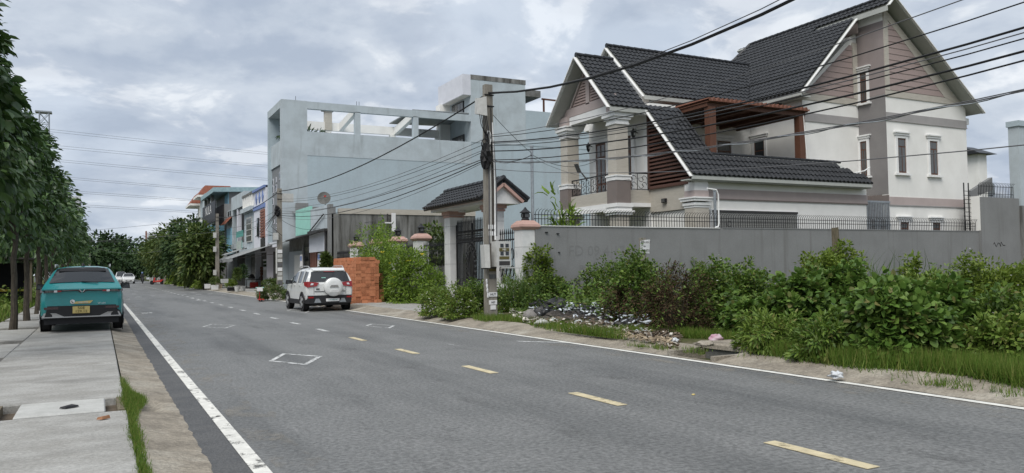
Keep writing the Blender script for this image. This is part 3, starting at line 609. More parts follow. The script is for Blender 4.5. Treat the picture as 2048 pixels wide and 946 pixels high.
XS, EGY, EGZ = 20.15, 23.75, 4.98; LS = math.hypot(EPY - EGY, EPZ - EGZ); es = (0, (EPY - EGY) / LS, (EPZ - EGZ) / LS)
TG = .34
tiles(villa, (XS, EGY, EGZ), (1, 0, 0), es, LS + .25, lambda v: [(0, 30.35 - XS)] if v < LS * .10 else ([(0, 30.35 - XS - (v - LS * .10) * 2.0)] if v / LS < TG else [(0, 1.75)]))
ps = lambda f, x: (x, EGY + (EPY - EGY) * f, EGZ + (EPZ - EGZ) * f)
slab_poly(villa, [ps(0, XS), ps(0, 30.3), ps(TG, 29.2), ps(TG, XS)], .08, 'soffit', 'roof_deck'); slab_poly(villa, [ps(TG, XS), ps(TG, XS + 1.7), ps(1.05, XS + 1.7), ps(1.05, XS)], .08, 'soffit', 'roof_deck')
V(MB().bar((XS - .02, EGY, EGZ - .06), (XS - .02, EPY + .1, EPZ + .04), .04, .18, (1, 0, 0)), 'barge_board', 'trim_white')
ridge_cap(villa, ps(TG, 21.95), ps(TG, 29.4), .06); ridge_cap(villa, ps(TG, XS + 1.77), ps(1.05, XS + 1.77), .06)
V(MB().box(XS, 30.3, EGY - .02, EGY + .04, EGZ - .16, EGZ - .03), 'fascia', 'soffit')
# garage front
V(MB().box(20.62, 30.55, 24.25, 29.0, GZ, 5.12), 'wall', 'white_plaster')
V(MB().box(20.0, 30.3, 23.8, 24.25, 4.78, 4.82), 'soffit_board', 'soffit')
V(MB().box(21.25, 30.57, 24.215, 24.25, 4.15, 4.53), 'band', 'mauve_plaster'); V(MB().box(21.25, 30.57, 24.20, 24.25, 4.10, 4.146), 'band_moulding', 'taupe_plaster')
V(MB().box(21.4, 26.22, 24.19, 24.30, GZ, 3.70), 'garage_surround', 'trim_white')
gd = V(MB().box(21.52, 26.10, 24.16, 24.185, GZ, 3.60), 'garage_door', 'garage_shutter')
for k in range(16): MB().box(21.54, 26.08, 24.145, 24.158, 2.3 + k * .08, 2.3 + k * .08 + .062).build('slat', 'garage_shutter', gd)
MB().box(21.5, 26.12, 24.12, 24.19, 3.60, 3.68).build('shutter_box', 'dark_metal', gd)
pil = V(MB().box(20.45, 21.15, 23.98, 24.6, GZ, 3.75), 'pilaster', 'stone_tile')
for a, z0, z1, m in ((.02, 3.75, 3.84, 'trim_white'), (.06, 3.84, 3.95, 'trim_white'), (.12, 4.0, 4.10, 'trim_white'), (.16, 4.10, 4.16, 'trim_white'), (0, 4.16, 4.42, 'mauve_plaster'), (-.01, 4.42, 4.88, 'marble')):
    MB().box(20.45 - a, 21.15 + a, 23.98 - a, 24.6 + a, z0 + .002, z1 - .002).build('capital', m, pil)
bg_ = V(MB().box(30.45, 32.1, 24.22, 24.28, 4.22, 4.30), 'side_gate', 'galvanized')
for k in range(15): MB().box(30.52 + k * .105, 30.56 + k * .105, 24.22, 24.26, GZ, 4.22).build('bar', 'galvanized', bg_)
MB().box(30.5, 32.1, 24.21, 24.27, 3.18, 3.24).build('rail', 'galvanized', bg_)
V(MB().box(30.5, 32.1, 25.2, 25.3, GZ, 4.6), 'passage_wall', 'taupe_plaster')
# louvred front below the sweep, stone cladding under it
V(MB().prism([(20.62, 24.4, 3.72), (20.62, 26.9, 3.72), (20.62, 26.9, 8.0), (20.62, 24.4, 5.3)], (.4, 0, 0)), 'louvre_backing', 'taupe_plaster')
V(MB().box(20.52, 20.62, 24.6, 26.9, 3.74, 4.72), 'cladding', 'stone_tile')
for k in range(19):
    z0 = 4.76 + k * .158; ya = 24.35 + max(0, (z0 + .12 - 4.98 - .05)) / (EPZ - EGZ) * (EPY - EGY) - .15
    if ya > 26.6: break
    V(MB().hull([(20.44, ya, z0), (20.53, ya, z0 - .02), (20.53, 26.86, z0 - .02), (20.44, 26.86, z0)], [(20.46, ya, z0 + .075), (20.55, ya, z0 + .055), (20.55, 26.86, z0 + .055), (20.46, 26.86, z0 + .075)]), 'slat', 'wood_slat')
V(MB().box(20.43, 20.56, 26.80, 26.90, 4.72, 7.9), 'louvre_frame', 'wood_slat'); V(MB().box(20.43, 20.56, 24.36, 26.9, 4.70, 4.76), 'louvre_frame', 'wood_slat')
fl = V(MB().box(20.4, 20.5, 25.75, 26.0, 4.08, 4.25), 'flood_light', 'black_plastic'); MB().box(20.385, 20.4, 25.78, 25.97, 4.1, 4.23).build('lens', 'glass_curtain', fl)
# front room with the balcony door
V(MB().box(20.6, 22.0, 26.9, 31.6, GZ, 8.4), 'wall', 'white_plaster')
V(MB().box(20.56, 20.6, 26.9, 27.3, GZ, 8.0), 'corner_strip', 'trim_white')
def balcony_door(y0, y1):
    d = V(MB().box(20.53, 20.58, y0, y1, 4.5, 7.2), 'balcony_door', 'wood_brown')
    for s, e in ((y0 + .1, (y0 + y1) / 2 - .05), ((y0 + y1) / 2 + .05, y1 - .1)):
        for a, c in ((4.6, 5.25), (5.35, 6.45), (6.58, 7.1)): MB().box(20.522, 20.53, s, e, a, c).build('pane', 'glass_curtain', d)
    for a, c, z0, z1 in ((y0 - .22, y0 - .01, 4.5, 7.4), (y1 + .01, y1 + .22, 4.5, 7.4), (y0 - .01, y1 + .01, 7.21, 7.4), (y0 - .32, y1 + .32, 7.42, 7.56)):
        MB().box(20.50, 20.6, a, c, z0, z1).build('door_trim', 'trim_white', d)
balcony_door(28.15, 29.15); balcony_door(30.1, 30.9)
def wall_lamp(x, y, z):
    l = V(MB().bar((x + .28, y, z + .1), (x + .1, y, z + .2), .03), 'wall_lamp', 'iron')
    MB().lathe([(.03, -.16), (.09, -.05), (.11, .10), (.13, .12), (.05, .22), (.02, .30)], (x + .06, y, z), 6).build('lantern', 'iron', l); MB().lathe([(.06, -.03), (.075, .09)], (x + .06, y - .03, z), 6).build('lamp_glass', 'paper_white', l)
wall_lamp(20.3, 27.75, 7.15); wall_lamp(20.3, 31.3, 7.05)
# columns, beam, pediment
def column(y0):
    c = V(MB().box(18.75, 19.35, y0, y0 + .6, 5.2, 7.35), 'column', 'stone_tile')
    def ring(a, z0, z1, m): MB().box(18.75 - a, 19.35 + a, y0 - a, y0 + .6 + a, z0 + .002, z1 - .002).build('moulding', m, c)
    for a, z0, z1 in ((.05, 7.35, 7.42), (.03, 7.42, 7.55), (.1, 7.55, 7.66), (.17, 7.66, 7.80), (.2, 7.80, 7.88), (.07, 5.04, 5.20), (.1, 5.20, 5.26)): ring(a, z0, z1, 'trim_white')
    ring(.05, 4.10, 5.04, 'taupe_plaster'); ring(.12, 3.94, 4.10, 'trim_white'); ring(.16, 3.72, 3.80, 'trim_white'); ring(.1, 3.62, 3.72, 'trim_white'); ring(.0, GZ, 3.62, 'stone_tile'); ring(.08, 3.8, 3.94, 'trim_white')
    ring(.03, 7.88, 8.3, 'mauve_plaster')
column(26.75); column(30.55)
V(MB().box(18.85, 19.25, 27.38, 30.5, 7.9, 8.25), 'beam', 'trim_white'); V(MB().box(19.3, 20.6, 26.95, 27.2, 7.88, 8.2), 'beam', 'trim_white')
V(MB().box(18.9, 20.6, 26.9, 31.2, 8.22, 8.28), 'porch_ceiling', 'white_plaster'); V(MB().lathe([(.16, 0), (.16, .06)], (19.6, 29, 8.15), 12), 'ceiling_light', 'dark_metal')
V(MB().prism([(18.95, 26.9, 8.25), (18.95, 31.1, 8.25), (18.95, RPY, 10.35)], (.12, 0, 0)), 'pediment', 'mauve_plaster')
for k in range(11):
    z = 8.72 + k * .125
    for s in (-1, 1):
        yo = .18; ye_ = (10.2 - z) * .86
        if ye_ < yo + .08: continue
        V(MB().hull([(18.88, RPY + s * yo, z), (18.88, RPY + s * ye_, z), (18.95, RPY + s * ye_, z), (18.95, RPY + s * yo, z)], [(18.91, RPY + s * yo, z + .09), (18.91, RPY + s * max(yo, ye_ - .075), z + .09), (18.95, RPY + s * max(yo, ye_ - .075), z + .09), (18.95, RPY + s * yo, z + .09)]), 'slat', 'siding')
for s in (-1, 1):
    V(MB().bar((18.90, RPY + s * 1.45, 8.66), (18.90, RPY + s * .1, 10.25), .08, .1, (1, 0, 0)), 'pediment_trim', 'mauve_plaster')
V(MB().box(18.86, 18.95, RPY - .14, RPY + .14, 8.6, 10.2), 'pediment_trim', 'mauve_plaster'); V(MB().box(18.86, 18.95, 26.95, 31.05, 8.28, 8.66), 'pediment_trim', 'mauve_plaster')
# balcony slab, cladding, scrolled rails
V(MB().box(18.82, 20.6, 26.85, 31.1, 3.98, 4.14), 'balcony_slab', 'trim_white'); V(MB().box(18.86, 19.02, 27.42, 30.5, 4.15, 4.66), 'balcony_parapet', 'stone_tile'); V(MB().box(19.42, 20.55, 26.9, 27.05, 4.15, 4.68), 'balcony_parapet', 'stone_tile')
V(MB().box(18.8, 18.92, 27.4, 30.5, 3.82, 3.98), 'balcony_beam', 'trim_white')
def rail(axis, a0, a1, c, z0, z1):
    P = lambda a, z: (c, a, z) if axis == 'y' else (a, c, z)
    r = V(MB().bar(P(a0, z1), P(a1, z1), .06, .05), 'balcony_rail', 'iron'); b = MB()
    b.bar(P(a0, z0 + .04), P(a1, z0 + .04), .03)
    for a in (a0, a1): b.bar(P(a, z0), P(a, z1), .035)
    k = max(2, int((a1 - a0) / .36))
    for i in range(k):
        m0 = a0 + (a1 - a0) * (i + .5) / k
        for s, zc, sp in ((1, z0 + .22, 1), (-1, z0 + .48, -1), (1, z0 + .5, 1), (-1, z0 + .2, -1)):
            pts = []
            for q in range(13):
                th = q / 12 * 4.6; rr = .15 - .10 * q / 12; pts.append(P(m0 + s * (.06 + math.cos(th) * rr), zc + sp * math.sin(th) * rr))
            b.tube(pts, .012, 4, False)
        b.bar(P(m0 - (a1 - a0) / k / 2, z0), P(m0 - (a1 - a0) / k / 2, z1), .02)
    b.build('scrollwork', 'iron', r, kind='stuff')
rail('y', 27.42, 30.5, 18.94, 4.68, 5.38); rail('x', 19.42, 20.5, 26.98, 4.68, 5.40)
lp = V(MB().bar((18.9, 29.2, 5.3), (18.55, 29.35, 5.8), .05), 'solar_lamp', 'dark_metal'); MB().hull([(18.6, 29.25, 5.62), (18.66, 29.25, 5.62), (18.66, 29.5, 5.62), (18.6, 29.5, 5.62)], [(18.42, 29.25, 6.0), (18.48, 29.25, 6.0), (18.48, 29.5, 6.0), (18.42, 29.5, 6.0)]).build('lamp_head', 'glass_curtain', lp)
# pergola over the terrace
pg = V(MB().box(22.0, 27.6, 24.92, 25.05, 8.0, 8.16), 'pergola', 'wood_brown')
for x in (22.06, 27.15): MB().box(x, x + .34, 24.85, 25.15, 5.45, 8.0).build('post', 'wood_brown', pg)
for x in (22.0, 23.1, 24.2, 25.3, 26.4, 27.46): MB().box(x, x + .12, 25.05, 29.08, 8.0, 8.15).build('rafter', 'wood_brown', pg)
MB().hull([(21.96, 24.8, 8.162), (27.65, 24.8, 8.162), (27.65, 29.08, 8.162), (21.96, 29.08, 8.162)], [(21.96, 24.8, 8.2), (27.65, 24.8, 8.2), (27.65, 29.08, 8.2), (21.96, 29.08, 8.2)]).build('canopy', 'wood_brown', pg)
mat('tile_brown', (.16, .065, .038), .6, (.11, .045, .028), 5)
wv = MB(); n_ = 130
for j, y in enumerate((24.72, 29.05)):
    for i in range(n_ + 1): wv.v.append((21.94 + 5.72 * i / n_, y, 8.28 + .085 * math.sin(i / n_ * 24 * 2 * math.pi)))
for i in range(n_ + 1): wv.v.append((21.94 + 5.72 * i / n_, 24.72, 8.19))
wv.f = [(i, i + 1, n_ + 2 + i, n_ + 1 + i) for i in range(n_)] + [(2 * (n_ + 1) + i, 2 * (n_ + 1) + i + 1, i + 1, i) for i in range(n_)]
wv.build('wavy_tiles', 'tile_brown', pg, kind='stuff')
V(MB().box(21.9, 28.4, 24.6, 29.1, 5.1, 5.3), 'terrace_floor', 'concrete_walk')
for x, y in ((22.9, 28.85), (26.0, 28.85)): V(MB().box(x, x + .22, y, y + .12, 8.72, 8.82), 'soffit_light', 'dark_metal')
V(MB().box(28.0, 28.2, 26.8, 26.95, 8.9, 8.98), 'soffit_light', 'dark_metal')
V(MB().tube([(27.0, 24.7, 5.75), (28.2, 24.55, 5.62), (29.4, 24.3, 5.42), (30.4, 24.2, 5.62), (30.9, 24.3, 5.82)], .025, 6), 'white_hose', 'trim_white', True)
V(MB().tube([(27.4, 24.84, 8.0), (27.5, 24.83, 6.5), (27.56, 24.8, 5.6)], .02, 6), 'down_cable', 'trim_white', True)
V(MB().box(38.02, 38.3, 24.5, 25.0, GZ, 8.9), 'corner_column', 'stone_tile'); V(MB().box(37.95, 38.4, 24.4, 25.1, 8.3, 8.6), 'column_capital', 'trim_white')
V(MB().hull([(36.1, 24.6, 9.9), (37.3, 24.6, 9.9), (37.3, 25.6, 9.9), (36.1, 25.6, 9.9)], [(36.5, 24.8, 10.75), (37.2, 24.8, 10.6), (37.2, 25.6, 10.6), (36.5, 25.6, 10.75)]), 'roof_vent', 'galvanized')
for y in (26.2, 27.0): V(MB().box(18.95, 20.6, y, y + .02, GZ, GZ + .02), 'porch_step', 'concrete_pale')
# ------------------------------------------------------------------ perimeter wall with spikes
YW = 23.3
pw = MB().box(12.98, 37.1, YW, YW + .2, .0, 2.9).build('perimeter_wall', 'cement_wall', None)
pw['label'] = 'long grey cement wall topped with black iron spikes beside the overgrown lot'; pw['category'] = 'wall'
MB().box(12.98, 21.05, YW - .03, YW + .23, 2.9, 2.925).build('white_pipe', 'trim_white', pw)
MB().box(21.2, 37.1, YW - .015, YW + .215, 2.9, 2.94).build('coping', 'cement_wall', pw)
MB().tube([(20.85, YW + .02, 2.94), (21.0, YW + .02, 2.97), (21.04, YW + .02, 3.1), (21.04, YW + .02, 4.2), (20.95, YW + .02, 4.38), (20.5, YW + .02, 4.42)], .03, 6).build('white_pipe', 'trim_white', pw, True)
sp = MB(); sp.bar((0, 0, 0), (0, 0, .44), .016); sp.tube([(0, 0, .44), (.03, -.03, .52), (.09, -.09, .57)], [.009, .009, .005], 4); spk = sp.mesh('spike', 'iron')
for k in range(200): inst(spk, 'spike', pw, (13.05 + k * .1205, YW + .1, 2.93))
for z in (3.16, 3.30): MB().bar((13.0, YW + .115, z), (37.05, YW + .115, z), .014, .022).build('spike_rail', 'iron', pw)
ring = MB().tube([(21.55 + .11 * math.cos(a), YW + .02, 3.08 + .11 * math.sin(a)) for a in np.linspace(0, 6.28, 17)], .012, 5); ring.build('iron_ring', 'iron', pw)
# graffiti strokes and smudges on the wall
mat('faint_ink', (.182, .185, .183), .9)
text('FD 09 4 1747', .52, 'faint_ink', pw, (15.7, YW - .004, 2.05), FACE_CAM, 'faded_lettering', .001); text('Ph.Gn', .34, 'faint_ink', pw, (15.1, YW - .004, 1.45), FACE_CAM, 'faded_lettering', .001)
for x, z, w in ((13.35, 2.68, .10), (13.8, 2.64, .09), (13.4, 2.02, .06), (13.85, 2.0, .06)): MB().box(x, x + w, YW - .05, YW, z, z + .03).build('bolt', 'iron', pw)
hw = MB().box(37.11, 40.2, YW - .13, YW + .25, .0, 4.55).build('high_wall', 'cement_wall', None); hw['label'] = 'taller grey cement wall section at the far end of the spiked wall'; hw['category'] = 'wall'
MB().tube([(38.0 + .11 * k + .05 * math.sin(k * 5), YW - .136, 2.3 + .12 * math.sin(k * 2.3)) for k in range(9)], .014, 4).build('scribble', 'ink_black', hw)
MB().box(37.09, 37.3, YW - .1, YW + .6, 2.95, 4.6).build('wall_return', 'white_plaster', hw)
sp2 = MB(); sp2.bar((0, 0, 0), (0, 0, .62), .02); sp2.tube([(0, 0, .62), (.03, -.03, .7), (.08, -.08, .74)], [.01, .01, .006], 4); spk2 = sp2.mesh('spike', 'iron')
for k in range(23): inst(spk2, 'spike', hw, (37.3 + k * .125, YW + .05, 4.55))
for z in (4.75, 5.1): MB().bar((37.25, YW + .07, z), (40.1, YW + .07, z), .02).build('spike_rail', 'iron', hw)
lad = hw
for x in (36.55, 36.9): MB().bar((x, YW + .3, 2.9), (x, YW + .3, 5.25), .04).build('ladder_post', 'iron', hw)
for k in range(10): MB().bar((36.5, YW + .3, 3.05 + k * .2), (37.05, YW + .3, 3.05 + k * .2), .025).build('rung', 'iron', hw)
MB().prism([(37.6, YW + 1.2, 4.4), (40.3, YW + 1.2, 5.1), (40.3, YW + 1.2, 5.75), (37.6, YW + 1.2, 4.6)], (0, .2, 0)).build('wall_behind', 'cement_wall', hw)
nb = thing('neighbour_wall', (43, 24, 0), 'tall pale grey side wall of the neighbouring building at the right edge', 'building')
MB().box(40.25, 46, YW - .2, YW + .3, 0, 8.15).build('wall', 'weathered_plaster', nb); MB().box(40.18, 46, YW - .27, YW + .36, 8.15, 8.42).build('parapet_cap', 'blue_grey_plaster', nb); MB().box(40.2, 46, YW - .24, YW + .34, 0, 4.2).build('lower_wall', 'cement_stained', nb)
fb = thing('distant_house', (62, 60, 0), 'small far house roof and water tank seen past the villa end', 'house')
MB().box(64.0, 70.5, 40, 46, 0, 6.6).build('wall', 'stone_tile', fb); MB().hull([(63.4, 39.5, 6.6), (71, 39.5, 6.6), (71, 46.5, 6.6), (63.4, 46.5, 6.6)], [(66, 42, 7.4), (69, 42, 7.4), (69, 44, 7.4), (66, 44, 7.4)]).build('roof', 'galvanized', fb)
MB().lathe([(.5, 0), (.55, .1), (.55, 1.0), (.1, 1.2)], (66.6, 41, 7.0), 12, 'z').build('water_tank', 'galvanized', fb, True)
MB().box(63.2, 64.3, 39.5, 41, 6.6, 10.2).build('wing', 'white_plaster', fb); MB().hull([(62.6, 39, 10.2), (65.0, 39, 10.2), (65.0, 42, 10.2), (62.6, 42, 10.2)], [(62.6, 40.5, 10.9), (64.2, 40.5, 10.9), (64.2, 40.6, 10.9), (62.6, 40.6, 10.9)]).build('wing_roof', 'roof_tile', fb)

# light posts standing behind the wall
def lamp_post(x, y, z1, label, r=.045, arm=False):
    t = thing('steel_post', (x, y, 0), label, 'post'); MB().tube([(x, y, 0), (x, y, z1)], r, 8).build('shaft', 'galvanized', t, True); MB().lathe([(r * 1.3, 0), (r * 1.3, .05)], (x, y, z1), 8).build('cap', 'galvanized', t)
    return t
lamp_post(12.72 + .35, YW + .32, 5.62, 'tall slim grey steel post beside the marble corner pillar', .055)
lamp_post(21.13, YW + .32, 4.36, 'short grey steel post with bent white pipe in front of the garage', .055)

# ------------------------------------------------------------------ gate with tiled roof
gate = thing('gatehouse', (12.65, 27.7, .15), 'marble gate portal with black tiled roof and ornate black iron gate', 'gate')
G = lambda b, n, m, sm=False, **k: b.build(n, m, gate, sm, **k)
for y0 in (29.2, 25.55):
    p = G(MB().box(12.38, 12.95, y0, y0 + .58, .1, 3.66), 'pillar', 'marble')
    MB().box(12.30, 13.03, y0 - .08, y0 + .66, 3.66, 3.80).build('capital', 'pink_stone', p); MB().box(12.34, 12.99, y0 - .04, y0 + .62, 3.56, 3.64).build('capital', 'pink_stone', p)
    for z in (.9, 1.7, 2.5, 3.2): MB().box(12.375, 12.955, y0 - .005, y0 + .585, z, z + .008).build('joint', 'concrete_dark', p)
GX, GRZ, GEZ, GA, GB = 12.66, 4.62, 3.92, 24.95, 30.3
G(MB().box(11.95, 13.37, 25.1, 30.15, 3.66 + .14, 4.0), 'lintel', 'marble')
for x in (11.9, 13.32): G(MB().box(x, x + .1, 25.06, 30.2, 3.90, 4.03), 'cornice', 'pink_stone')
G(MB().prism([(11.95, 25.1, 4.0), (13.37, 25.1, 4.0), (GX, 25.1, 4.55)], (0, 5.05, 0)), 'gable', 'marble')
for s in (-1, 1):
    G(MB().bar((GX + s * .78, 25.02, 3.86), (GX, 25.02, 4.48), .1, .16, (0, 1, 0)), 'gable_moulding', 'pink_stone')
    e0 = (GX + s * .98, GA, GEZ); L = math.hypot(.98, GRZ - GEZ); ev = (-s * .98 / L, 0, (GRZ - GEZ) / L)
    tiles(gate, e0, (0, 1, 0), ev, L, lambda v: [(0, GB - GA)], course=.30, pitch=.24, amp=.025)
    slab_poly(gate, [e0, (e0[0], GB, GEZ), (GX, GB, GRZ), (GX, GA, GRZ)], .06, 'roof_tile', 'roof_deck')
    ridge_cap(gate, (GX + s * 1.0, GA + .03, GEZ + .06), (GX, GA + .03, GRZ + .08), .075)
ridge_cap(gate, (GX, GA, GRZ + .08), (GX, GB, GRZ + .08), .09)
for y in (26.8, 28.6): G(MB().lathe([(.16, 0), (.14, .05)], (12.66, y, 3.74), 12), 'downlight', 'paper_white')
def gate_leaf(y0, y1):
    lf = G(MB().bar((12.66, y0, .35), (12.66, y0, 3.25), .06), 'gate_leaf', 'iron'); b = MB()
    b.bar((12.66, y1, .35), (12.66, y1, 3.25), .06)
    for z in (.35, 1.1, 2.75): b.bar((12.66, y0, z), (12.66, y1, z), .04)
    b.build('frame', 'iron', lf); k = 11
    for i in range(k):
        y = y0 + (y1 - y0) * (i + .5) / k; q = MB(); q.bar((12.66, y, .35), (12.66, y, 3.3), .032); q.hull([(12.64, y - .02, 3.3), (12.68, y - .02, 3.3), (12.68, y + .02, 3.3), (12.64, y + .02, 3.3)], [(12.658, y - .003, 3.44), (12.662, y - .003, 3.44), (12.662, y + .003, 3.44), (12.658, y + .003, 3.44)]); q.build('bar', 'iron', lf)
    sc = MB()
    for i in range(k):
        y = y0 + (y1 - y0) * (i + .5) / k
        for z0, s in ((2.9, 1), (2.6, -1)):
            sc.tube([(12.64, y + s * .055 * math.cos(t), z0 + .075 * math.sin(t)) for t in np.linspace(0, 5, 9)], .02, 4, False)
    sc.build('scrollwork', 'iron', lf, kind='stuff'); return lf
gate_leaf(26.2, 27.66); gate_leaf(27.70, 29.16)
ov = MB()
for q in range(26):
    a = q / 26 * 6.283; cy, cz = 27.68 + .40 * math.cos(a), 1.65 + .80 * math.sin(a)
    ov.tube([(12.60, cy + .10 * math.cos(t + a), cz + .10 * math.sin(t + a)) for t in np.linspace(0, 5.2, 9)], .02, 4, False)
    ov.hull([(12.6, cy - .05, cz - .02), (12.63, cy - .05, cz - .02), (12.63, cy + .05, cz + .02), (12.6, cy + .05, cz + .02)], [(12.6, cy - .02, cz + .07), (12.63, cy - .02, cz + .07), (12.63, cy + .02, cz + .09), (12.6, cy + .02, cz + .09)])
ov.tube([(12.6, 27.68 + .24 * math.cos(t), 1.65 + .52 * math.sin(t)) for t in np.linspace(0, 6.283, 25)], .035, 5, False); ov.hull([(12.6, 27.5, 1.2), (12.63, 27.5, 1.2), (12.63, 27.86, 1.2), (12.6, 27.86, 1.2)], [(12.6, 27.55, 2.1), (12.63, 27.55, 2.1), (12.63, 27.81, 2.1), (12.6, 27.81, 2.1)])
G(ov, 'ornament', 'iron')

# marble fence pillars with pink caps and lanterns
def fence_pillar(x, y, label, w=.56, h=2.78):
    t = thing('fence_pillar', (x, y, .1), label, 'pillar', 'marble fence pillars along the pavement'); a = w / 2; Z = lambda z: z
    MB().box(x - a, x + a, y - a, y + a, .1, h).build('shaft', 'marble', t)
    for z in (.8, 1.5, 2.2): MB().box(x - a - .004, x + a + .004, y - a - .004, y + a + .004, z, z + .008).build('joint', 'concrete_dark', t)
    r = lambda e, z: [(x - e, y - e, z), (x + e, y - e, z), (x + e, y + e, z), (x - e, y + e, z)]
    c = MB().hull(r(a + .03, h), r(a + .10, h + .10)); c.hull(r(a + .10, h + .10), r(a + .08, h + .18)); c.hull(r(a + .08, h + .18), r(a - .06, h + .32)); c.build('cap', 'pink_stone', t)
    l = MB().lathe([(.14, 0), (.16, .04), (.13, .08), (.15, .26), (.22, .27), (.08, .38), (.02, .46)], (x, y, h + .32), 6).build('lantern', 'iron', t)
    for k in range(4):
        s = (k % 2) * 2 - 1; bx = MB(); bx.box(x - .07, x + .07, y + s * .13 - .004, y + s * .13 + .004, h + .43, h + .55) if k < 2 else bx.box(x + s * .13 - .004, x + s * .13 + .004, y - .07, y + .07, h + .43, h + .55); bx.build('lantern_glass', 'glass_curtain', l)
    return t
fence_pillar(12.78, 23.62, 'marble pillar with pink cap and lantern at the wall corner')
for y, s in ((33.3, 'nearest to the marble gate'), (36.4, 'in the middle of the fence behind the yellow flowers'), (39.5, 'second from the gate end behind the brick pile'), (43.4, 'farthest from the gate above the shrubs')):
    fence_pillar(12.72, y, 'marble fence pillar with pink cap and lantern ' + s)
fen = thing('iron_fence', (12.72, 37, .1), 'black iron railing fence between the marble pillars behind the flowering shrub', 'fence')
MB().box(12.62, 12.82, 30.0, 47.5, .1, .75).build('base_wall', 'cement_wall', fen)
fb_ = MB(); fb_.bar((0, 0, 0), (0, 0, 1.75), .022); fb_.hull([(-.025, -.025, 1.75), (.025, -.025, 1.75), (.025, .025, 1.75), (-.025, .025, 1.75)], [(-.003, -.003, 1.95), (.003, -.003, 1.95), (.003, .003, 1.95), (-.003, .003, 1.95)]); fbm = fb_.mesh('bar', 'iron')
for k in range(116): inst(fbm, 'bar', fen, (12.72, 30.1 + k * .15, .75))
for z in (1.0, 2.3): MB().bar((12.72, 30.0, z), (12.72, 47.5, z), .03).build('rail', 'iron', fen)
fe2 = thing('iron_side_panel', (12.72, 24.7, .1), 'black iron railing panel with spear tips between gate pillar and corner pillar', 'fence')
for k in range(10): inst(fbm, 'bar', fe2, (12.72, 24.0 + k * .155, .95))
s2 = MB()
for k in range(5):
    for z0 in (1.4, 2.0): s2.tube([(12.70, 24.15 + k * .3 + .11 * math.cos(t), z0 + .2 * math.sin(t)) for t in np.linspace(0, 5.2, 10)], .018, 4, False)
s2.build('scrollwork', 'iron', fe2, kind='stuff'); MB().bar((12.72, 23.95, 2.5), (12.72, 25.5, 2.5), .05).build('rail', 'iron', fe2); MB().box(12.6, 12.84, 23.92, 25.53, .1, .95).build('base_wall', 'marble', fe2)

# ------------------------------------------------------------------ utility poles
def pole(name, x, y, h, label, boxes=True, r0=.17, r1=.11):
    t = thing(name, (x, y, .1), label, 'utility pole', 'concrete utility poles'); b = MB()
    b.hull([(x - r0, y - r0 * .75, 0), (x + r0, y - r0 * .75, 0), (x + r0, y + r0 * .75, 0), (x - r0, y + r0 * .75, 0)], [(x - r1, y - r1 * .75, h), (x + r1, y - r1 * .75, h), (x + r1, y + r1 * .75, h), (x - r1, y + r1 * .75, h)])
    b.build('shaft', 'concrete_pole', t)
    for z in (h - .3, h - .62): MB().tube([(x - r1 - .03, y - .1, z), (x + r1 + .03, y - .1, z)], .02, 6).build('bolt', 'iron', t)
    return t
PX, PY = 9.70, 20.05
p1 = pole('utility_pole', PX, PY, 6.68, 'weathered concrete utility pole with meter cabinet in front of the gate', r0=.155, r1=.115)
for k, (dx, z0, z1) in enumerate(((-.07, 1.9, 5.5), (-.02, 2.2, 5.3), (.05, 2.0, 6.0), (.11, 2.3, 5.6), (.16, 2.4, 5.1))):
    MB().tube([(PX + dx, PY - .13, z0), (PX + dx + .015, PY - .13, (z0 + z1) / 2), (PX + dx * .7, PY - .12, z1)], .018 + .004 * (k % 2), 6).build('conduit', ('cable_grey', 'concrete_pale', 'dark_metal', 'trim_white', 'cable_grey')[k], p1, True)
mc = MB().box(PX - .02, PX + .42, PY - .48, PY - .14, 1.55, 2.25).build('meter_cabinet', 'plastic_box', p1)
for i in range(2):
    for j in range(2): MB().box(PX + .09 + i * .16, PX + .19 + i * .16, PY - .488, PY - .48, 2.08 - j * .22, 2.18 - j * .22).build('meter_window', 'glass_dark', mc)
MB().box(PX + .06, PX + .36, PY - .489, PY - .48, 1.97, 2.06).build('meter_sticker', 'ink_brown', mc); MB().box(PX + .06, PX + .36, PY - .489, PY - .48, 1.75, 1.83).build('meter_sticker', 'ink_brown', mc)
text('HEI', .075, 'paper_white', mc, (PX + .21, PY - .492, 2.015), FACE_CAM); MB().box(PX + .05, PX + .38, PY - .487, PY - .48, 1.58, 1.70).build('meter_recess', 'dark_metal', mc)
MB().box(PX + .1, PX + .5, PY - .62, PY - .46, 1.50, 1.53).build('cabinet_flap', 'plastic_box', mc)
MB().hull([(PX - .34, PY - .40, 1.52), (PX - .20, PY - .44, 1.52), (PX - .16, PY - .1, 1.52), (PX - .30, PY - .06, 1.52)], [(PX - .36, PY - .40, 2.16), (PX - .22, PY - .44, 2.16), (PX - .18, PY - .1, 2.16), (PX - .32, PY - .06, 2.16)]).build('side_cabinet', 'plastic_box', p1)
MB().bar((PX - .36, PY - .2, 1.50), (PX + .1, PY - .2, 1.52), .04).build('bracket', 'dark_metal', p1)
MB().hull([(PX - .44, PY - .25, 5.78), (PX - .16, PY - .3, 5.74), (PX - .12, PY - .06, 5.78), (PX - .42, PY - .02, 5.82)], [(PX - .42, PY - .25, 6.22), (PX - .18, PY - .3, 6.28), (PX - .14, PY - .06, 6.3), (PX - .40, PY - .02, 6.26)]).build('junction_box', 'plastic_box', p1)
for k in range(5): MB().tube([(PX - .38 + k * .05, PY - .25, 5.8), (PX - .36 + k * .06, PY - .3, 5.5 - .06 * k), (PX - .2 + k * .02, PY - .2, 5.25), (PX - .25 + .05 * k, PY - .2, 4.9)], .012, 4).build('loose_wire', 'cable_black', p1, True)
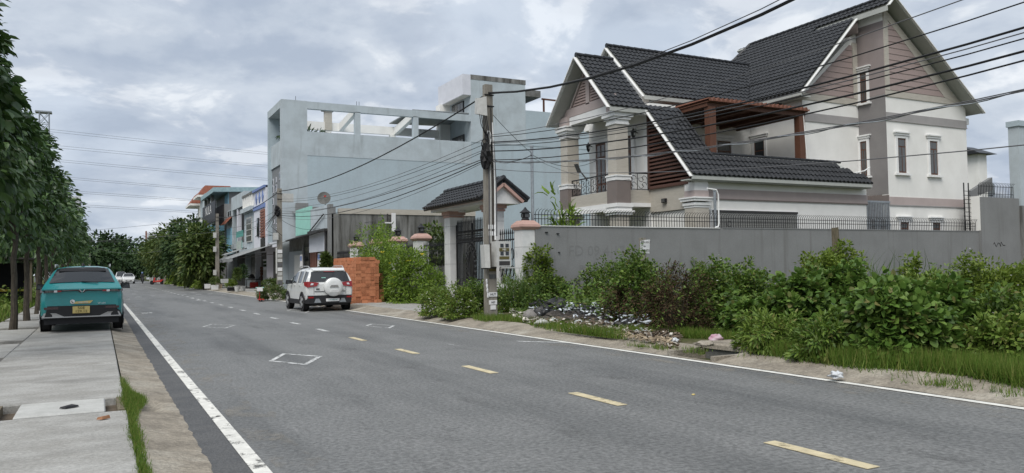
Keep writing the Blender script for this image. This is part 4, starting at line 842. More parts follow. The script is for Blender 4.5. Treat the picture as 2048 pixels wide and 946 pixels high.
MB().tube([(PX - .2 + .10 * math.cos(a), PY - .2, 4.95 + .16 * math.sin(a)) for a in np.linspace(0, 12.5, 26)], .016, 5).build('wire_coil', 'cable_black', p1, True); MB().tube([(PX - .06 + .07 * math.cos(a), PY - .16, 5.15 + .2 * math.sin(a)) for a in np.linspace(0, 6.2, 14)], .014, 5).build('wire_coil', 'trim_white', p1, True)
MB().blob((PX - .16, PY - .15, 4.62), (.14, .14, .36), 10, 8, .3, 4).build('splice_bundle', 'cable_black', p1)
for k, (z, w, m) in enumerate(((1.42, .2, 'ink_brown'), (1.22, .2, 'glass_curtain'), (.72, .26, 'paper_white'), (.5, .24, 'paper_white'), (.36, .16, 'paper_white'), (2.6, .22, 'paper_white'), (2.42, .2, 'paper_white'))):
    MB().box(PX - w / 2 + .02, PX + w / 2 + .02, PY - .126 - .002 * k, PY - .112, z, z + .12).build('poster', m, p1)
text('HUT', .09, 'ink_black', p1, (PX + .02, PY - .136, .78), FACE_CAM); text('HET', .07, 'ink_black', p1, (PX + .02, PY - .138, .56), FACE_CAM)
for k in range(4): MB().blob((PX - .17 + .01 * k, PY - .13, 1.15 - .13 * k), (.03, .02, .07), 6, 5, .3, k).build('torn_paper', 'paper_white', p1)

P2 = (9.3, 47.3)
p2 = pole('utility_pole', *P2, 6.35, 'concrete utility pole plastered with posters behind the white car', r0=.16, r1=.12)
MB().box(P2[0] - .4, P2[0] - .12, P2[1] - .3, P2[1] - .05, 3.35, 3.75).build('meter_box', 'plastic_box', p2); MB().box(P2[0] + .12, P2[0] + .75, P2[1] - .3, P2[1] - .1, 5.55, 6.05).build('junction_box', 'plastic_box', p2)
for k in range(9): MB().box(P2[0] - .15, P2[0] + .12, P2[1] - .14 - .002 * k, P2[1] - .11, .5 + k * .26, .5 + k * .26 + .2).build('poster', ('paper_white', 'cable_grey', 'plastic_box', 'concrete_pale')[k % 4], p2)
MB().blob((P2[0] - .15, P2[1] - .15, 5.0), (.16, .14, .3), 9, 7, .3, 9).build('splice_bundle', 'cable_black', p2); MB().tube([(P2[0] - .2, P2[1] - .14, 1.4), (P2[0] - .2, P2[1] - .14, 2.9)], .05, 6).build('conduit', 'plastic_box', p2)
for k in range(4): MB().tube([(P2[0] - .15, P2[1] - .16, 5.0), (P2[0] - .5 - .3 * k, P2[1] - .2, 4.1 - .2 * k), (P2[0] + .1 - .2 * k, P2[1] - .2, 3.6)], .014, 4).build('loose_wire', 'cable_black', p2, True)
P3 = (9.0, 72.5)
p3 = pole('utility_pole', *P3, 6.6, 'concrete utility pole with small white boxes beside the pruned street tree')
for z in (1.3, 3.3, 4.5): MB().box(P3[0] - .35, P3[0] - .1, P3[1] - .3, P3[1] - .1, z, z + .45).build('meter_box', 'plastic_box', p3)
p4 = pole('utility_pole', 8.6, 100.0, 6.6, 'far concrete utility pole between the street trees on the right'); p5 = pole('utility_pole', 7.9, 118.0, 6.4, 'farthest concrete utility pole beside the parked red motorbike')
p6 = pole('utility_pole', -1.5, 150.0, 7.6, 'slim concrete pole standing before the dark trees at the road end')
# wall mounted antenna mast on the stained wall
am = thing('antenna_mast', (15.9, 47.5, .1), 'thin blue mast with small white antenna panels against the stained wall', 'mast')
MB().tube([(15.9, 47.4, .1), (15.9, 47.4, 5.0)], .05, 6).build('shaft', 'dark_metal', am); MB().box(16.15, 16.38, 47.25, 47.4, 3.9, 5.05).build('panel', 'paper_white', am); MB().box(15.72, 16.2, 47.3, 47.4, 4.4, 4.48).build('bracket', 'paper_white', am)

# ------------------------------------------------------------------ cables
def cable(pts, r, label, m='cable_black', n=5, group='overhead cables'):
    ob = MB().tube(pts, r * .66, n).build('cable', m, None, True); ob['label'] = label; ob['category'] = 'cable'; ob['group'] = group; return ob
def sagline(a, b, sag, n=16):
    a, b = np.array(a, float), np.array(b, float); return [tuple(a + (b - a) * t - np.array([0, 0, 4 * sag * t * (1 - t)])) for t in np.linspace(0, 1, n)]
def through(z1, z2, y2=5.47, c=.0065, x1=PX, x2=PX, yend=-9.5):       # from the near pole towards and past the camera side
    out = []
    for y in np.linspace(PY, yend, 18):
        t = (PY - y) / (PY - y2); out.append((x1 + (x2 - x1) * t, y, z1 + (z2 - z1) * t + c * (y - PY) * (y - y2)))
    return out
cable(through(6.45, 5.66, 9.06, .012), .045, 'thickest black cable rising from the near pole top out of the picture top')
cable(through(6.42, 5.85, 8.0, .012), .014, 'thin wire just under the thickest cable at the picture top', 'cable_grey')
spec = [(5.25, 4.85, .012, 'thin wire crossing the upper villa gable', 'cable_grey'), (5.2, 4.55, .014, 'wire crossing the villa ridge and upper siding', 'cable_black'),
        (5.05, 4.25, .024, 'heavy cable crossing the villa at the narrow upper window', 'cable_black'), (5.02, 4.19, .012, 'thin wire just under the heavy upper window cable', 'cable_grey'),
        (4.95, 4.12, .014, 'middle wire crossing the pink siding of the villa', 'cable_black'), (4.8, 3.97, .024, 'heavy cable crossing the villa above the pergola corner', 'cable_black'),
        (4.55, 3.86, .018, 'lower cable crossing pergola and white wall of the villa', 'cable_black'), (4.5, 3.5, .013, 'twisted silver and black cable across balcony and villa windows', 'cable_grey'),
        (4.52, 3.52, .012, 'thin wire beside the twisted cable across the balcony', 'cable_grey'), (4.3, 2.86, .012, 'lowest thin wire reaching from the garage roof to the right edge', 'cable_grey')]
for z1, z2, r, lab, m in spec: cable(through(z1, z2, c=.0055 if z2 > 3 else .004), r, lab, m)
tw = through(4.5, 3.5, c=.0055); twp = []
for i in range(160):
    y = PY + (-9.5 - PY) * i / 159; t = (PY - y) / (PY - 5.47); twp.append((PX + .02 * math.cos(i * .9), y, 4.5 + (3.5 - 4.5) * t + .0055 * (y - PY) * (y - 5.47) + .02 * math.sin(i * .9)))
cable(twp, .011, 'bare silver strand wound round the twisted cable in front of the villa', 'galvanized', 4)
cable(sagline((PX, PY - .1, 6.45), (P2[0], P2[1], 6.2), .55), .035, 'thick black cable swooping between the two roadside poles')
for k, (z1, z2, sg) in enumerate(((5.15, 5.75, .5), (5.0, 5.6, .45), (4.85, 5.2, .4), (4.8, 5.05, .55), (4.6, 4.9, .4), (4.55, 4.8, .6), (4.5, 4.7, .7))):
    cable(sagline((PX - .1, PY, z1), (P2[0], P2[1], z2), sg), .022 if k in (4, 5) else .012, '%s wire of the bundle hanging between the two roadside poles' % ('topmost', 'second highest', 'third highest', 'middle', 'third lowest', 'second lowest', 'lowest')[k], 'cable_black' if k % 2 else 'cable_grey', group='bundle of wires between the poles')
for k, (z1, z2, sg) in enumerate(((6.2, 6.3, .5), (5.2, 5.4, .45), (5.0, 5.1, .6), (4.8, 4.9, .5))):
    cable(sagline((P2[0], P2[1], z1), (P3[0], P3[1], z2), sg), .035 if k == 0 else .014, '%s wire from the poster covered pole to the pole by the pruned tree' % ('thick topmost', 'upper thin', 'middle thin', 'lowest')[k], group='wires along the house row')
for k, (z1, z2, sg) in enumerate(((6.4, 6.4, .6), (5.2, 5.2, .9))):
    cable(sagline((P3[0], P3[1], z1), (8.6, 100, z2), sg), .02, ('higher' if k == 0 else 'lower, sagging') + ' far wire passing in front of the street trees', group='far wires along the street')
    cable(sagline((P3[0] - .1, P3[1], z1 - .6), (-1.5, 150, 7.2 - .8 * k), .8 + .6 * k), .02, ('higher' if k == 0 else 'lower') + ' pale wire crossing the road in the distance', 'cable_grey', group='far wires crossing the road')
    cable(sagline((P3[0] - .1, P3[1], z1 - .2), (-40, 160, 8.0 - .8 * k), 1.0), .02, ('higher' if k == 0 else 'lower') + ' thin grey wire crossing above the far trees', 'cable_grey', group='thin grey wires over the far trees')
cable(sagline((PX + .1, PY, 5.9), (13.07, YW + .3, 5.4), .05, 6), .012, 'short stay wire from the near pole to the steel post', 'cable_black')
cable(sagline((PX + .1, PY, 4.55), (13.07, YW + .3, 5.35), .12, 8), .02, 'short cable from the near pole to the steel post top', 'cable_black'); cable(sagline((13.07, YW + .3, 5.35), (19.0, 28.5, 6.1), .35, 10), .014, 'service wire from the steel post to the villa balcony', 'cable_black')
cable(sagline((13.07, YW + .3, 5.25), (20.6, 27.3, 5.3), .4, 10), .01, 'thin service wire from the steel post to the villa door', 'cable_grey')
cable(sagline((P2[0], P2[1], 4.6), (12.3, 50, 4.2), .3, 8), .015, 'wire from the poster covered pole to the low shop', 'cable_black')
cable(sagline((12.4, 47.9, 4.1), (15.9, 47.4, 4.9), .15, 8), .015, 'wire along the stained wall to the antenna mast', 'cable_grey')

# high voltage line and lattice tower far away
def lattice(x, y, h, w, label):
    t = thing('lattice_tower', (x, y, 0), label, 'tower'); b = MB(); ww = lambda z: w * (1 - .35 * z / h)
    for sx in (-1, 1):
        for sy in (-1, 1): b.bar((x + sx * ww(0), y + sy * ww(0), 0), (x + sx * ww(h), y + sy * ww(h), h), .16)
    b.build('leg_frame', 'galvanized', t); q = MB(); n = 16
    for i in range(n):
        z0, z1 = h * i / n, h * (i + 1) / n
        for sy in (-1, 1):
            for d in (-1, 1): q.bar((x - d * ww(z0), y + sy * ww(z0), z0), (x + d * ww(z1), y + sy * ww(z1), z1), .09)
            q.bar((x - ww(z1), y + sy * ww(z1), z1), (x + ww(z1), y + sy * ww(z1), z1), .09)
    q.build('bracing', 'galvanized', t, kind='stuff'); MB().box(x - 1.4, x + 1.2, y - 1.0, y + 1.0, h, h + .25).build('crossarm', 'galvanized', t); MB().bar((x - 1.4, y, h * .86), (x + 1.2, y, h * .86), .2).build('crossarm', 'galvanized', t); return t
LT = atx(88, 240, -11.0); LY = LT[1]; TX, TY = aty(88, 300, 165)[0], 165.0; TH = aty(88, 226, 165)[2]
lattice(TX, TY, TH, 1.15, 'steel lattice tower top rising above the trees at the left edge')
for k, (v0, v1, v2) in enumerate(((258, 300, 313), (263, 304, 318), (290, 326, 324), (295, 330, 328), (318, 352, 336), (322, 356, 340), (352, 383, 346), (356, 386, 350), (380, 405, 358), (384, 408, 362), (408, 427, 372), (412, 430, 376))):
    A = aty(40, v0 - 6, 160); C = aty(2300, v2, 420); B_ = aty(530, v1, 230); tq = .0
    pts = []
    for t in np.linspace(0, 1, 30):     # quadratic through A, near B, to C
        p = A * (1 - t) + C * t; pts.append(p)
    tb = min(range(30), key=lambda i: abs(proj(pts[i])[0] - 530)); tt = tb / 29; want = aty(530, v1, pts[tb][1])[2]; sg = (pts[tb][2] - want) / (4 * tt * (1 - tt))
    pts = [tuple(p - np.array([0, 0, 4 * sg * t * (1 - t)])) for p, t in zip(pts, np.linspace(0, 1, 30))]
    cable(pts, .036, '%s line of the %s high voltage pair across the sky' % ('lower' if k % 2 else 'upper', ('topmost', 'second', 'third', 'fourth', 'fifth', 'lowest')[k // 2]), 'wire_far', 4, 'high voltage lines')
# ------------------------------------------------------------------ tall blue grey house
mat('grey_screen', (.20, .21, .22), .85, (.17, .18, .19), 3); mat('mint', (.30, .58, .50), .7, (.27, .53, .46), 2); mat('teal_paint', (.10, .30, .27), .7); mat('sky_paint', (.22, .42, .52), .7, (.18, .36, .46), 2)
mat('blue_paint', (.16, .22, .42), .7); mat('lilac_white', (.62, .63, .68), .75, (.56, .57, .62), 1.5); mat('brown_panel', (.25, .12, .09), .7, (.20, .09, .065), 4, stretch=(1, 1, 8)); mat('red_roof', (.28, .10, .065), .8, (.20, .075, .05), 4)
mat('tin', (.33, .35, .35), .45, (.24, .25, .25), 3, metal=.4); mat('awning_grey', (.26, .27, .27), .8, (.20, .21, .21), 2.5); mat('awning_teal', (.30, .42, .45), .7, (.22, .32, .35), 3); mat('dark_interior', (.018, .018, .02), .9); mat('signboard', (.60, .62, .67), .7, (.56, .58, .63), 2)
mat('yellow_thing', (.55, .42, .05), .6); mat('red_thing', (.45, .04, .03), .5); mat('terracotta', (.30, .15, .08), .8)
YT = 62.5
tall = thing('tall_house', (28, 65.3, 0), 'tall bluish grey concrete house with open roof frame and stair tower', 'house')
T_ = lambda b, n, m, **k: b.build(n, m, tall, **k)
T_(MB().box(14.45, 44, YT, YT + 5.6, 0, 12.5), 'wall', 'blue_grey_plaster'); T_(MB().box(14.45, 28.6, YT - .02, YT, 10.6, 12.5), 'upper_wall', 'weathered_plaster')
T_(MB().box(12.45, 14.45, YT, YT + .5, 0, 14.9), 'front_fin', 'weathered_plaster'); T_(MB().box(12.45, 14.45, YT + 5.3, YT + 5.7, 3.9, 14.9), 'front_fin', 'blue_grey_plaster'); T_(MB().box(12.45, 14.44, YT + .5, YT + 5.3, 14.3, 14.9), 'front_beam', 'weathered_plaster')
T_(MB().box(12.65, 14.44, YT + .5, YT + 5.3, 10.0, 11.9), 'front_parapet', 'weathered_plaster')
fr = T_(MB().box(12.75, 14.44, YT + .5, YT + 5.3, 3.9, 9.98), 'facade', 'grey_screen')
hr = random.Random(5)
for k in range(16):
    y = YT + .8 + hr.random() * 4.0; z = 4.5 + hr.random() * 4.8; s = .18 + .16 * hr.random()
    w = MB().box(12.70, 12.76, y - .05, y + s + .05, z - .05, z + s * 1.5 + .05).build('hole_frame', 'lilac_white', fr); MB().box(12.69, 12.70, y, y + s, z, z + s * 1.5).build('pane', 'glass_dark', w)
T_(MB().box(13.2, 14.44, YT + .5, YT + 5.3, 0, 3.85), 'ground_front', 'brown_panel'); T_(MB().box(12.5, 14.44, YT + .5, YT + 5.3, 3.5, 3.9), 'canopy_slab', 'lilac_white')
for x, w in ((18.3, .45), (23.3, .45)): T_(MB().box(x, x + w, YT, YT + .4, 12.5, 14.35), 'roof_column', 'weathered_plaster')
for x in (17.2, 23.0, 27.4): T_(MB().box(x, x + .5, YT + 5.1, YT + 5.5, 12.5, 13.6), 'roof_column', 'white_plaster')
T_(MB().box(17.15, 17.75, YT + 5.05, YT + 5.55, 13.6, 15.3), 'brick_stub', 'stone_tile'); T_(MB().box(16.95, 17.95, YT + 4.9, YT + 5.7, 15.3, 15.4), 'stub_cap', 'dark_metal')
T_(MB().box(14.45, 28.6, YT, YT + .35, 14.3, 14.88), 'roof_beam', 'weathered_plaster'); T_(MB().box(14.45, 28.6, YT + 5.15, YT + 5.5, 13.6, 14.3), 'roof_beam', 'white_plaster')
for x in (18.35, 23.35): T_(MB().hull([(x, YT + .35, 14.3), (x + .35, YT + .35, 14.3), (x + .35, YT + 5.15, 13.6), (x, YT + 5.15, 13.6)], [(x, YT + .35, 14.85), (x + .35, YT + .35, 14.85), (x + .35, YT + 5.15, 14.25), (x, YT + 5.15, 14.25)]), 'cross_beam', 'white_plaster')
T_(MB().hull([(23.4, YT + .4, 14.95), (28.6, YT + .4, 15.05), (28.6, YT + 5.4, 14.75), (23.0, YT + 5.4, 14.6)], [(23.4, YT + .4, 15.03), (28.6, YT + .4, 15.13), (28.6, YT + 5.4, 14.83), (23.0, YT + 5.4, 14.68)]), 'roof_sheet', 'tin')
T_(MB().box(28.6, 34.0, YT - .03, YT + 5.6, 12.5, 18.4), 'stair_tower', 'weathered_plaster'); T_(MB().box(28.6, 34.05, YT - .05, YT + 5.65, 18.0, 18.42), 'tower_edge', 'cement_stained')
T_(MB().box(27.85, 28.6, YT - .03, YT + 5.6, 16.6, 18.4), 'tower_canopy', 'lilac_white'); T_(MB().box(27.9, 28.58, YT + .02, YT + 5.5, 16.55, 16.6), 'canopy_underside', 'white_plaster')
for z0, z1 in ((14.9, 16.4), (12.55, 13.4)):
    w = T_(MB().box(28.5, 28.6, YT + 1.4, YT + 4.0, z0, z1), 'window', 'black_plastic')
    for k in range(4): MB().box(28.49, 28.5, YT + 1.48 + k * .64, YT + 1.48 + k * .64 + .54, z0 + .08, z1 - .08).build('pane', 'glass_curtain', w)
T_(MB().box(27.6, 28.6, YT + 4.6, YT + 5.6, 12.5, 16.6), 'tower_wing', 'white_plaster'); T_(MB().box(34.0, 44.5, YT - .03, YT + .5, 12.5, 15.7), 'rear_wall', 'blue_grey_plaster'); T_(MB().box(34.0, 35.6, YT - .01, YT + 3, 17.0, 17.6), 'tower_ledge', 'concrete_dark')
for x in (13.6, 18.5, 18.7): T_(MB().bar((x, YT + .2, 14.9), (x, YT + .2, 15.25), .03), 'rebar', 'dark_metal')
T_(MB().hull([(24.4, YT - .03, 4.0), (26.6, YT - .03, 4.0), (26.6, YT, 4.0), (24.4, YT, 4.0)], [(24.8, YT - .03, 10.0), (26.4, YT - .03, 9.6), (26.4, YT, 9.6), (24.8, YT, 10.0)]), 'patch', 'cement_wall') if False else None
ant = thing('roof_antenna', (40, 63.5, 15.7), 'red and white steel antenna frame lying on the roof edge behind the villa gable', 'antenna')
for a, b_ in (((36.0, 63, 17.0), (42.5, 63, 16.9)), ((39, 63, 17.2), (43.5, 63, 19.2)), ((41, 63, 17.0), (43.5, 63, 19.2)), ((38.5, 63, 17.0), (41.5, 63, 18.3)), ((42.5, 63, 15.7), (42.5, 63, 18.8)), ((36.2, 63, 15.7), (36.2, 63, 17.0)), ((40, 63, 17.0), (42.4, 63, 15.8))):
    MB().bar(a, b_, .14).build('strut', 'paper_white' if a[0] > 38 else 'wood_brown', ant)
plm = bush('potted_palm', (14.9, 66.5, 12.5), (1.6, 1.0, .9), 40, 10, .5, .08, 'leaf_far', 'dark palm fronds showing above the roof parapet of the tall house', shape='blade2', cat='plant', clump_r=.3, stems=0)

# low shop row with signboard and stained side wall
shop = thing('low_shop', (16, 54, 0), 'low shop with mint panel, blank white signboard and brown doors', 'shop')
S_ = lambda b, n, m, **k: b.build(n, m, shop, **k)
S_(MB().box(12.45, 22, 47.6, 47.9, 0, 4.97), 'side_wall', 'cement_stained'); S_(MB().box(12.9, 22, 47.55, 47.95, 4.97, 5.30), 'wall_coping', 'stone_tile')
S_(MB().box(12.3, 12.55, 47.6, 48.1, 0, 5.55), 'corner_post', 'cement_wall'); S_(MB().box(12.3, 12.5, 48.1, 52.4, 4.05, 5.55), 'fascia_panel', 'weathered_plaster')
S_(MB().box(12.15, 12.25, 48.2, 52.2, 2.72, 4.0), 'signboard', 'signboard'); S_(MB().box(12.1, 12.3, 48.05, 52.5, 4.0, 4.1), 'sign_frame', 'dark_metal')
for y in (48.15, 52.3): S_(MB().box(12.15, 12.22, y, y + .06, .1, 4.0), 'sign_frame', 'dark_metal')
S_(MB().box(12.3, 12.45, 52.5, 56.9, 4.0, 5.8), 'mint_panel', 'mint'); S_(MB().box(12.46, 14, 52.5, 56.9, 4.2, 5.75), 'panel_box', 'cement_wall')
S_(MB().bar((12.2, 48.6, 5.0), (12.2, 53.5, 3.8), .06), 'diagonal_pipe', 'dark_metal'); S_(MB().hull([(11.3, 57.0, 3.5), (11.3, 62.3, 3.5), (13.2, 62.3, 4.0), (13.2, 57.0, 4.0)], [(11.3, 57.0, 3.56), (11.3, 62.3, 3.56), (13.2, 62.3, 4.06), (13.2, 57.0, 4.06)]), 'tin_awning', 'tin')
S_(MB().hull([(11.6, 48.0, 3.85), (11.6, 57.0, 3.65), (13.2, 57.0, 4.0), (13.2, 48.0, 4.05)], [(11.6, 48.0, 3.9), (11.6, 57.0, 3.7), (13.2, 57.0, 4.05), (13.2, 48.0, 4.1)]), 'dark_awning', 'dark_metal')
S_(MB().box(13.0, 22, 47.9, 62.4, 0, 4.0), 'shop_front', 'concrete_dark'); S_(MB().box(12.9, 13.0, 57.4, 62.2, .1, 3.0), 'shutter', 'galvanized')
for y0, y1 in ((48.6, 50.0), (53.2, 55.0), (50.3, 51.6)):
    d = S_(MB().box(12.88, 13.0, y0, y1, .1, 2.9), 'door', 'brown_panel')
    for k in range(4): MB().box(12.86, 12.88, y0 + .08 + k * (y1 - y0) / 4, y0 + (k + 1) * (y1 - y0) / 4 - .04, .2, 2.8).build('plank', 'brown_panel', d)
S_(MB().box(12.9, 13.0, 55.4, 57.0, .1, 3.2), 'window', 'glass_dark'); S_(MB().box(12.86, 12.9, 58.0, 60.0, .1, 2.7), 'white_door', 'plastic_box'); S_(MB().box(12.84, 12.9, 57.0, 57.3, .1, 3.4), 'post', 'cement_wall')
S_(MB().box(13.5, 14.4, 62.0, 62.45, 4.0, 6.8), 'electric_box', 'cement_wall'); S_(MB().hull([(13.2, 61.0, 5.9), (13.8, 61.0, 5.9), (13.8, 62.4, 6.1), (13.2, 62.4, 6.1)], [(13.2, 61.0, 5.95), (13.8, 61.0, 5.95), (13.8, 62.4, 6.15), (13.2, 62.4, 6.15)]), 'tin_hood', 'tin')
for i, (x, y) in enumerate(((16.7, 47.45), (19.3, 47.45))): S_(MB().box(x, x + .5, y, y + .15, 3.3 - .1 * i, 3.5), 'wall_vent', 'paper_white' if i == 0 else 'dark_interior')
dish = thing('satellite_dish', (12.9, 50.6, 5.55), 'round grey satellite dish on the shop parapet', 'satellite dish')
dp = MB(); c0 = Vector((12.75, 50.6, 6.15)); ax = Vector((-.35, -1, .25)).normalized(); ux = ax.cross(Vector((0, 0, 1))).normalized(); uz = ux.cross(ax)
for i in range(6):
    for j in range(20): a = j / 20 * 6.283; r_ = .42 * i / 5; p = c0 + (ux * math.cos(a) + uz * math.sin(a)) * r_ + ax * (r_ * r_ * .5); dp.v.append(tuple(p))
dp.f = [(i * 20 + j, i * 20 + (j + 1) % 20, i * 20 + 20 + (j + 1) % 20, i * 20 + 20 + j) for i in range(5) for j in range(20)]
dp.build('reflector', 'concrete_dark', dish, True); MB().bar(tuple(c0), tuple(c0 + ax * .45 + Vector((0, 0, -.02))), .02).build('feed_arm', 'galvanized', dish); MB().box(c0.x - .12, c0.x - .02, c0.y - .55, c0.y - .4, c0.z + .05, c0.z + .15).build('feed_horn', 'red_thing', dish); MB().bar((12.85, 50.65, 5.5), (12.8, 50.65, 6.1), .05).build('mast', 'galvanized', dish)
for k, (y, z) in enumerate(((55.2, 2.05), (50.2, 2.05))):
    bn = MB().hull([(12.3, y - .35, z - .3), (12.34, y - .35, z - .3), (12.34, y + .45, z - .3), (12.3, y + .45, z - .3)], [(12.3, y - .25, z + .6), (12.34, y - .25, z + .6), (12.34, y + .3, z + .6), (12.3, y + .3, z + .6)]).build('hanging_banner', 'paper_white', None)
    bn['label'] = ('white and blue price banner hanging by the brown shop door' if k == 0 else 'white and blue banner hanging under the blank signboard'); bn['category'] = 'banner'; MB().box(12.285, 12.3, y - .22, y + .26, z + .18, z + .5).build('blue_print', 'blue_paint', bn)

# ------------------------------------------------------------------ row houses
def rowhouse(name, y0, y1, z1, m, label, x0=12.5, ground='dark_interior'):
    h = thing(name, (x0 + 4, (y0 + y1) / 2, 0), label, 'house', 'row houses along the street'); MB().box(x0, x0 + 12, y0, y1, 3.2, z1).build('wall', m, h); MB().box(x0 + .6, x0 + 12, y0, y1, 0, 3.2).build('ground_floor', ground, h)
    for y in (y0, y1 - .25): MB().box(x0 + .1, x0 + .6, y, y + .25, 0, 3.2).build('pier', m, h)
    return h
h1 = rowhouse('white_row_house', 68.3, 74.0, 8.75, 'lilac_white', 'white row house with blue diamond parapet and brown louvre window', 12.3, 'concrete_dark')
MB().box(12.2, 12.3, 68.4, 73.9, 6.95, 7.3).build('blue_band', 'blue_paint', h1); MB().box(12.15, 12.5, 68.3, 74.0, 8.6, 8.8).build('parapet_cap', 'blue_paint', h1)
for k in range(3): y = 69.5 + k * 1.55; MB().hull([(12.24, y, 7.45), (12.3, y, 7.45), (12.3, y + .01, 7.45), (12.24, y + .01, 7.45)], [(12.24, y - .4, 7.95), (12.3, y - .4, 7.95), (12.3, y + .4, 7.95), (12.24, y + .4, 7.95)]).hull([(12.24, y - .4, 7.95), (12.3, y - .4, 7.95), (12.3, y + .4, 7.95), (12.24, y + .4, 7.95)], [(12.24, y, 8.45), (12.3, y, 8.45), (12.3, y + .01, 8.45), (12.24, y + .01, 8.45)]).build('diamond', 'blue_paint', h1)
lv = MB().box(12.2, 12.3, 68.5, 70.2, 4.4, 6.8).build('louvre_window', 'brown_panel', h1); MB().box(12.18, 12.3, 68.5, 70.1, 3.25, 4.35).build('lower_window', 'dark_metal', h1)
for k in range(10): MB().box(12.15, 12.2, 68.5, 70.2, 4.45 + k * .235, 4.6 + k * .235).build('slat', 'brown_panel', lv)
w = MB().box(12.2, 12.3, 71.2, 72.0, 4.6, 6.2).build('window', 'black_plastic', h1); MB().box(12.19, 12.2, 71.3, 71.9, 4.7, 6.1).build('pane', 'glass_dark', w)
d = MB().box(12.6, 12.85, 69.4, 71.2, 0.1, 2.6).build('door', 'lilac_white', h1)
for i in range(2):
    for j in range(4): MB().box(12.58, 12.6, 69.55 + j * .4, 69.85 + j * .4, 1.95 + i * .28, 2.16 + i * .28).build('pane', 'glass_dark', d)
for j in range(4): MB().box(12.58, 12.6, 69.55 + j * .4, 69.85 + j * .4, .3, 1.7).build('door_panel', 'plastic_box', d)
h2 = rowhouse('grey_row_house', 74.1, 80.0, 7.5, 'weathered_plaster', 'pale grey row house with white baluster parapet', 12.4, 'concrete_dark')
MB().box(12.0, 12.5, 74.2, 79.9, 7.1, 7.5).build('cornice', 'weathered_plaster', h2); MB().box(12.15, 12.45, 74.2, 79.9, 8.6, 8.8).build('parapet_cap', 'concrete_dark', h2)
for k in range(6): MB().box(12.2, 12.4, 74.4 + k * .98, 74.85 + k * .98, 7.5, 8.6).build('baluster', 'white_plaster', h2)
MB().box(12.3, 12.45, 74.2, 79.9, 7.5, 7.9).build('parapet', 'white_plaster', h2)
w = MB().box(12.3, 12.4, 75.4, 78.2, 4.3, 6.6).build('window', 'plastic_box', h2)
for i in range(4):
    for j in range(4): MB().box(12.29, 12.3, 75.5 + i * .68, 76.05 + i * .68, 4.4 + j * .55, 4.85 + j * .55).build('pane', 'glass_curtain', w)
MB().box(11.7, 12.4, 74.2, 79.9, 3.2, 3.6).build('canopy', 'weathered_plaster', h2)
h3 = rowhouse('column_row_house', 80.1, 88.5, 9.3, 'cement_wall', 'grey row house with tall column, teal balcony rail and open loggia', 12.9, 'concrete_dark')
MB().box(12.4, 13.0, 80.1, 88.5, 8.0, 9.4).build('eave_box', 'weathered_plaster', h3); MB().box(12.45, 12.85, 84.6, 85.1, 3.2, 8.0).build('column', 'lilac_white', h3); MB().box(12.82, 12.9, 80.4, 84.4, 5.6, 7.9).build('loggia', 'dark_interior', h3)
MB().box(12.3, 12.9, 80.2, 88.4, 3.9, 4.4).build('balcony', 'weathered_plaster', h3); MB().box(12.3, 12.36, 80.3, 84.4, 5.0, 5.6).build('teal_rail', 'teal_paint', h3)
w = MB().box(12.25, 12.3, 80.6, 84.0, 3.3, 4.6).build('grille_window', 'teal_paint', h3)
for k in range(8): MB().box(12.22, 12.25, 80.7 + k * .42, 80.85 + k * .42, 3.3, 4.6).build('bar', 'plastic_box', w)
MB().box(12.84, 12.9, 85.4, 88.2, 3.4, 5.5).build('teal_door', 'teal_paint', h3)
h4 = rowhouse('narrow_row_house', 88.7, 93.5, 8.3, 'weathered_plaster', 'narrow row house with dark brick chimney block and small red tile hood', 12.6, 'concrete_dark')
MB().box(12.7, 14, 88.8, 90.0, 8.3, 9.6).build('brick_block', 'brown_panel', h4); MB().hull([(11.9, 89.2, 6.7), (11.9, 93.4, 6.7), (12.7, 93.4, 7.6), (12.7, 89.2, 7.6)], [(11.9, 89.2, 6.76), (11.9, 93.4, 6.76), (12.7, 93.4, 7.66), (12.7, 89.2, 7.66)]).build('tile_hood', 'red_roof', h4)
for y in (90.2, 91.6): MB().box(12.55, 12.6, y, y + .7, 7.7, 8.2).build('window', 'glass_dark', h4)
MB().box(12.5, 12.6, 89.5, 92.8, 3.4, 6.3).build('blue_front', 'sky_paint', h4)
h5 = rowhouse('blue_row_house', 93.6, 105, 9.2, 'cement_wall', 'pale blue house with overhanging flat roof and balcony', 12.4, 'concrete_dark')
MB().hull([(11.2, 93.4, 10.5), (16.5, 93.4, 10.7), (16.5, 106, 10.7), (11.2, 106, 10.5)], [(11.2, 93.4, 11.0), (16.5, 93.4, 11.2), (16.5, 106, 11.2), (11.2, 106, 11.0)]).build('roof', 'awning_teal', h5)
MB().box(12.9, 24, 94, 105, 9.2, 10.7).build('upper_wall', 'cement_wall', h5); MB().box(12.85, 12.9, 94, 97, 7.2, 10.6).build('blue_wall', 'sky_paint', h5)
for y in (98, 101.5, 104.5): MB().box(11.5, 11.8, y, y + .35, 6.8, 10.5).build('column', 'concrete_dark', h5)
MB().box(11.0, 12.4, 94, 105, 6.2, 6.8).build('balcony', 'sky_paint', h5); MB().box(11.0, 11.1, 94, 105, 6.8, 7.8).build('balcony_wall', 'weathered_plaster', h5); MB().box(12.3, 12.4, 94.2, 104.8, 6.9, 9.2).build('room_opening', 'dark_interior', h5)
h6 = rowhouse('red_roof_house', 112, 122, 11.2, 'white_plaster', 'house with stepped red tile roofs above the street trees', 12.5)
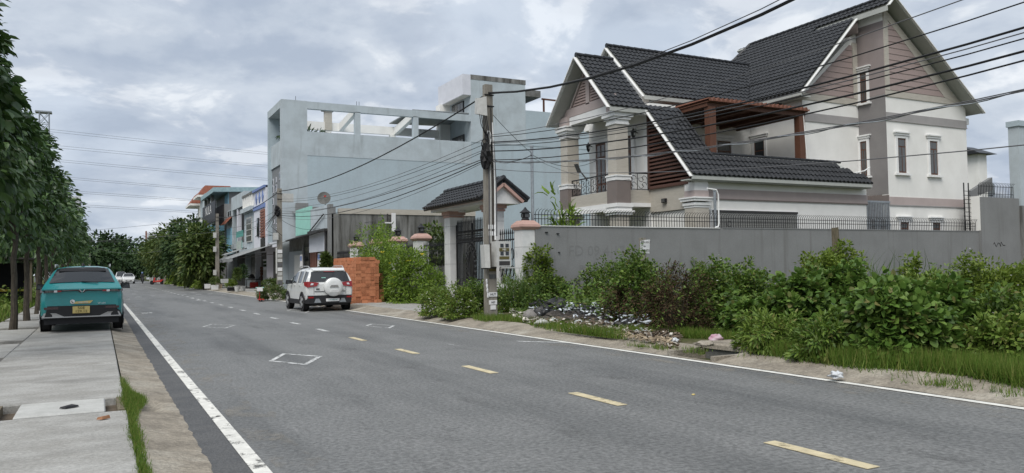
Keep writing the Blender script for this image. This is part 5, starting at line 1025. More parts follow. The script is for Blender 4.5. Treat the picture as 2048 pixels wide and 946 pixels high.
for y0, y1, z0, z1, x0 in ((113.5, 119, 12.0, 13.3, 11.7), (119.5, 126, 11.3, 12.7, 11.3)):
    rf = MB(); rf.hull([(x0, y0, z0), (x0 + 5, y0, z0), (x0 + 5, y1, z0), (x0, y1, z0)], [(x0 + .9, y0 + .3, z1), (x0 + 4.1, y0 + .3, z1), (x0 + 4.1, y1 - 2.4, z1), (x0 + .9, y1 - 2.4, z1)]); rf.build('roof', 'red_roof', h6); MB().box(x0 - .1, x0 + 5, y0, y1, z0 - .3, z0 - .02).build('eave', 'white_plaster', h6)
MB().box(12.3, 17, 111.4, 116.8, 9, 12).build('upper_wall', 'weathered_plaster', h6)
q7 = aty(294, 462, 232); h7 = rowhouse('small_tower_house', 232, 237, q7[2] - .4, 'lilac_white', 'slim distant house with a reddish end wall above the street trees', q7[0]); MB().box(q7[0] - .3, q7[0], 232, 234.5, q7[2] - 3, q7[2]).build('red_front', 'brown_panel', h7)
h8 = thing('apartment_block', (-60, 330, 0), 'pale distant block behind the roadside trees at left', 'building'); q8 = aty(140, 392, 300); MB().box(q8[0] - 6, q8[0] + 3, 300, 320, 0, q8[2]).build('wall', 'lilac_white', h8)
for i in range(3):
    for j in range(7): MB().box(q8[0] - 5 + i * 2.6, q8[0] - 3.6 + i * 2.6, 299.9, 300, 4 + j * 3.4, 5.8 + j * 3.4).build('window', 'glass_curtain', h8)
# dark stalls far along the right kerb
for k in range(4):
    y = 124 + 9 * k; st = thing('roadside_stall', (10.5, y, 0), 'dark open stall with sloping tin roof far along the street, %s from the shops' % ('first', 'second', 'third', 'fourth')[k], 'stall', 'far roadside stalls'); MB().hull([(7.9, y, 2.6), (7.9, y + 7, 2.6), (12, y + 7, 3.6), (12, y, 3.6)], [(7.9, y, 2.68), (7.9, y + 7, 2.68), (12, y + 7, 3.68), (12, y, 3.68)]).build('tin_roof', 'tin', st); MB().box(9.6, 12, y, y + 7, 0, 2.9).build('back', 'dark_interior', st)
    for yy_ in (y + .1, y + 3.5, y + 6.9): MB().box(8.0, 8.12, yy_ - .06, yy_ + .06, 0, 2.65).build('post', 'plastic_box', st)
# awnings in front of the row houses
def awning(y0, y1, zf, zb, xf, xb, m, label):
    t = thing('awning', (xb, (y0 + y1) / 2, zf), label, 'awning'); b = MB(); n = 8; 
    for i in range(n + 1):
        for j in (0, 1): b.v.append((xf + (xb - xf) * j, y0 + (y1 - y0) * i / n, (zf if j == 0 else zb) + (.05 * math.sin(i * 2.1) if j == 0 else 0)))
    for i in range(n + 1): b.v.append((xf + .02, y0 + (y1 - y0) * i / n, zf - .28 + .04 * math.sin(i * 2.1 + 1)))
    b.f = [(2 * i, 2 * i + 1, 2 * i + 3, 2 * i + 2) for i in range(n)] + [(2 * (n + 1) + i, 2 * i, 2 * i + 2, 2 * (n + 1) + i + 1) for i in range(n)]
    b.build('canvas', m, t); 
    for y in (y0 + .1, y1 - .1): MB().bar((xf + .1, y, zf - .05), (xb, y, zb - .8), .04).build('strut', 'dark_metal', t)
awning(66.5, 75.5, 2.65, 3.75, 9.4, 12.6, 'awning_grey', 'wide grey canvas awning sloping over the white house front'); awning(86.0, 92.5, 2.7, 3.6, 9.9, 12.6, 'awning_teal', 'pale teal canvas awning beside the pole'); awning(78.5, 83.5, 3.2, 3.9, 10.6, 12.6, 'awning_grey', 'small pale folded awning behind the wide one')
# hanging black sign
q = atx(417, 430, 10.9); bs = thing('hanging_sign', (10.9, q[1], 0), 'black sign with white capital letters hung high on the blue house', 'sign')
a_ = atx(405, 418, 10.9); b2 = atx(430, 440, 10.9); MB().box(10.9, 11.0, b2[1], a_[1], b2[2] - .1, a_[2] + .1).build('board', 'black_plastic', bs); text('NULA', 1.35, 'paper_white', bs, (10.88, (a_[1] + b2[1]) / 2, (a_[2] + b2[2]) / 2 + .35), FACE_ROAD, sx=1.6); MB().box(11.0, 12.4, q[1] - .1, q[1] + .1, q[2], q[2] + .1).build('arm', 'dark_metal', bs)
# ------------------------------------------------------------------ vehicles (built with the rear axle side at low y, front at high y)
mat('paint_teal', (.020, .235, .245), .28, (.018, .21, .22), 3, spec=.5, coat=.6); mat('car_white', (.66, .67, .66), .25, (.62, .63, .62), 3, spec=.5, coat=.5); mat('silver_trim', (.42, .42, .42), .35, metal=.5)
mat('tail_red', (.24, .012, .014), .2, spec=.6); mat('tail_dark', (.05, .03, .032), .15, spec=.6); mat('lamp_clear', (.55, .56, .58), .15, spec=.6); mat('alloy', (.52, .53, .54), .35, metal=.6); mat('plate_yellow', (.52, .41, .16), .5); mat('cladding_black', (.022, .022, .024), .6); mat('car_window', (.022, .025, .028), .06, spec=.75)
def lerp_tab(tab, y):
    for (a, *va), (b, *vb) in zip(tab[:-1], tab[1:]):
        if a <= y <= b: t = (y - a) / (b - a) if b > a else 0; return [p + (q - p) * t for p, q in zip(va, vb)]
    return list(tab[-1][1:]) if y > tab[-1][0] else list(tab[0][1:])
def car_body(tab, ys, belt=1.0, roof_in=.27, flare=.0):
    """tab rows: y, half width, bottom z, top z. Returns grid of half sections (points from sill to roof centre)"""
    g = []
    for y in ys:
        W, zb, zt = lerp_tab(tab, y); zbl = min(belt, zt - .015); t = max(0.0, min(1.0, (zt - belt) / .58)); xr = W * .965 - t * roof_in
        g.append([(0, zb), (W * .86, zb), (W * .985, zb + .10), (W, zb + .34), (W * .992, zbl - .10), (W * .962, zbl), (xr + .035, zbl + (zt - zbl) * .80 if t > 0 else zbl + .004), (xr - .05, zt - .035 * t - .004), (xr * .55, zt), (0, zt + .008)])
    return g
def car_mesh(g, ys):
    b = MB(); n = len(g[0]); full = []
    for sec, y in zip(g, ys): full.append([(x, y, z) for x, z in sec] + [(-x, y, z) for x, z in sec[-2:0:-1]])
    m = len(full[0]); b.v = [p for r in full for p in r]
    b.f = [(i * m + j, i * m + (j + 1) % m, (i + 1) * m + (j + 1) % m, (i + 1) * m + j) for i in range(len(ys) - 1) for j in range(m)]
    b.f += [tuple(range(m)), tuple((len(ys) - 1) * m + j for j in range(m - 1, -1, -1))]; return b
def side_glass(g, ys, i0, i1, s, inset=.06, off=.012):
    def pt(i, f):
        (xa, za), (xb, zb) = g[i][5], g[i][6]; return (s * (xa + (xb - xa) * f + off), ys[i], za + (zb - za) * f)
    b = MB(); lo, hi = .08, .97; P = [pt(i, lo) for i in range(i0, i1 + 1)]; Q = [pt(i, hi) for i in range(i0, i1 + 1)]
    for k in range(len(P) - 1): b.poly(P[k], P[k + 1], Q[k + 1], Q[k])
    return b
def end_glass(g, ys, i0, i1, off, fx=.93):                      # windscreen or rear window across the sloping top
    b = MB(); rows = []
    for i in range(i0, i1 + 1):
        pts = [g[i][7], g[i][8], g[i][9]]; r = [(-x * fx, ys[i] + off[0], z + off[1]) for x, z in pts[:2]] + [(0, ys[i] + off[0], pts[2][1] + off[1])] + [(x * fx, ys[i] + off[0], z + off[1]) for x, z in pts[1::-1]]; rows.append(r)
    b.v = [p for r in rows for p in r]; b.f = [(k * 5 + j, k * 5 + j + 1, k * 5 + j + 6, k * 5 + j + 5) for k in range(len(rows) - 1) for j in range(4)]; return b
def wheel(parent, x, y, r, w, s):
    t = MB().lathe([(r * .6, -w / 2), (r * .93, -w / 2), (r, -w / 2 + .03), (r, w / 2 - .03), (r * .93, w / 2), (r * .6, w / 2)], (x, y, r), 24, 'x').build('wheel', 'rubber', parent, True)
    xo = x + s * (w / 2 + .004); rim = MB().lathe([(r * .66, -.01), (r * .64, .012), (r * .2, .0), (.03, .0)] if s > 0 else [(.03, 0), (r * .2, 0), (r * .64, -.012), (r * .66, .01)], (xo, y, r), 20, 'x').build('rim', 'dark_metal', t, True)
    for k in range(5):
        a = k / 5 * 6.283; c, q = math.cos(a), math.sin(a); d = Vector((0, c, q)); p = Vector((0, -q, c)); o = Vector((xo + s * .016, y, r))
        MB().hull([o + d * .03 - p * .04, o + d * .03 + p * .04, o + d * r * .63 + p * .055, o + d * r * .63 - p * .055], [v + Vector((s * .014, 0, 0)) for v in (o + d * .03 - p * .04, o + d * .03 + p * .04, o + d * r * .63 + p * .055, o + d * r * .63 - p * .055)]).build('spoke', 'alloy', t)
    return t
def arch(parent, s, x, y, r, m='cladding_black'):
    b = MB(); k = 14; P = lambda a, rr, xx: (xx, y + rr * math.cos(a), r * .92 + rr * math.sin(a))
    for i in range(k):
        a0, a1 = math.pi * i / k, math.pi * (i + 1) / k
        b.hull([P(a0, r * 1.04, x), P(a0, r * 1.22, x), P(a1, r * 1.22, x), P(a1, r * 1.04, x)], [P(a0, r * 1.04, x + s * .02), P(a0, r * 1.22, x + s * .02), P(a1, r * 1.22, x + s * .02), P(a1, r * 1.04, x + s * .02)])
    b.build('wheel_arch', m, parent)
    d = MB(); d.lathe([(r * 1.05, -.005), (r * 1.05, .005)], (x + s * .004, y, r * .95), 24, 'x'); d.build('wheel_well', 'dark_interior', parent)
def mirror(parent, s, x, y, z, m='black_plastic'):
    c = MB().hull([(s * x, y - .05, z - .06), (s * (x + .24), y - .03, z - .07), (s * (x + .24), y + .09, z - .07), (s * x, y + .07, z - .06)], [(s * x, y - .05, z + .08), (s * (x + .22), y - .03, z + .09), (s * (x + .22), y + .08, z + .09), (s * x, y + .06, z + .08)]).build('mirror', m, parent)
    MB().hull([(s * (x + .03), y - .062, z - .045), (s * (x + .215), y - .045, z - .05), (s * (x + .215), y - .04, z - .05), (s * (x + .03), y - .057, z - .045)], [(s * (x + .03), y - .062, z + .06), (s * (x + .2), y - .045, z + .065), (s * (x + .2), y - .04, z + .065), (s * (x + .03), y - .057, z + .06)]).build('mirror_glass', 'glass_dark', c)

# --- teal crossover parked on the pavement
teal = thing('parked_car', (0, 0, 0), 'teal crossover car with yellow number plate parked on the left pavement', 'car')
tab = [(0.0, .78, .44, .98), (.06, .86, .36, 1.03), (.16, .885, .30, 1.08), (.30, .895, .28, 1.19), (.62, .895, .27, 1.46), (.74, .895, .26, 1.555), (1.0, .895, .24, 1.59), (2.0, .895, .22, 1.605), (2.5, .895, .22, 1.58), (3.0, .89, .22, 1.30), (3.35, .885, .22, 1.06), (3.8, .86, .24, .98), (4.15, .80, .28, .84), (4.3, .68, .36, .70)]
ys = [r[0] for r in tab]; ys = sorted(set(ys + [.45, 1.5, 2.75])); g = car_body(tab, ys, .99, .25)
body = car_mesh(g, ys).build('body', 'paint_teal', teal, True)
iy = lambda y: ys.index(y)
end_glass(g, ys, iy(.30), iy(.74), (-.012, .012), .98).build('rear_window', 'car_window', teal); end_glass(g, ys, iy(2.5), iy(3.35), (.01, .012)).build('windscreen', 'car_window', teal)
for s in (-1, 1):
    side_glass(g, ys, iy(.62), iy(3.0), s).build('side_window', 'car_window', teal); mirror(teal, s, .89, 2.75, 1.06)
    for y in (.82, 3.42): wheel(teal, s * .79, y, .345, .22, s); arch(teal, s, s * .893, y, .345)
    MB().box(s * .888 - .012, s * .888 + .012, 1.25, 3.0, .22, .42).build('sill', 'cladding_black', teal); MB().tube([(s * .60, .75, 1.575), (s * .61, .95, 1.635), (s * .61, 2.3, 1.64), (s * .60, 2.5, 1.60)], .018, 6).build('roof_rail', 'silver_trim', teal, True)
    # tail lamp wrapped round the corner
    tl = MB().hull([(s * .42, -.035, .985), (s * .80, .0, .955), (s * .895, .20, .97), (s * .86, .22, .97), (s * .42, .08, .97)], [(s * .42, -.025, 1.01), (s * .80, .03, 1.045), (s * .882, .22, 1.05), (s * .85, .24, 1.05), (s * .42, .08, 1.02)]).build('tail_light', 'tail_dark', teal)
    MB().box(s * .56 - .035, s * .56 + .035, -.045, .0, .965, 1.015).build('reverse_lamp', 'lamp_clear', tl); MB().box(min(s * .44, s * .54), max(s * .44, s * .54), -.042, 0, .975, 1.01).build('brake_lamp', 'tail_red', tl); MB().box(min(s * .62, s * .78), max(s * .62, s * .78), -.036, .02, .965, 1.02).build('lamp_lens', 'glass_curtain', tl)
    MB().box(min(s * .50, s * .80), max(s * .50, s * .80), -.035, .02, .56, .615).build('reflector', 'tail_dark', teal)
    MB().hull([(s * .38, -.045, .385), (s * .85, .0, .375), (s * .85, .1, .375), (s * .38, .05, .385)], [(s * .55, -.04, .47), (s * .80, -.01, .475), (s * .80, .1, .475), (s * .55, .05, .47)]).build('skid_corner', 'silver_trim', teal)
    MB().tube([(s * .02, -.02, .955), (s * .10, -.022, 1.01), (s * .42, -.03, 1.0)], [.014, .016, .016], 6).build('light_bar', 'tail_dark', teal, True)
    MB().bar((s * .012, -.03, .965), (s * .06, -.03, 1.03), .018, .02).build('emblem', 'silver_trim', teal)
MB().box(-.86, .86, -.012, .12, 1.02, 1.045).build('tailgate_edge', 'paint_teal', teal)
MB().hull([(-.80, -.02, .33), (.80, -.02, .33), (.86, .14, .33), (-.86, .14, .33)], [(-.70, -.032, .64), (.70, -.032, .64), (.87, .12, .64), (-.87, .12, .64)]).build('bumper', 'cladding_black', teal)
MB().box(-.84, .84, -.05, .1, .36, .383).build('bumper_strip', 'silver_trim', teal); MB().box(-.80, .80, .05, .4, .20, .335).build('underbody', 'black_plastic', teal); MB().tube([(-.5, .1, .24), (.5, .1, .235)], .02, 6).build('tow_bar', 'silver_trim', teal)
np_ = MB().box(-.20, .165, -.05, -.03, .455, .62).build('number_plate', 'plate_yellow', teal); text('50E', .085, 'ink_brown', np_, (-.018, -.053, .58), FACE_CAM, sx=1.25); text('129.12', .085, 'ink_brown', np_, (-.018, -.053, .50), FACE_CAM, sx=1.15)
st_ = MB().lathe([(.052, 0), (.052, .006)], (-.205, -.016, .735), 16, 'y').build('sticker', 'paper_white', teal); MB().hull([(-.18, -.022, .685), (.17, -.022, .685), (.17, -.012, .685), (-.18, -.012, .685)], [(-.14, -.022, .735), (.235, -.022, .755), (.235, -.012, .755), (-.14, -.012, .735)]).build('sticker_band', 'plate_yellow', st_)
text('0000 0000', .05, 'paper_white', st_, (.02, -.026, .713), FACE_CAM); MB().tube([(-.225, -.024, .76), (-.215, -.024, .725), (-.185, -.024, .71)], .008, 5).build('phone_mark', 'ink_brown', st_)
text('VF e34', .06, 'lamp_clear', teal, (.42, -.03, .685), FACE_CAM, 'badge'); MB().bar((-.02, .28, 1.215), (.34, .25, 1.19), .022, .018).build('wiper', 'black_plastic', teal); MB().lathe([(.05, 0), (.03, .05), (.01, .08)], (0, 1.0, 1.60), 8).build('antenna', 'black_plastic', teal)
MB().hull([(-.52, .60, 1.455), (.52, .60, 1.455), (.50, .70, 1.53), (-.50, .70, 1.53)], [(-.50, .59, 1.475), (.50, .59, 1.475), (.48, .70, 1.55), (-.48, .70, 1.55)]).build('spoiler', 'black_plastic', teal)
teal.location = (-.37, 21.95, .12)
# --- white compact SUV with spare wheel
suv = thing('parked_car', (0, 0, 0), 'white compact SUV with spare wheel on its tailgate parked at the right kerb', 'car')
tab = [(0.0, .80, .50, 1.02), (.04, .86, .42, 1.12), (.10, .875, .38, 1.30), (.22, .88, .34, 1.50), (.36, .88, .31, 1.60), (.8, .88, .28, 1.63), (1.6, .88, .26, 1.645), (2.2, .88, .26, 1.60), (2.7, .88, .26, 1.32), (3.0, .875, .26, 1.13), (3.4, .86, .28, 1.05), (3.75, .82, .32, .93), (3.95, .70, .40, .75)]
ys = sorted(set([r[0] for r in tab] + [1.2, 1.9, 2.45])); g = car_body(tab, ys, 1.03, .20); car_mesh(g, ys).build('body', 'car_white', suv, True); iy = lambda y: ys.index(y)
MB().hull([(-.76, .015, 1.10), (.76, .015, 1.10), (.76, .12, 1.10), (-.76, .12, 1.10)], [(-.65, .165, 1.48), (.65, .165, 1.48), (.65, .28, 1.48), (-.65, .28, 1.48)]).build('rear_window', 'car_window', suv); end_glass(g, ys, iy(2.2), iy(3.0), (.01, .012)).build('windscreen', 'car_window', suv)
MB().box(-.2, .2, .13, .2, 1.47, 1.50).build('brake_lamp', 'tail_red', suv); MB().box(-.3, -.14, .07, .1, 1.20, 1.27).build('window_sticker', 'mint', suv)
for s in (-1, 1):
    side_glass(g, ys, iy(.36), iy(.8), s).build('quarter_window', 'car_window', suv); side_glass(g, ys, iy(.8), iy(1.6), s).build('side_window', 'car_window', suv); side_glass(g, ys, iy(1.6), iy(2.7), s).build('side_window', 'car_window', suv); mirror(suv, s, .87, 2.5, 1.08)
    for y in (1.6, .8): MB().bar((s * .868, y, 1.05), (s * .72, y, 1.56), .06, .03, (1, 0, 0)).build('door_pillar', 'car_white', suv)
    for y in (.72, 3.24): wheel(suv, s * .775, y, .345, .21, s); arch(suv, s, s * .878, y, .345)
    MB().box(s * .875 - .012, s * .875 + .012, 1.15, 2.85, .26, .44).build('sill', 'cladding_black', suv); MB().tube([(s * .64, .5, 1.61), (s * .65, .65, 1.685), (s * .65, 1.9, 1.695), (s * .63, 2.15, 1.63)], .02, 6).build('roof_rail', 'silver_trim', suv, True)
    for y in (1.05, 1.95): MB().bar((s * .885, y, .98), (s * .885, y + .18, .985), .03, .03).build('door_handle', 'car_white', suv)
    tl = MB().hull([(s * .50, -.04, .95), (s * .85, -.03, .90), (s * .905, .26, .97), (s * .85, .28, .97), (s * .50, .08, .95)], [(s * .42, -.03, 1.07), (s * .83, .0, 1.12), (s * .905, .32, 1.10), (s * .84, .34, 1.10), (s * .42, .1, 1.07)]).build('tail_light', 'tail_red', suv); MB().hull([(s * .64, -.05, .99), (s * .74, -.05, .985), (s * .74, .02, .985), (s * .64, .02, .99)], [(s * .62, -.045, 1.05), (s * .70, -.035, 1.06), (s * .70, .02, 1.06), (s * .62, .02, 1.05)]).build('reverse_lamp', 'lamp_clear', tl)
    MB().box(min(s * .62, s * .82), max(s * .62, s * .82), -.045, .02, .50, .56).build('reflector', 'tail_red', suv); MB().hull([(s * .34, -.05, .33), (s * .60, -.04, .33), (s * .60, .0, .33), (s * .34, .0, .33)], [(s * .42, -.05, .48), (s * .54, -.04, .48), (s * .54, .0, .48), (s * .42, .0, .48)]).build('bumper_panel', 'galvanized', suv)
    MB().box(s * .60 - .005, s * .60 + .005, -.008, .05, .64, 1.0).build('panel_gap', 'black_plastic', suv)
MB().hull([(-.80, -.03, .30), (.80, -.03, .30), (.87, .3, .30), (-.87, .3, .30)], [(-.82, -.035, .60), (.82, -.035, .60), (.885, .26, .60), (-.885, .26, .60)]).build('bumper', 'cladding_black', suv); MB().box(-.58, .58, -.02, .04, .74, .755).build('tailgate_line', 'black_plastic', suv)
MB().hull([(-.60, .13, 1.50), (.60, .13, 1.50), (.62, .36, 1.58), (-.62, .36, 1.58)], [(-.58, .12, 1.535), (.58, .12, 1.535), (.62, .36, 1.62), (-.62, .36, 1.62)]).build('spoiler', 'car_white', suv)
sw = MB().lathe([(.05, -.25), (.20, -.25), (.30, -.235), (.345, -.19), (.355, -.06), (.33, .0)], (.10, .02, .905), 28, 'y').build('spare_wheel_cover', 'car_white', suv, True)
MB().hull([(-.07, -.252, .90), (.27, -.252, .90), (.27, -.235, .90), (-.07, -.235, .90)], [(-.02, -.268, .985), (.22, -.268, .985), (.21, -.235, .985), (-.01, -.235, .985)]).build('emblem', 'silver_trim', sw); MB().hull([(-.08, -.243, .70), (.28, -.243, .70), (.28, -.23, .70), (-.08, -.23, .70)], [(.0, -.258, .80), (.2, -.258, .80), (.2, -.23, .80), (.0, -.23, .80)]).build('cover_panel', 'car_white', sw)
npw = MB().box(-.16, .34, -.06, -.035, .37, .48).build('number_plate', 'paper_white', suv); text('51K-682.79', .07, 'teal_paint', npw, (.09, -.063, .425), FACE_CAM); text('EcoSport', .04, 'ink_black', suv, (.46, -.035, .80), FACE_CAM, 'badge')
MB().box(-.52, -.40, -.03, .0, .82, .86).build('badge', 'ink_black', suv); MB().box(-.7, .7, .1, .5, .22, .31).build('underbody', 'black_plastic', suv)
suv.location = (7.66, 29.6, 0)
# --- far oncoming cars, rider and parked motorbike
def far_car(x, y, label, van=False):
    t = thing('oncoming_car', (0, 0, 0), label, 'car'); h = 1.9 if van else 1.62
    tb = [(0, .72, .36, .72), (.12, .84, .28, .90), (.9, .88, .26, 1.02), (1.25, .88, .26, 1.10), (1.9, .88, .26, h - .05), (2.6, .88, .26, h), (3.8, .88, .26, h - .05), (4.2, .86, .30, 1.2), (4.3, .8, .4, .9)]
    y_ = [r[0] for r in tb]; g_ = car_body(tb, y_, 1.05, .2); car_mesh(g_, y_).build('body', 'car_white', t, True); end_glass(g_, y_, 3, 4, (-.01, .02), .95).build('windscreen', 'car_window', t)
    MB().hull([(-.42, -.02, .42), (.42, -.02, .42), (.42, .1, .42), (-.42, .1, .42)], [(-.52, .02, .66), (.52, .02, .66), (.52, .1, .66), (-.52, .1, .66)]).build('grille', 'black_plastic', t); MB().box(-.2, .2, -.04, -.02, .48, .58).build('number_plate', 'paper_white', t)
    for s in (-1, 1):
        MB().hull([(s * .5, .03, .76), (s * .84, .12, .76), (s * .84, .3, .76), (s * .5, .2, .76)], [(s * .52, .06, .84), (s * .85, .2, .86), (s * .85, .35, .86), (s * .52, .2, .84)]).build('headlight', 'glass_dark', t); mirror(t, s, .88, 1.5, 1.1, 'car_white')
        for yw in (.85, 3.4): MB().lathe([(.2, -.1), (.33, -.1), (.33, .1), (.2, .1)], (s * .79, yw, .33), 16, 'x').build('wheel', 'rubber', t, True)
        side_glass(g_, y_, 4, 6, s).build('side_window', 'car_window', t)
    t.location = (x, y, 0)
far_car(4.0, 136, 'white hatchback with black grille driving towards the camera in the distance'); far_car(3.2, 147, 'taller white car following behind the oncoming hatchback', True)
def motorbike(x, y, rz, m, label):
    t = thing('motorbike', (0, 0, 0), label, 'motorbike')
    for yw in (.0, 1.25): MB().lathe([(.2, -.045), (.28, -.045), (.29, 0), (.28, .045), (.2, .045)], (0, yw, .29), 16, 'x').build('wheel', 'rubber', t, True)
    MB().hull([(-.09, .15, .35), (.09, .15, .35), (.08, 1.05, .35), (-.08, 1.05, .35)], [(-.13, -.2, .72), (.13, -.2, .72), (.06, .75, .55), (-.06, .75, .55)]).build('body', m, t); MB().hull([(-.12, -.25, .72), (.12, -.25, .72), (.1, .5, .68), (-.1, .5, .68)], [(-.1, -.2, .80), (.1, -.2, .80), (.09, .48, .76), (-.09, .48, .76)]).build('seat', 'black_plastic', t)
    MB().hull([(-.12, .98, .35), (.12, .98, .35), (.1, 1.15, .35), (-.1, 1.15, .35)], [(-.1, .85, .95), (.1, .85, .95), (.08, 1.0, .95), (-.08, 1.0, .95)]).build('front_shield', m, t); MB().tube([(-.33, .78, 1.02), (0, .9, .98), (.33, .78, 1.02)], .02, 5).build('handlebar', 'black_plastic', t); MB().bar((0, 1.0, .9), (0, 1.25, .3), .06).build('fork', 'dark_metal', t)
    t.location = (x, y, 0); t.rotation_euler = (0, 0, rz); return t
motorbike(7.6, 118.5, R(80), 'red_thing', 'red motorbike parked far along the right kerb'); motorbike(5.9, 136.0, R(180), 'cladding_black', 'dark motorbike ridden towards the camera beside the white cars')
# rider: one continuous skinned body
def person(x, y, z, joints, edges, radii, m, label, rz=0.0):
    me = bpy.data.meshes.new('person'); me.from_pydata(joints, edges, []); o = bpy.data.objects.new('person', me); COL.objects.link(o); sk = o.modifiers.new('skin', 'SKIN')
    for v, r in zip(me.skin_vertices[0].data, radii): v.radius = (r, r)
    me.skin_vertices[0].data[0].use_root = True; ss = o.modifiers.new('sub', 'SUBSURF'); ss.levels = ss.render_levels = 1
    dg = bpy.context.evaluated_depsgraph_get(); m2 = bpy.data.meshes.new_from_object(o.evaluated_get(dg)); o.modifiers.clear(); o.data = m2; m2.materials.clear(); m2.materials.append(MATS[m]); o.location = (x, y, z); o.rotation_euler = (0, 0, rz); ORG[o.name] = (x, y, z)
    o['label'] = label; o['category'] = 'person'; return o
J = [(0, 0, .82), (0, .02, 1.1), (0, .05, 1.32), (0, .06, 1.45), (0, .08, 1.60), (.2, .05, 1.32), (.26, .25, 1.1), (.3, .5, 1.05), (-.2, .05, 1.32), (-.26, .25, 1.1), (-.3, .5, 1.05), (.14, .1, .80), (.18, .45, .72), (.16, .5, .3), (-.14, .1, .80), (-.18, .45, .72), (-.16, .5, .3), (.16, .6, .27), (-.16, .6, .27)]
E_ = [(0, 1), (1, 2), (2, 3), (3, 4), (2, 5), (5, 6), (6, 7), (2, 8), (8, 9), (9, 10), (0, 11), (11, 12), (12, 13), (0, 14), (14, 15), (15, 16), (13, 17), (16, 18)]
rd = person(5.9, 135.9, 0, J, E_, [.15, .15, .16, .06, .11, .075, .05, .04, .075, .05, .04, .1, .08, .05, .1, .08, .05, .04, .04], 'cladding_black', 'rider in dark clothes with helmet on the motorbike beside the white cars', R(180))
MB().lathe([(.02, -.14), (.11, -.12), (.14, 0), (.11, .1), (.02, .14)], (5.9, 135.82, 1.66), 10).build('helmet', 'blue_paint', rd, True)
# ------------------------------------------------------------------ pile of hollow clay bricks
def two_mat(b1, m1, b2, m2, name):
    me = bpy.data.meshes.new(name); o = len(b1.v); me.from_pydata(b1.v + b2.v, [], b1.f + [tuple(i + o for i in f) for f in b2.f]); me.materials.append(MATS[m1]); me.materials.append(MATS[m2])
    for p in me.polygons: p.material_index = 0 if p.index < len(b1.f) else 1
    return me
def brick_mesh(w, h, d, nx, nz, name):                       # hollow end faces -Y, origin at lower front left
    a = MB(); c = MB().box(.004, w - .004, .035, d, .004, h - .004); t = .024
    for i in range(nx + 1): x = i * (w - t) / nx; a.box(x, x + t, 0, d, 0, h)
    for j in range(nz + 1):
        z = j * (h - t) / nz
        for i in range(nx): x0 = i * (w - t) / nx + t; a.box(x0, (i + 1) * (w - t) / nx, .001, d - .001, z + .001, z + t - .001)
    return two_mat(a, 'brick_clay', c, 'brick_hole', name)
BW, BH, BL = .20, .138, .25
b_end = brick_mesh(BW - .008, BH - .006, .24, 3, 2, 'brick'); b_end2 = brick_mesh(BL - .008, BH - .006, .2, 4, 2, 'brick'); b_flat = MB().bbox(0, BL - .008, 0, .2, 0, BH - .006, .004).mesh('brick', 'brick_clay')
bq = thing('brick_pile', (10.2, 34.2, .135), 'tall stack of orange hollow clay bricks behind the white car', 'brick pile'); br = random.Random(3)
for r_ in range(14):
    for c_ in range(5):
        if r_ == 13 and c_ == 4: continue
        inst(b_end if br.random() < .62 else b_flat, 'brick', bq, (9.5 + c_ * BW + br.uniform(-.006, .006), 32.5 + br.uniform(-.02, .015), .135 + r_ * BH), (0, 0, R(br.uniform(-1.2, 1.2))), (1, 1, 1) if br.random() < 1 else (1, 1, 1))
    for c_ in range(13):
        if r_ == 13 and br.random() < .25: continue
        inst(b_end2 if br.random() < .38 else b_flat, 'brick', bq, (9.5 + br.uniform(-.018, .012), 32.76 + (c_ + 1) * BL, .135 + r_ * BH), (0, 0, R(-90 + br.uniform(-1.2, 1.2))))
MB().box(9.72, 10.48, 32.72, 36.0, .135, .135 + 13.4 * BH).build('inner_bricks', 'brick_clay', bq, kind='stuff')
for r_ in range(9):
    for c_ in range(2): inst(b_flat if (r_ + c_) % 3 else b_end, 'brick', bq, (10.52 + c_ * .2, 33.3 + br.uniform(-.01, .02), .135 + r_ * BH))
for r_ in range(4): inst(b_flat, 'brick', bq, (10.55 + br.uniform(-.01, .01), 32.7 + .02 * r_, .135 + r_ * BH))
for k, (x, y, rz) in enumerate(((9.25, 32.3, 20), (9.9, 32.2, 75), (10.3, 32.25, 10), (9.1, 33.0, 50))): inst(b_end if k % 2 else b_flat, 'brick', bq, (x, y, .135), (0, 0, R(rz)))

# ------------------------------------------------------------------ rubbish heap on the verge
mat('bag_white', (.62, .66, .70), .45, (.50, .54, .58), 8, spec=.4, bump=.6, bscale=14); mat('bag_black', (.012, .012, .013), .45, (.03, .03, .03), 9, spec=.4, bump=.7, bscale=16); mat('bag_grey', (.22, .21, .20), .7, (.14, .13, .12), 9, bump=.6, bscale=14)
mat('bag_pink', (.40, .22, .28), .6, (.50, .42, .45), 7, bump=.5, bscale=16); mat('card_tan', (.36, .29, .20), .85, (.25, .20, .14), 6); mat('ash', (.022, .021, .02), .95, (.09, .08, .07), 9, bump=.6, bscale=20); mat('shard_pale', (.55, .52, .46), .85, (.42, .39, .34), 9); mat('shard_brown', (.16, .12, .085), .9, (.10, .08, .06), 7); mat('film', (.60, .62, .64), .35, (.5, .52, .54), 10, spec=.5, bump=.8, bscale=20)
def lump(name, u, v, su, sv, m, label, z=.15, cat='bag', seed=1, amp=.2, sy=.8, lift=0.0):
    c = atz(u, v + sv, z); pm = FPX / depth(c); k_ = 1.3 if 1050 < u < 1310 else 1; rx, rz = su * k_ / pm, sv * k_ / pm
    o = MB().blob((c[0], c[1] + rx * sy, z + rz * .72 + lift), (rx, rx * sy, rz), 22, 16, amp, seed, .28).build(name, m, None, 'all'); o['label'] = label; o['category'] = cat; return o
hp = MB(); hc = [atz(*p, .15) for p in ((1075, 646), (1118, 644), (1160, 648), (1210, 654), (1258, 660))]
for k, c in enumerate(hc): hp.blob((c[0] + .4, c[1] + .4, .12), (.62, .5, (.14, .2, .17, .13, .09, .06)[k]), 40, 18, .34, 20 + k)
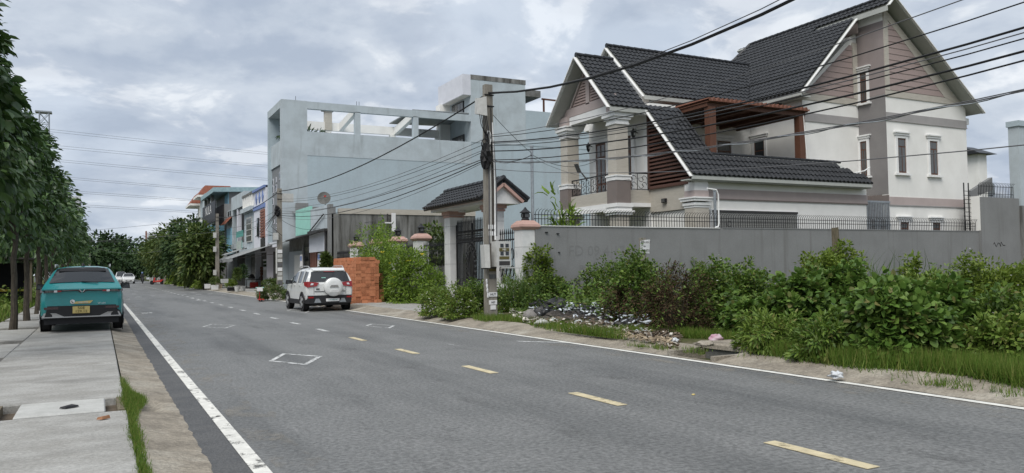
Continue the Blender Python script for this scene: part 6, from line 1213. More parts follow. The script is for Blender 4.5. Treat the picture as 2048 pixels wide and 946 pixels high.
hp_o = hp.build('rubbish', 'ash', None, False, kind='stuff'); hp_o['label'] = 'low heap of burnt rubbish and ash on the verge'; hp_o['category'] = 'rubbish'
lump('grey_sack', 1072, 632, 15, 10, 'bag_grey', 'torn grey sack at the left end of the rubbish heap', seed=2); lump('black_bag', 1098, 630, 15, 12, 'bag_black', 'crumpled black bag beside the torn grey sack', seed=3, amp=.3)
lump('charred_bundle', 1125, 622, 20, 12, 'bag_black', 'charred black bundle on top of the rubbish heap', seed=4, amp=.3, lift=.12); lump('plastic_bag', 1143, 624, 11, 9, 'bag_white', 'bright white blue plastic bag on top of the heap', seed=5, lift=.1)
lump('plastic_bag', 1194, 624, 9, 9, 'bag_white', 'small white plastic bag with teal print in the middle of the heap', seed=6, lift=.1); lump('black_bag', 1198, 633, 10, 7, 'bag_black', 'small black bag under the white one in the heap', seed=7); lump('grey_bag', 1217, 636, 8, 8, 'bag_grey', 'small grey bag right of the middle of the heap', seed=8)
lump('black_tarp', 1272, 652, 22, 9, 'bag_black', 'black tarpaulin crumpled at the right end of the heap', seed=9, amp=.35, cat='tarpaulin'); lump('foam_piece', 1266, 657, 10, 4, 'bag_white', 'white foam piece lying against the black tarpaulin', seed=10, cat='foam'); lump('foam_piece', 1304, 663, 5, 3.5, 'bag_white', 'small white foam lump right of the black tarpaulin', seed=11, cat='foam')
lump('plastic_bag', 1112, 642, 7, 4, 'bag_white', 'flat white bag at the front foot of the heap', seed=41); lump('plastic_bag', 1162, 646, 8, 4, 'film', 'clear film lying at the front of the heap', seed=42); lump('plastic_bag', 1238, 654, 10, 5, 'bag_white', 'crumpled white sheet right of the small grey bag', seed=43); lump('cement_lump', 1090, 646, 12, 5, 'concrete_pale', 'pale cement lump in front of the crumpled black bag', seed=44, cat='stone'); lump('black_bag', 1160, 632, 14, 8, 'bag_black', 'flat black bag below the bright white blue bag', seed=45, amp=.3)
lump('plastic_bag', 1352, 680, 10, 4.5, 'film', 'clear white plastic film at the weed edge by the heap', seed=12); lump('plastic_bag', 1432, 650, 7, 7, 'film', 'white plastic bag caught in the weeds above the pink bag', seed=13); lump('pink_bag', 1440, 676, 15, 9, 'bag_pink', 'faded pink bag lying by the drain inlet', seed=14); lump('broken_stone', 1420, 687, 20, 6, 'concrete_gutter', 'long rough stone lying on the drain lid', seed=15, cat='stone', z=.19)
lump('plastic_bag', 1683, 750, 15, 7, 'film', 'clear plastic bag lying alone on the dirt near the white line', seed=16, z=.05, amp=.3); lump('paper_scrap', 1220, 668, 8, 3, 'bag_white', 'white and pink paper scrap at the kerb below the heap', amp=.4, seed=17, cat='scrap'); lump('leaf_scrap', 1389, 789, 4, 1.6, 'plate_yellow', 'small yellowish leaf lying alone on the asphalt', z=.0, seed=18, cat='leaf')
def shards(name, n, uvs, s, m, label, up=.12):
    b = MB(); q = random.Random(len(uvs) + n)
    for k in range(n):
        i = q.randrange(len(uvs) - 1); f = q.random(); u = uvs[i][0] + (uvs[i + 1][0] - uvs[i][0]) * f; v = uvs[i][1] + (uvs[i + 1][1] - uvs[i][1]) * f + q.uniform(-uvs[i][2], uvs[i][2]); zg_ = .17 if up > .05 else .11; c = atz(u, v, zg_); zt_ = .008 + .125 * min(1, max(0, (c[0] - 8.42) / .75)) ** .8 if c[0] < 9.2 else .13; c = atz(u, v, zt_ + .02)
        if c[0] < 8.7: continue
        sx, sy, sz = (s * q.uniform(.3, 1.3) for _ in range(3)); sz *= .35
        d = Vector((q.uniform(-1, 1), q.uniform(-1, 1), q.uniform(-.5, .5))).normalized(); lf = q.uniform(0, up); d.z *= .5; b.bar(Vector(c) + Vector((0, 0, lf)) - d * sx, Vector(c) + d * sx + Vector((0, 0, lf + .02)), sy, sz)
    o = b.build(name, m, None, kind='stuff'); o['label'] = label; o['category'] = 'litter'
shards('litter', 420, [(1045, 640, 8), (1120, 645, 14), (1200, 650, 16), (1270, 668, 18), (1350, 688, 10)], .045, 'shard_pale', 'pale scraps and shards scattered over the heap'); shards('litter', 900, [(1060, 640, 8), (1150, 645, 14), (1220, 660, 14), (1300, 680, 16), (1360, 692, 8)], .05, 'shard_brown', 'brown wood chips and scraps spread over the heap'); shards('litter', 200, [(1205, 664, 6), (1270, 674, 8), (1345, 684, 7)], .05, 'card_tan', 'tan cardboard scraps along the kerb below the heap', .05)
shards('litter', 40, [(1640, 748, 4), (1750, 762, 5), (1900, 782, 5), (2040, 798, 4)], .014, 'shard_pale', 'small pale scraps along the dirt beside the white line', .01)
shards('litter', 300, [(1060, 632, 6), (1120, 630, 9), (1200, 640, 10), (1250, 650, 10)], .07, 'bag_black', 'black burnt scraps on the rubbish heap', .4)
shards('litter', 260, [(1060, 636, 6), (1140, 638, 9), (1230, 650, 10), (1300, 668, 8)], .05, 'bag_white', 'white plastic scraps on the rubbish heap', .3)
shards('litter', 60, [(1020, 628, 8), (1060, 640, 6)], .06, 'shard_pale', 'pale rubble pieces left of the grey sack')
dl = MB().hull([(-.36, 9.42, .135), (-.30, 9.38, .135), (-.18, 9.46, .135), (-.24, 9.52, .135)], [(-.35, 9.43, .15), (-.30, 9.39, .155), (-.19, 9.47, .15), (-.25, 9.51, .16)]).build('dead_leaf', 'cladding_black', None); dl['label'] = 'dark dead leaf lying on the pale drain cover'; dl['category'] = 'leaf'
dl = MB().hull([(-.02, 8.55, .128), (.03, 8.53, .128), (.10, 8.58, .128), (.05, 8.6, .128)], [(-.01, 8.55, .15), (.03, 8.54, .155), (.09, 8.58, .16), (.05, 8.59, .15)]).build('dead_leaf', 'terracotta', None); dl['label'] = 'reddish brown dead leaf on the near pavement slab'; dl['category'] = 'leaf'

# ------------------------------------------------------------------ signs and posts in the lot
sp_ = aty(1289, 492, 17.0); sg = thing('sale_sign', (sp_[0], 17.0, .15), 'torn white land for sale sign on a concrete post above the vines', 'sign')
MB().box(sp_[0] - .09, sp_[0] + .05, 17.0, 17.12, .15, sp_[2] + .22).build('post', 'concrete_pole', sg); pn = MB().poly((sp_[0] - .15, 16.98, sp_[2] - .17), (sp_[0] + .14, 16.98, sp_[2] - .20), (sp_[0] + .16, 16.97, sp_[2] + .17), (sp_[0] + .0, 16.98, sp_[2] + .16), (sp_[0] - .19, 16.93, sp_[2] + .12), (sp_[0] - .17, 16.95, sp_[2] + .0)); pn = MB().prism(pn.v, (0, .008, 0)).build('panel', 'paper_white', sg)
text('BÁN ĐẤT', .082, 'ink_black', pn, (sp_[0] - .005, 16.925, sp_[2] + .09), FACE_CAM, sx=.9); text('688.733', .09, 'ink_black', pn, (sp_[0] + .02, 16.965, sp_[2] - .12), FACE_CAM, sx=.8); text('diện', .05, 'ink_black', pn, (sp_[0] - .03, 16.965, sp_[2] - .01), FACE_CAM)
wp = aty(1672, 470, 15.5); wq = MB().hull([(wp[0] - .06, 15.44, .1), (wp[0] + .16, 15.44, .1), (wp[0] + .16, 15.56, .1), (wp[0] - .06, 15.56, .1)], [(wp[0] - .11, 15.44, wp[2] + .20), (wp[0] + .04, 15.44, wp[2] + .22), (wp[0] + .05, 15.56, wp[2] + .2), (wp[0] - .11, 15.56, wp[2] + .2)]).build('fence_stake', 'wood_weathered', None); wq['label'] = 'weathered wooden stake sticking out of the vine mound'; wq['category'] = 'stake'

# ------------------------------------------------------------------ things on the pavement by the shops
def pot(u, v, w, h, m, label, plant='leaf_street', ph=.6, box=False, group=None, L=.2, z=.135, n=40, shape='long'):
    c = atz(u, v, z); pm = FPX / depth(c); r, hh = w / 2 / pm, h / pm; t = thing('planter' if box else 'plant_pot', (c[0], c[1], z), label, 'planter' if box else 'plant pot', group)
    if box: MB().hull([(c[0] - r * .92, c[1] - .2, z), (c[0] + r * .92, c[1] - .2, z), (c[0] + r * .92, c[1] + .25, z), (c[0] - r * .92, c[1] + .25, z)], [(c[0] - r, c[1] - .24, z + hh), (c[0] + r, c[1] - .24, z + hh), (c[0] + r, c[1] + .29, z + hh), (c[0] - r, c[1] + .29, z + hh)]).build('tub', m, t)
    else: MB().lathe([(r * .7, 0), (r * .78, hh * .3), (r * .98, hh * .95), (r * 1.05, hh * .96), (r * 1.05, hh), (r * .9, hh)], (c[0], c[1], z), 18).build('pot', m, t, True)
    MB().lathe([(r * .88, 0), (.01, .01)], (c[0], c[1], z + hh * .93), 12).build('soil', 'soil', t)
    if ph:
        D = sphere_dirs(n, .0); C = D * np.array([r * 1.1, max(.2, r), ph * .5]) + np.array([0, .02, hh + ph * .4]); P, T, N = clump_leaves(C, np.full(n, .12), 9, D, .2); mesh_obj(leaf_mesh('leaves', P, T, N, L * rng.uniform(.6, 1.2, len(P)), L * .3, shape, plant), 'leaves', t)
    return t
pot(474, 583, 11, 11, 'plastic_box', 'left one of two round white plant pots at the kerb', ph=1.3, n=60); pot(486, 582, 11, 10, 'plastic_box', 'right one of two round white plant pots at the kerb', 'leaf_far', ph=1.6, n=60)
pot(429.5, 579, 13, 9, 'paper_white', 'white foam box planter with feathery green plants', ph=.6, box=True); pot(415, 577, 11, 9, 'paper_white', 'empty white foam box left of the planted one', ph=0, box=True); pot(439, 577, 9, 9, 'card_tan', 'tan wooden box planter beside the foam box', ph=.7, box=True, z=.135)
pot(462, 582, 14, 7, 'black_plastic', 'low black tray with a small yellowish plant', 'leaf_bright', ph=.5, box=True); pot(449, 566, 13, 8, 'plastic_box', 'white box raised on a stand behind the pots', ph=0, box=True, z=.9)
pot(540, 586, 20, 16, 'wood_weathered', 'old brown wooden planter full of low plants beside the pole', 'leaf_street', ph=.3, box=True); pot(555, 584, 12, 14, 'card_tan', 'second tan planter right behind the poster covered pole', 'leaf_bright', ph=.3, box=True); pot(402, 573, 12, 6, 'terracotta', 'brown clay planter under the pruned street tree', 'leaf_street', ph=1.0, box=True)
pot(571, 574, 10, 14, 'plastic_box', 'tall white pot with palm leaves beside the white car', 'leaf_far', ph=1.6, z=.135, n=60, shape='blade2', L=.5); pot(652, 588, 12, 10, 'terracotta', 'clay pot with a bushy green plant behind the white car roof', 'leaf_street', ph=2.2, n=120, L=.3)
bush('roadside_shrub', (*atz(548, 596, .135)[:2], .135), (.75, .7, .55), 120, 14, .16, .05, 'leaf_street', 'low green shrub at the foot of the poster covered pole', cat='shrub', clump_r=.12)
cb = atz(520, 575, .135); tb_ = thing('work_table', (cb[0], cb[1], .135), 'low dark table with clutter in front of the white house', 'table'); MB().box(cb[0] - 1.3, cb[0] + 1.3, cb[1] - .5, cb[1] + .5, .82, .88).build('top', 'dark_metal', tb_)
for x in (-1.2, 1.2):
    for y in (-.4, .4): MB().box(cb[0] + x - .03, cb[0] + x + .03, cb[1] + y - .03, cb[1] + y + .03, .135, .82).build('leg', 'dark_metal', tb_)
for x, w, h, m, nm, lab in ((-.7, .5, .35, 'dark_metal', 'machine_part', 'dark machine part lying on the low table'), (.1, .35, .25, 'bag_grey', 'cloth_bundle', 'grey cloth bundle on the low table')):
    o = MB().blob((cb[0] + x, cb[1], .88 + h * .6), (w / 2, .25, h * .7), 12, 8, .25, 5, .3).build(nm, m, None, True); o['label'] = lab; o['category'] = 'clutter'
o = MB().bbox(cb[0] - .9, cb[0] - .25, cb[1] - .55, cb[1] - .1, .135, .62, .03).build('crate', 'red_thing', None); o['label'] = 'red plastic crate under the low table'; o['category'] = 'crate'; o = MB().bbox(cb[0] + .1, cb[0] + 1.0, cb[1] - .8, cb[1] - .3, .135, .28, .03).build('tray', 'yellow_thing', None); o['label'] = 'yellow tray on the ground before the low table'; o['category'] = 'tray'
cb2 = atz(537, 575, .135); wb = thing('wooden_bench', (cb2[0], cb2[1], .135), 'brown wooden bench back above the low table', 'bench')
for z in (1.25, 1.5, 1.75): MB().box(cb2[0] - .7, cb2[0] + .9, cb2[1], cb2[1] + .05, z, z + .2).build('plank', 'wood_brown', wb)
MB().box(cb2[0] - .7, cb2[0] + .9, cb2[1] - .5, cb2[1], .95, 1.0).build('seat', 'wood_brown', wb)
for x in (-.65, .82): MB().box(cb2[0] + x, cb2[0] + x + .08, cb2[1] - .02, cb2[1] + .1, .135, 1.95).build('leg', 'wood_brown', wb)
c = atz(521, 603, 0); ks = thing('toy_scooter', (c[0], c[1], 0), 'small red toy scooter standing at the road edge', 'scooter'); MB().box(c[0] - .09, c[0] + .12, c[1] - .35, c[1] + .3, .08, .13).build('deck', 'red_thing', ks); MB().tube([(c[0], c[1] + .28, .1), (c[0], c[1] + .22, .68)], .022, 6).build('stem', 'red_thing', ks); MB().tube([(c[0] - .2, c[1] + .2, .7), (c[0] + .2, c[1] + .2, .7)], .025, 6).build('handlebar', 'mint', ks)
for y in (-.3, .28): MB().lathe([(.03, -.03), (.07, -.03), (.07, .03), (.03, .03)], (c[0], c[1] + y, .07), 10, 'x').build('wheel', 'black_plastic', ks)
MB().box(c[0] - .14, c[0] + .14, c[1] + .16, c[1] + .2, .52, .72).build('basket', 'paper_white', ks)
sd = atz(510, 588, .05); 
for k, (u, v, s_) in enumerate(((628, 608, .7), (612, 605, .5))):
    c = atz(u, v, .1); o = MB().blob((c[0] + .6, c[1] + .5, .1), (.9 * s_, .8, .22), 14, 7, .15, 30 + k).build('sand_heap', 'terracotta' if k else 'card_tan', None, True); o['label'] = ('tan sand heap at the kerb left of the white car' if k == 0 else 'small reddish sand heap behind the white car front'); o['category'] = 'sand heap'
# open shed beside the left pavement
sh = thing('open_shed', (-4.6, 47, .05), 'open shed with dark sloping roof behind the roadside tree trunks', 'shed'); a0 = atx(62, 548, -4.8); MB().hull([(-6.6, 44, 2.5), (-2.75, 44, 2.25), (-2.75, 52, 2.25), (-6.6, 52, 2.5)], [(-6.6, 44, 2.58), (-2.75, 44, 2.33), (-2.75, 52, 2.33), (-6.6, 52, 2.58)]).build('roof', 'dark_metal', sh)
for x, y in ((-2.9, 44.2), (-6.4, 44.2), (-2.9, 51.8), (-6.4, 51.8)): MB().box(x - .05, x + .05, y - .05, y + .05, .05, 2.3).build('post', 'wood_weathered', sh)
MB().box(-6.2, -3.4, 48.5, 49.3, .7, .8).build('counter', 'yellow_thing', sh); MB().box(-6.2, -3.4, 51.6, 51.8, .05, 2.2).build('back_wall', 'dark_interior', sh)
# ------------------------------------------------------------------ roadside trees on the left pavement
for k, y in enumerate(PIT):
    near = y < 36; z0 = .1; n = 300 if near else (170 if y < 62 else 110); per = 24 if near else (18 if y < 62 else 16); sc = 1 if near else (1.25 if y < 62 else 1.7)
    hc = 4.3 + random.uniform(-.25, .25); rz = 2.35 + random.uniform(-.15, .25); rx = ((.86 if y < 26 else 1.0) if y < 36 else 1.2) + random.uniform(-.08, .08)
    if y < 17: rx, hc, rz = .78, 4.9, 2.4
    if 17 < y < 22: rx, hc, rz = .74, 4.5, 2.4
    lab = {0: 'nearest roadside tree whose large drooping leaves hang in at the picture corner', 1: 'second roadside tree on the left whose crown fills the left edge', 2: 'roadside tree with thin bent trunk standing nearest before the teal car', 3: 'roadside tree with straight trunk left of the teal car', 4: 'roadside tree with trunk just left of the teal car roof'}.get(k, 'roadside tree number %s of the row running away behind the teal car' % ('six', 'seven', 'eight', 'nine', 'ten', 'eleven', 'twelve', 'thirteen', 'fourteen', 'fifteen', 'sixteen')[k - 5] if k > 4 else '')
    big_l = 1.35 if y < 17 else 1
    tree('roadside_tree', -2.0, y, z0, 2.3, (-2.08 - (.14 if y < 27 else 0) + random.uniform(-.05, .05), y, hc), (rx, rx * 1.45, rz), int(n * (.5 if y < 17 else .5)), per, .225 * sc * big_l, .12 * sc * big_l, 'leaf_tree', lab, 'row of trees along the left pavement', tr=.085, lean=(random.uniform(-.06, .06), random.uniform(-.1, .1)), droop=.9, clump_r=.27 * (1 if near else 1.35), taper=.6, shell=.3)
# taller woods and field trees behind
for k, (u, v, y, rx, lab) in enumerate(((236, 478, 215, 6.5, 'rounded dark tree closing the road end, tallest crown'), (204, 472, 200, 5.5, 'dark tree left of the tallest crown at the road end'), (258, 505, 250, 6, 'dark tree at the road end right behind the white cars'), (180, 500, 175, 6, 'dark tree behind the slim pole at the road end'), (222, 510, 185, 6, 'low dark tree between the two tall crowns at the road end'), (275, 512, 270, 6, 'small grey green tree where the road vanishes'))):
    p = aty(u, v, y); h = p[2]; tree('distant_tree', p[0], y, 0, h * .3, (p[0], y, h * .58), (rx, rx, h * .42), 170, 16, 1.0, .6, 'leaf_far', lab, 'dark trees at the road end', shape='diamond', tr=.35, clump_r=1.0, limbs=4, shell=.5)
for k, (x, y, h) in enumerate(((-9, 38, 6.5), (-13, 52, 7), (-8, 64, 6.5), (-14, 80, 8), (-8, 96, 7), (-12, 120, 8), (-20, 60, 8), (-9, 140, 8), (-26, 95, 9))):
    tree('field_tree', x, y, 0, 1.6, (x, y, h * .56), (3.0, 3.0, h * .44), 120, 18, .55, .3, 'leaf_far', ('dark bushy tree in the field behind the pavement trees, ' + ('nearest one', 'second one', 'third one', 'fourth one', 'fifth one', 'sixth one', 'seventh one', 'eighth one', 'ninth one')[k] + ' from the teal car'), 'trees in the left field', shape='diamond', tr=.16, clump_r=.7, limbs=4)
# street trees on the right
for (u, v, y, x, h, rx, m, lab) in ((345, 0, 104, 8.9, 8.2, 3.2, 'leaf_street', 'large layered street tree farthest along the right pavement'), (318, 0, 122, 8.8, 7.2, 2.8, 'leaf_street', 'smaller street tree left of the large layered one'), (385, 0, 88, 9.2, 6.6, 3.0, 'leaf_far', 'dark dense street tree in front of the black sign'), (410, 0, 76, 8.4, 5.3, 1.5, 'leaf_street', 'street tree with leaning pale trunk nearest to the shops'), (300, 0, 140, 8.6, 6.6, 2.6, 'leaf_far', 'low grey green street tree at the far end of the right row')):
    tree('street_tree', x, y, .1, 2.0, (x - .5, y, h * .56), (rx, rx * 1.3, h * .44), 210, 20, .5, .24, m, lab, 'street trees along the right pavement', shape='diamond', tr=.17, lean=(-.5 if y < 80 else .1, -.3), clump_r=.6, limbs=6, shell=.4)
for k in range(6):
    y = 80 + k * 9; bush('kerb_shrub', (9.0 + .2 * (k % 2), y, .135), (.8, 1.6, 1.1), 70, 12, .4, .16, 'leaf_street' if k % 2 else 'leaf_bright', 'leafy shrub between the street tree trunks, %s from the shops' % ('first', 'second', 'third', 'fourth', 'fifth', 'sixth')[k], 'shrubs under the street trees', cat='shrub', clump_r=.3)
# ------------------------------------------------------------------ plants placed from the photograph
def bpx(u0, u1, vt, vb, zg=.14, dr=.75):
    c = atz((u0 + u1) / 2, vb, zg); pm = FPX / depth(c); rx = (u1 - u0) / 2 / pm; h = (vb - vt) / pm; d = np.array([c[0], c[1]]); d = d / np.linalg.norm(d); ry = rx * dr
    return (c[0] + d[0] * (ry * 1.1 + .12), c[1] + d[1] * (ry * 1.1 + .12), zg), (rx * .98, ry, h * (.82 + .8 * ry / depth(c)))
def vine(u0, u1, vt, vb, m, label, L=.11, W=.07, dens=1.0, shape='diamond', fl=None, cat='bush', name='weed_bush', dry=None, clump_r=None, dr=.75, flat=.5, stems=6, group='overgrown lot plants'):
    c, r = bpx(u0, u1, vt, vb, dr=dr); area = r[0] * r[1] + (r[0] + r[1]) * r[2]; L *= .78; W *= .78; n = int(min(1400, max(110, 225 * dens * area ** .85))); per = 18
    return bush(name, c, r, n, per, L, W, m, label, group, shape, cat, clump_r=clump_r or min(.24, max(.10, .16 * r[0])), flowers=fl, dry=dry, flat=flat, stems=stems)
WF = lambda n: ('petal_white', n, .028)
vine(842, 905, 572, 632, 'leaf_weed', 'leafy weeds with tiny white flowers at the driveway edge', .10, .05, 1.3, fl=WF(60)); vine(880, 955, 566, 637, 'leaf_weed', 'dense weeds in front of the iron gate left of the pole', .10, .05, 1.3, fl=WF(60)); vine(925, 975, 556, 630, 'leaf_vine', 'dark weeds touching the utility pole foot', .10, .055, 1.3, fl=WF(30))
vine(995, 1062, 556, 624, 'leaf_weed', 'weeds with white flowers right of the utility pole', .10, .055, 1.2, fl=WF(50)); vine(1045, 1130, 550, 618, 'leaf_vine', 'low vine bush behind the grey sack', .11, .07, 1.1, fl=WF(40)); vine(1105, 1195, 535, 614, 'leaf_weed', 'vine bush behind the charred bundle', .11, .07, 1.1, fl=WF(40)); vine(1165, 1262, 520, 618, 'leaf_vine', 'taller vine bush left of the dry mound', .11, .07, 1.1, fl=WF(30)); vine(1060, 1180, 540, 600, 'leaf_bright', 'yellow green weeds under the grey wall lettering', .11, .06, .9, fl=WF(40))
bush('creeper', (12.98, 23.15, 1.0), (.42, .28, 1.05), 150, 16, .10, .075, 'leaf_bright', 'green creeper climbing the marble corner pillar', cat='creeper', clump_r=.12, zmin=-.9, stems=3); bush('creeper', (13.3, 22.9, .15), (.8, .6, 1.1), 160, 16, .10, .07, 'leaf_vine', 'creeper mound at the foot of the marble corner pillar', cat='creeper', clump_r=.13)
tall_g = lambda name, u, v, n, h, w, label, sp: (lambda c: mesh_obj(grass_mesh(np.stack([rng.normal(0, sp, n), rng.normal(0, sp, n), np.zeros(n)], 1), h, w, 'grass_tall', 1.3, 'blade2'), name, None, (c[0], c[1], .14), label=label, category='grass clump', group='tall grass clumps'))(atz(u, v, .14))
tall_g('tall_grass_clump', 1035, 622, 240, 1.25, .03, 'tall grass clump right of the utility pole', .28); tall_g('tall_grass_clump', 1765, 622, 200, 1.55, .03, 'tall arching grass clump beside the wooden stake', .5); tall_g('tall_grass_clump', 1725, 618, 110, 1.4, .03, 'tall grass clump left of the arching one by the stake', .3); tall_g('tall_grass_clump', 1660, 640, 120, 1.0, .03, 'short grass clump in front of the vine mound', .3)
dm_z = lambda P: ((P[:, 2] < 1.0 + .22 * np.sin(P[:, 0] * 2.1) * np.cos(P[:, 1] * 1.7)) & (rng.random(len(P)) < .8))
vine(1215, 1350, 505, 656, 'leaf_vine', 'vine mound round the sale sign, green on top and dead below', .10, .075, 1.5, dry=dm_z, cat='vine', name='vine_mound'); vine(1285, 1415, 532, 672, 'leaf_vine', 'dry brown tangle of dead vines right of the sale sign', .11, .05, 1.5, dry=lambda P: rng.random(len(P)) < .90, cat='vine', name='vine_mound', stems=40)
vine(1375, 1470, 515, 662, 'leaf_vine', 'leafy vine bank right of the brown tangle', .10, .08, 1.3, fl=WF(40)); vine(1430, 1560, 520, 650, 'leaf_vine', 'vine bank with white flowers left of the heart leaf bushes', .11, .08, 1.2, fl=WF(40)); vine(1445, 1490, 482, 600, 'leaf_vine', 'thin upright weed sticking up before the wall', .12, .06, .8, name='tall_weed'); vine(1385, 1430, 510, 605, 'leaf_weed', 'thin flowering weed against the wall left of the upright one', .10, .05, .6, fl=WF(20), name='tall_weed'); vine(1455, 1550, 595, 680, 'leaf_heart', 'small round leafy bush left of the heart leaf bushes', .105, .10, 1.8, 'heart')
vine(1600, 1740, 485, 630, 'leaf_bright', 'vine mound wrapped round the wooden stake', .12, .09, 1.2, cat='vine', name='vine_mound'); vine(1530, 1660, 550, 690, 'leaf_heart', 'heart leaf bush left of the largest one', .115, .105, 2.0, 'heart', flat=.3); vine(1590, 1730, 535, 680, 'leaf_heart', 'heart leaf bush behind the largest one below the stake', .115, .105, 2.0, 'heart', flat=.3); vine(1690, 1925, 575, 728, 'leaf_heart', 'largest heart leaf bush with broad shingled leaves', .12, .112, 3.2, 'heart', flat=.25)
vine(1480, 1620, 630, 706, 'leaf_weed', 'low weeds with pointed leaves at the front of the lot', .13, .05, 1.3, 'long'); vine(1590, 1730, 640, 722, 'leaf_vine', 'low pointed leaf plants before the heart leaf bushes', .14, .05, 1.3, 'long'); vine(1810, 1842, 505, 640, 'leaf_bright', 'upright leafy stem rising before the wall end', .14, .07, .8, name='tall_weed'); vine(1790, 1930, 540, 660, 'leaf_weed', 'feathery weeds behind the largest heart leaf bush', .13, .05, 1.2, 'long')
vine(1890, 2075, 575, 720, 'leaf_vine', 'broad weed bank at the right edge of the lot', .13, .07, 1.6, 'long', fl=WF(30)); vine(1915, 2100, 520, 640, 'leaf_bright', 'yellow green weed bank below the neighbouring wall', .13, .07, 1.4, fl=WF(30)); vine(1945, 2100, 640, 738, 'leaf_weed', 'pale leafed weeds at the right picture edge', .13, .07, 1.5, 'long')
# flowering shrubs behind the brick pile
YF = lambda n: ('petal_yellow', n, .12)
bush('flowering_shrub', (11.6, 31.9, .135), (.85, 1.1, 2.2), 260, 18, .16, .055, 'leaf_flower_shrub', 'large shrub with yellow flowers left of the marble gate', 'yellow flowering shrubs', 'long', 'shrub', clump_r=.24, flowers=YF(9), zmin=-.1); bush('flowering_shrub', (11.4, 33.9, .135), (.8, 1.1, 2.35), 260, 18, .16, .055, 'leaf_flower_shrub', 'tall shrub with yellow flowers right behind the brick pile', 'yellow flowering shrubs', 'long', 'shrub', clump_r=.24, flowers=YF(9), zmin=-.1)
bush('flowering_shrub', (12.2, 38.2, .135), (.8, 1.8, 3.2), 240, 18, .18, .06, 'leaf_flower_shrub', 'bright green shrub rising above the brick pile', 'yellow flowering shrubs', 'long', 'shrub', clump_r=.3, zmin=-.1); bush('garden_plant', (13.7, 33.9, 1.8), (.7, .8, 1.5), 110, 12, .22, .12, 'leaf_street', 'broad leaf garden plant showing above the fence by the gate', None, 'long', 'plant', clump_r=.25, stems=5)
bush('flowering_shrub', (12.0, 30.3, .135), (.5, .5, 1.2), 120, 16, .13, .05, 'leaf_flower_shrub', 'small shrub at the foot of the left gate pillar', 'yellow flowering shrubs', 'long', 'shrub', clump_r=.2); bush('garden_plant', (16.6, 27.4, .3), (.5, .5, 3.3), 60, 10, .5, .09, 'leaf_flower_shrub', 'banana like plant behind the spiked wall by the balcony column', None, 'blade2', 'plant', clump_r=.3, stems=4)
# ------------------------------------------------------------------ grass and undergrowth
def scatter(n, x0, x1, y0, y1, z, keep=None):
    P = np.stack([rng.uniform(x0, x1, n), rng.uniform(y0, y1, n), np.full(n, z)], 1); return P[keep(P)] if keep is not None else P
wv_ = lambda P, s, k: np.sin(P[:, 0] * s + k) * np.cos(P[:, 1] * s * 1.3 + k) + .5 * np.sin(P[:, 0] * s * 2.7 - P[:, 1] * s * 1.9)
def stuff(P, h, w, m, name, label, cat='grass', lean=.5, shape='blade'):
    mesh_obj(grass_mesh(P, h, w, m, lean, shape), name, None, kind='stuff', label=label, category=cat)
kz = lambda P: np.where(P[:, 0] < 9.2, .0 + .125 * np.clip((P[:, 0] - 8.42) / .75, 0, 1) ** .8, .11)
P = scatter(75000, 8.7, 11.0, 1.5, 9.4, .11, lambda P: (P[:, 0] > 9.0 + .2 * wv_(P, 1.1, 0) + rng.normal(0, .05, len(P))) | (rng.random(len(P)) < .02)); P[:, 2] = kz(P); stuff(P, .27, .009, 'grass', 'grass', 'long grass along the front of the overgrown lot', lean=.8)
P = scatter(11000, 9.2, 10.3, 10.7, 13.6, .12, lambda P: P[:, 0] > 9.35 + .25 * wv_(P, 1.9, 2)); P = P[(P[:, 1] > 12.6) | (P[:, 0] > 9.9)]; stuff(P, .2, .010, 'grass', 'grass', 'grass beside the drain inlet', lean=.7)
c1, c2 = atz(1085, 662, .13), atz(1215, 676, .13); tt = rng.random(9000); P = np.stack([c1[0] + (c2[0] - c1[0]) * tt + rng.normal(0, .13, 9000), c1[1] + (c2[1] - c1[1]) * tt + rng.normal(0, .3, 9000), np.full(9000, .12)], 1); stuff(P[P[:, 0] > 8.75], .22, .010, 'grass', 'grass', 'bright grass strip in front of the rubbish heap', lean=.5)
P = scatter(6000, 8.95, 10.2, 15.2, 21.6, .11, lambda P: P[:, 0] > 9.2 + .3 * wv_(P, 1.2, 1)); stuff(P, .18, .011, 'grass', 'grass', 'sparse grass round the utility pole foot', lean=.7)
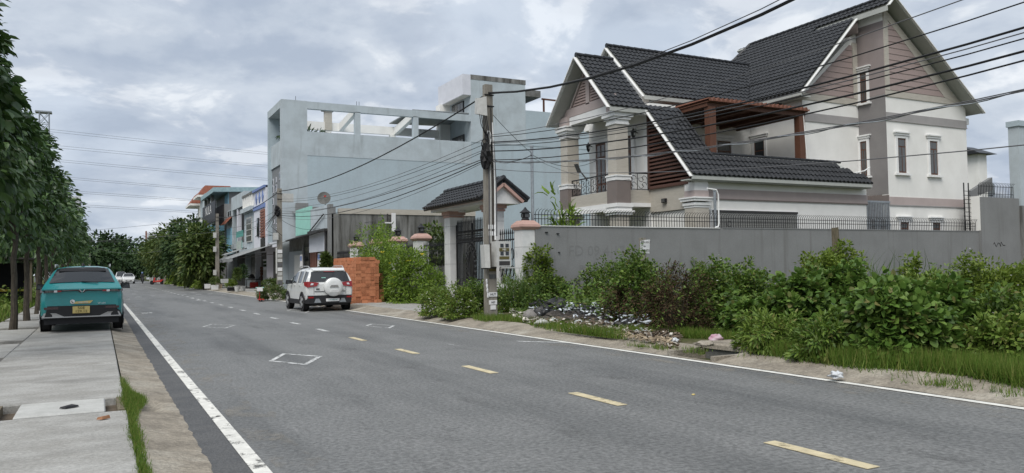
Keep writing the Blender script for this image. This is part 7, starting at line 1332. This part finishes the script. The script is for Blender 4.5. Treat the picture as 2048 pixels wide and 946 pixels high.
P = scatter(300, 8.5, 9.0, 2, 14, .06); P = np.repeat(P, 14, 0) + rng.normal(0, .04, (4200, 3)) * [1, 1, 0]; stuff(P[wv_(P, .9, 3) > .2], .09, .008, 'grass', 'grass', 'small grass tufts along the right white line', lean=.9)
P = scatter(60000, .14, .48, 4.0, 12.8, .1); w_ = .004 + .034 * np.clip(.5 + .5 * wv_(P * [0, 1, 0] + [3, 0, 0], 1.7, 1), 0, 2) + .08 * np.exp(-((P[:, 1] - 9.7) / .7) ** 2); P = P[(np.abs(P[:, 0] - .28 - .05 * np.exp(-((P[:, 1] - 9.7) / .8) ** 2)) + rng.normal(0, .02, len(P)) < w_) & (P[:, 1] < 11.3 + rng.normal(0, .4, len(P)))]; stuff(P, .06, .005, 'grass', 'grass', 'green grass growing in the joint between slab and gutter', lean=.9)
P = scatter(30000, -16, -2.7, 14, 60, .06); stuff(P, .32, .03, 'grass', 'grass', 'green grass of the field behind the left pavement', lean=.7)
def weeds(n, x0, x1, y0, y1, zmax, L, W, m, label, keep=None):
    P = scatter(n, x0, x1, y0, y1, .14, keep); P[:, 2] += rng.random(len(P)) ** 1.3 * zmax * (.55 + .45 * np.sin(P[:, 0] * 1.3) * np.cos(P[:, 1] * 1.1)); D = sphere_dirs(len(P), -.2); me = leaf_mesh('undergrowth', P, D, rng.normal(0, .4, P.shape) + [0, 0, 1], L * rng.uniform(.6, 1.3, len(P)), W, 'diamond', m); mesh_obj(me, 'undergrowth', None, kind='stuff', label=label, category='undergrowth')
weeds(52000, 10.4, 34, 8, 23.0, 1.0, .12, .07, 'leaf_vine', 'tangled green undergrowth filling the overgrown lot', lambda P: P[:, 0] > 10.6 + .3 * wv_(P, 1.5, 0)); weeds(9000, 10.6, 26, 2, 9, .5, .12, .07, 'leaf_weed', 'low leafy undergrowth behind the front grass', lambda P: P[:, 0] > 10.7); weeds(9000, -18, -3, 22, 70, 1.0, .22, .12, 'leaf_weed', 'leafy undergrowth of the left field')
for o_ in list(SC.objects):
    if o_.type == 'MESH' and o_.parent is None and o_.get('kind') is None and o_.get('label') is None: print('UNLABELLED', o_.name)
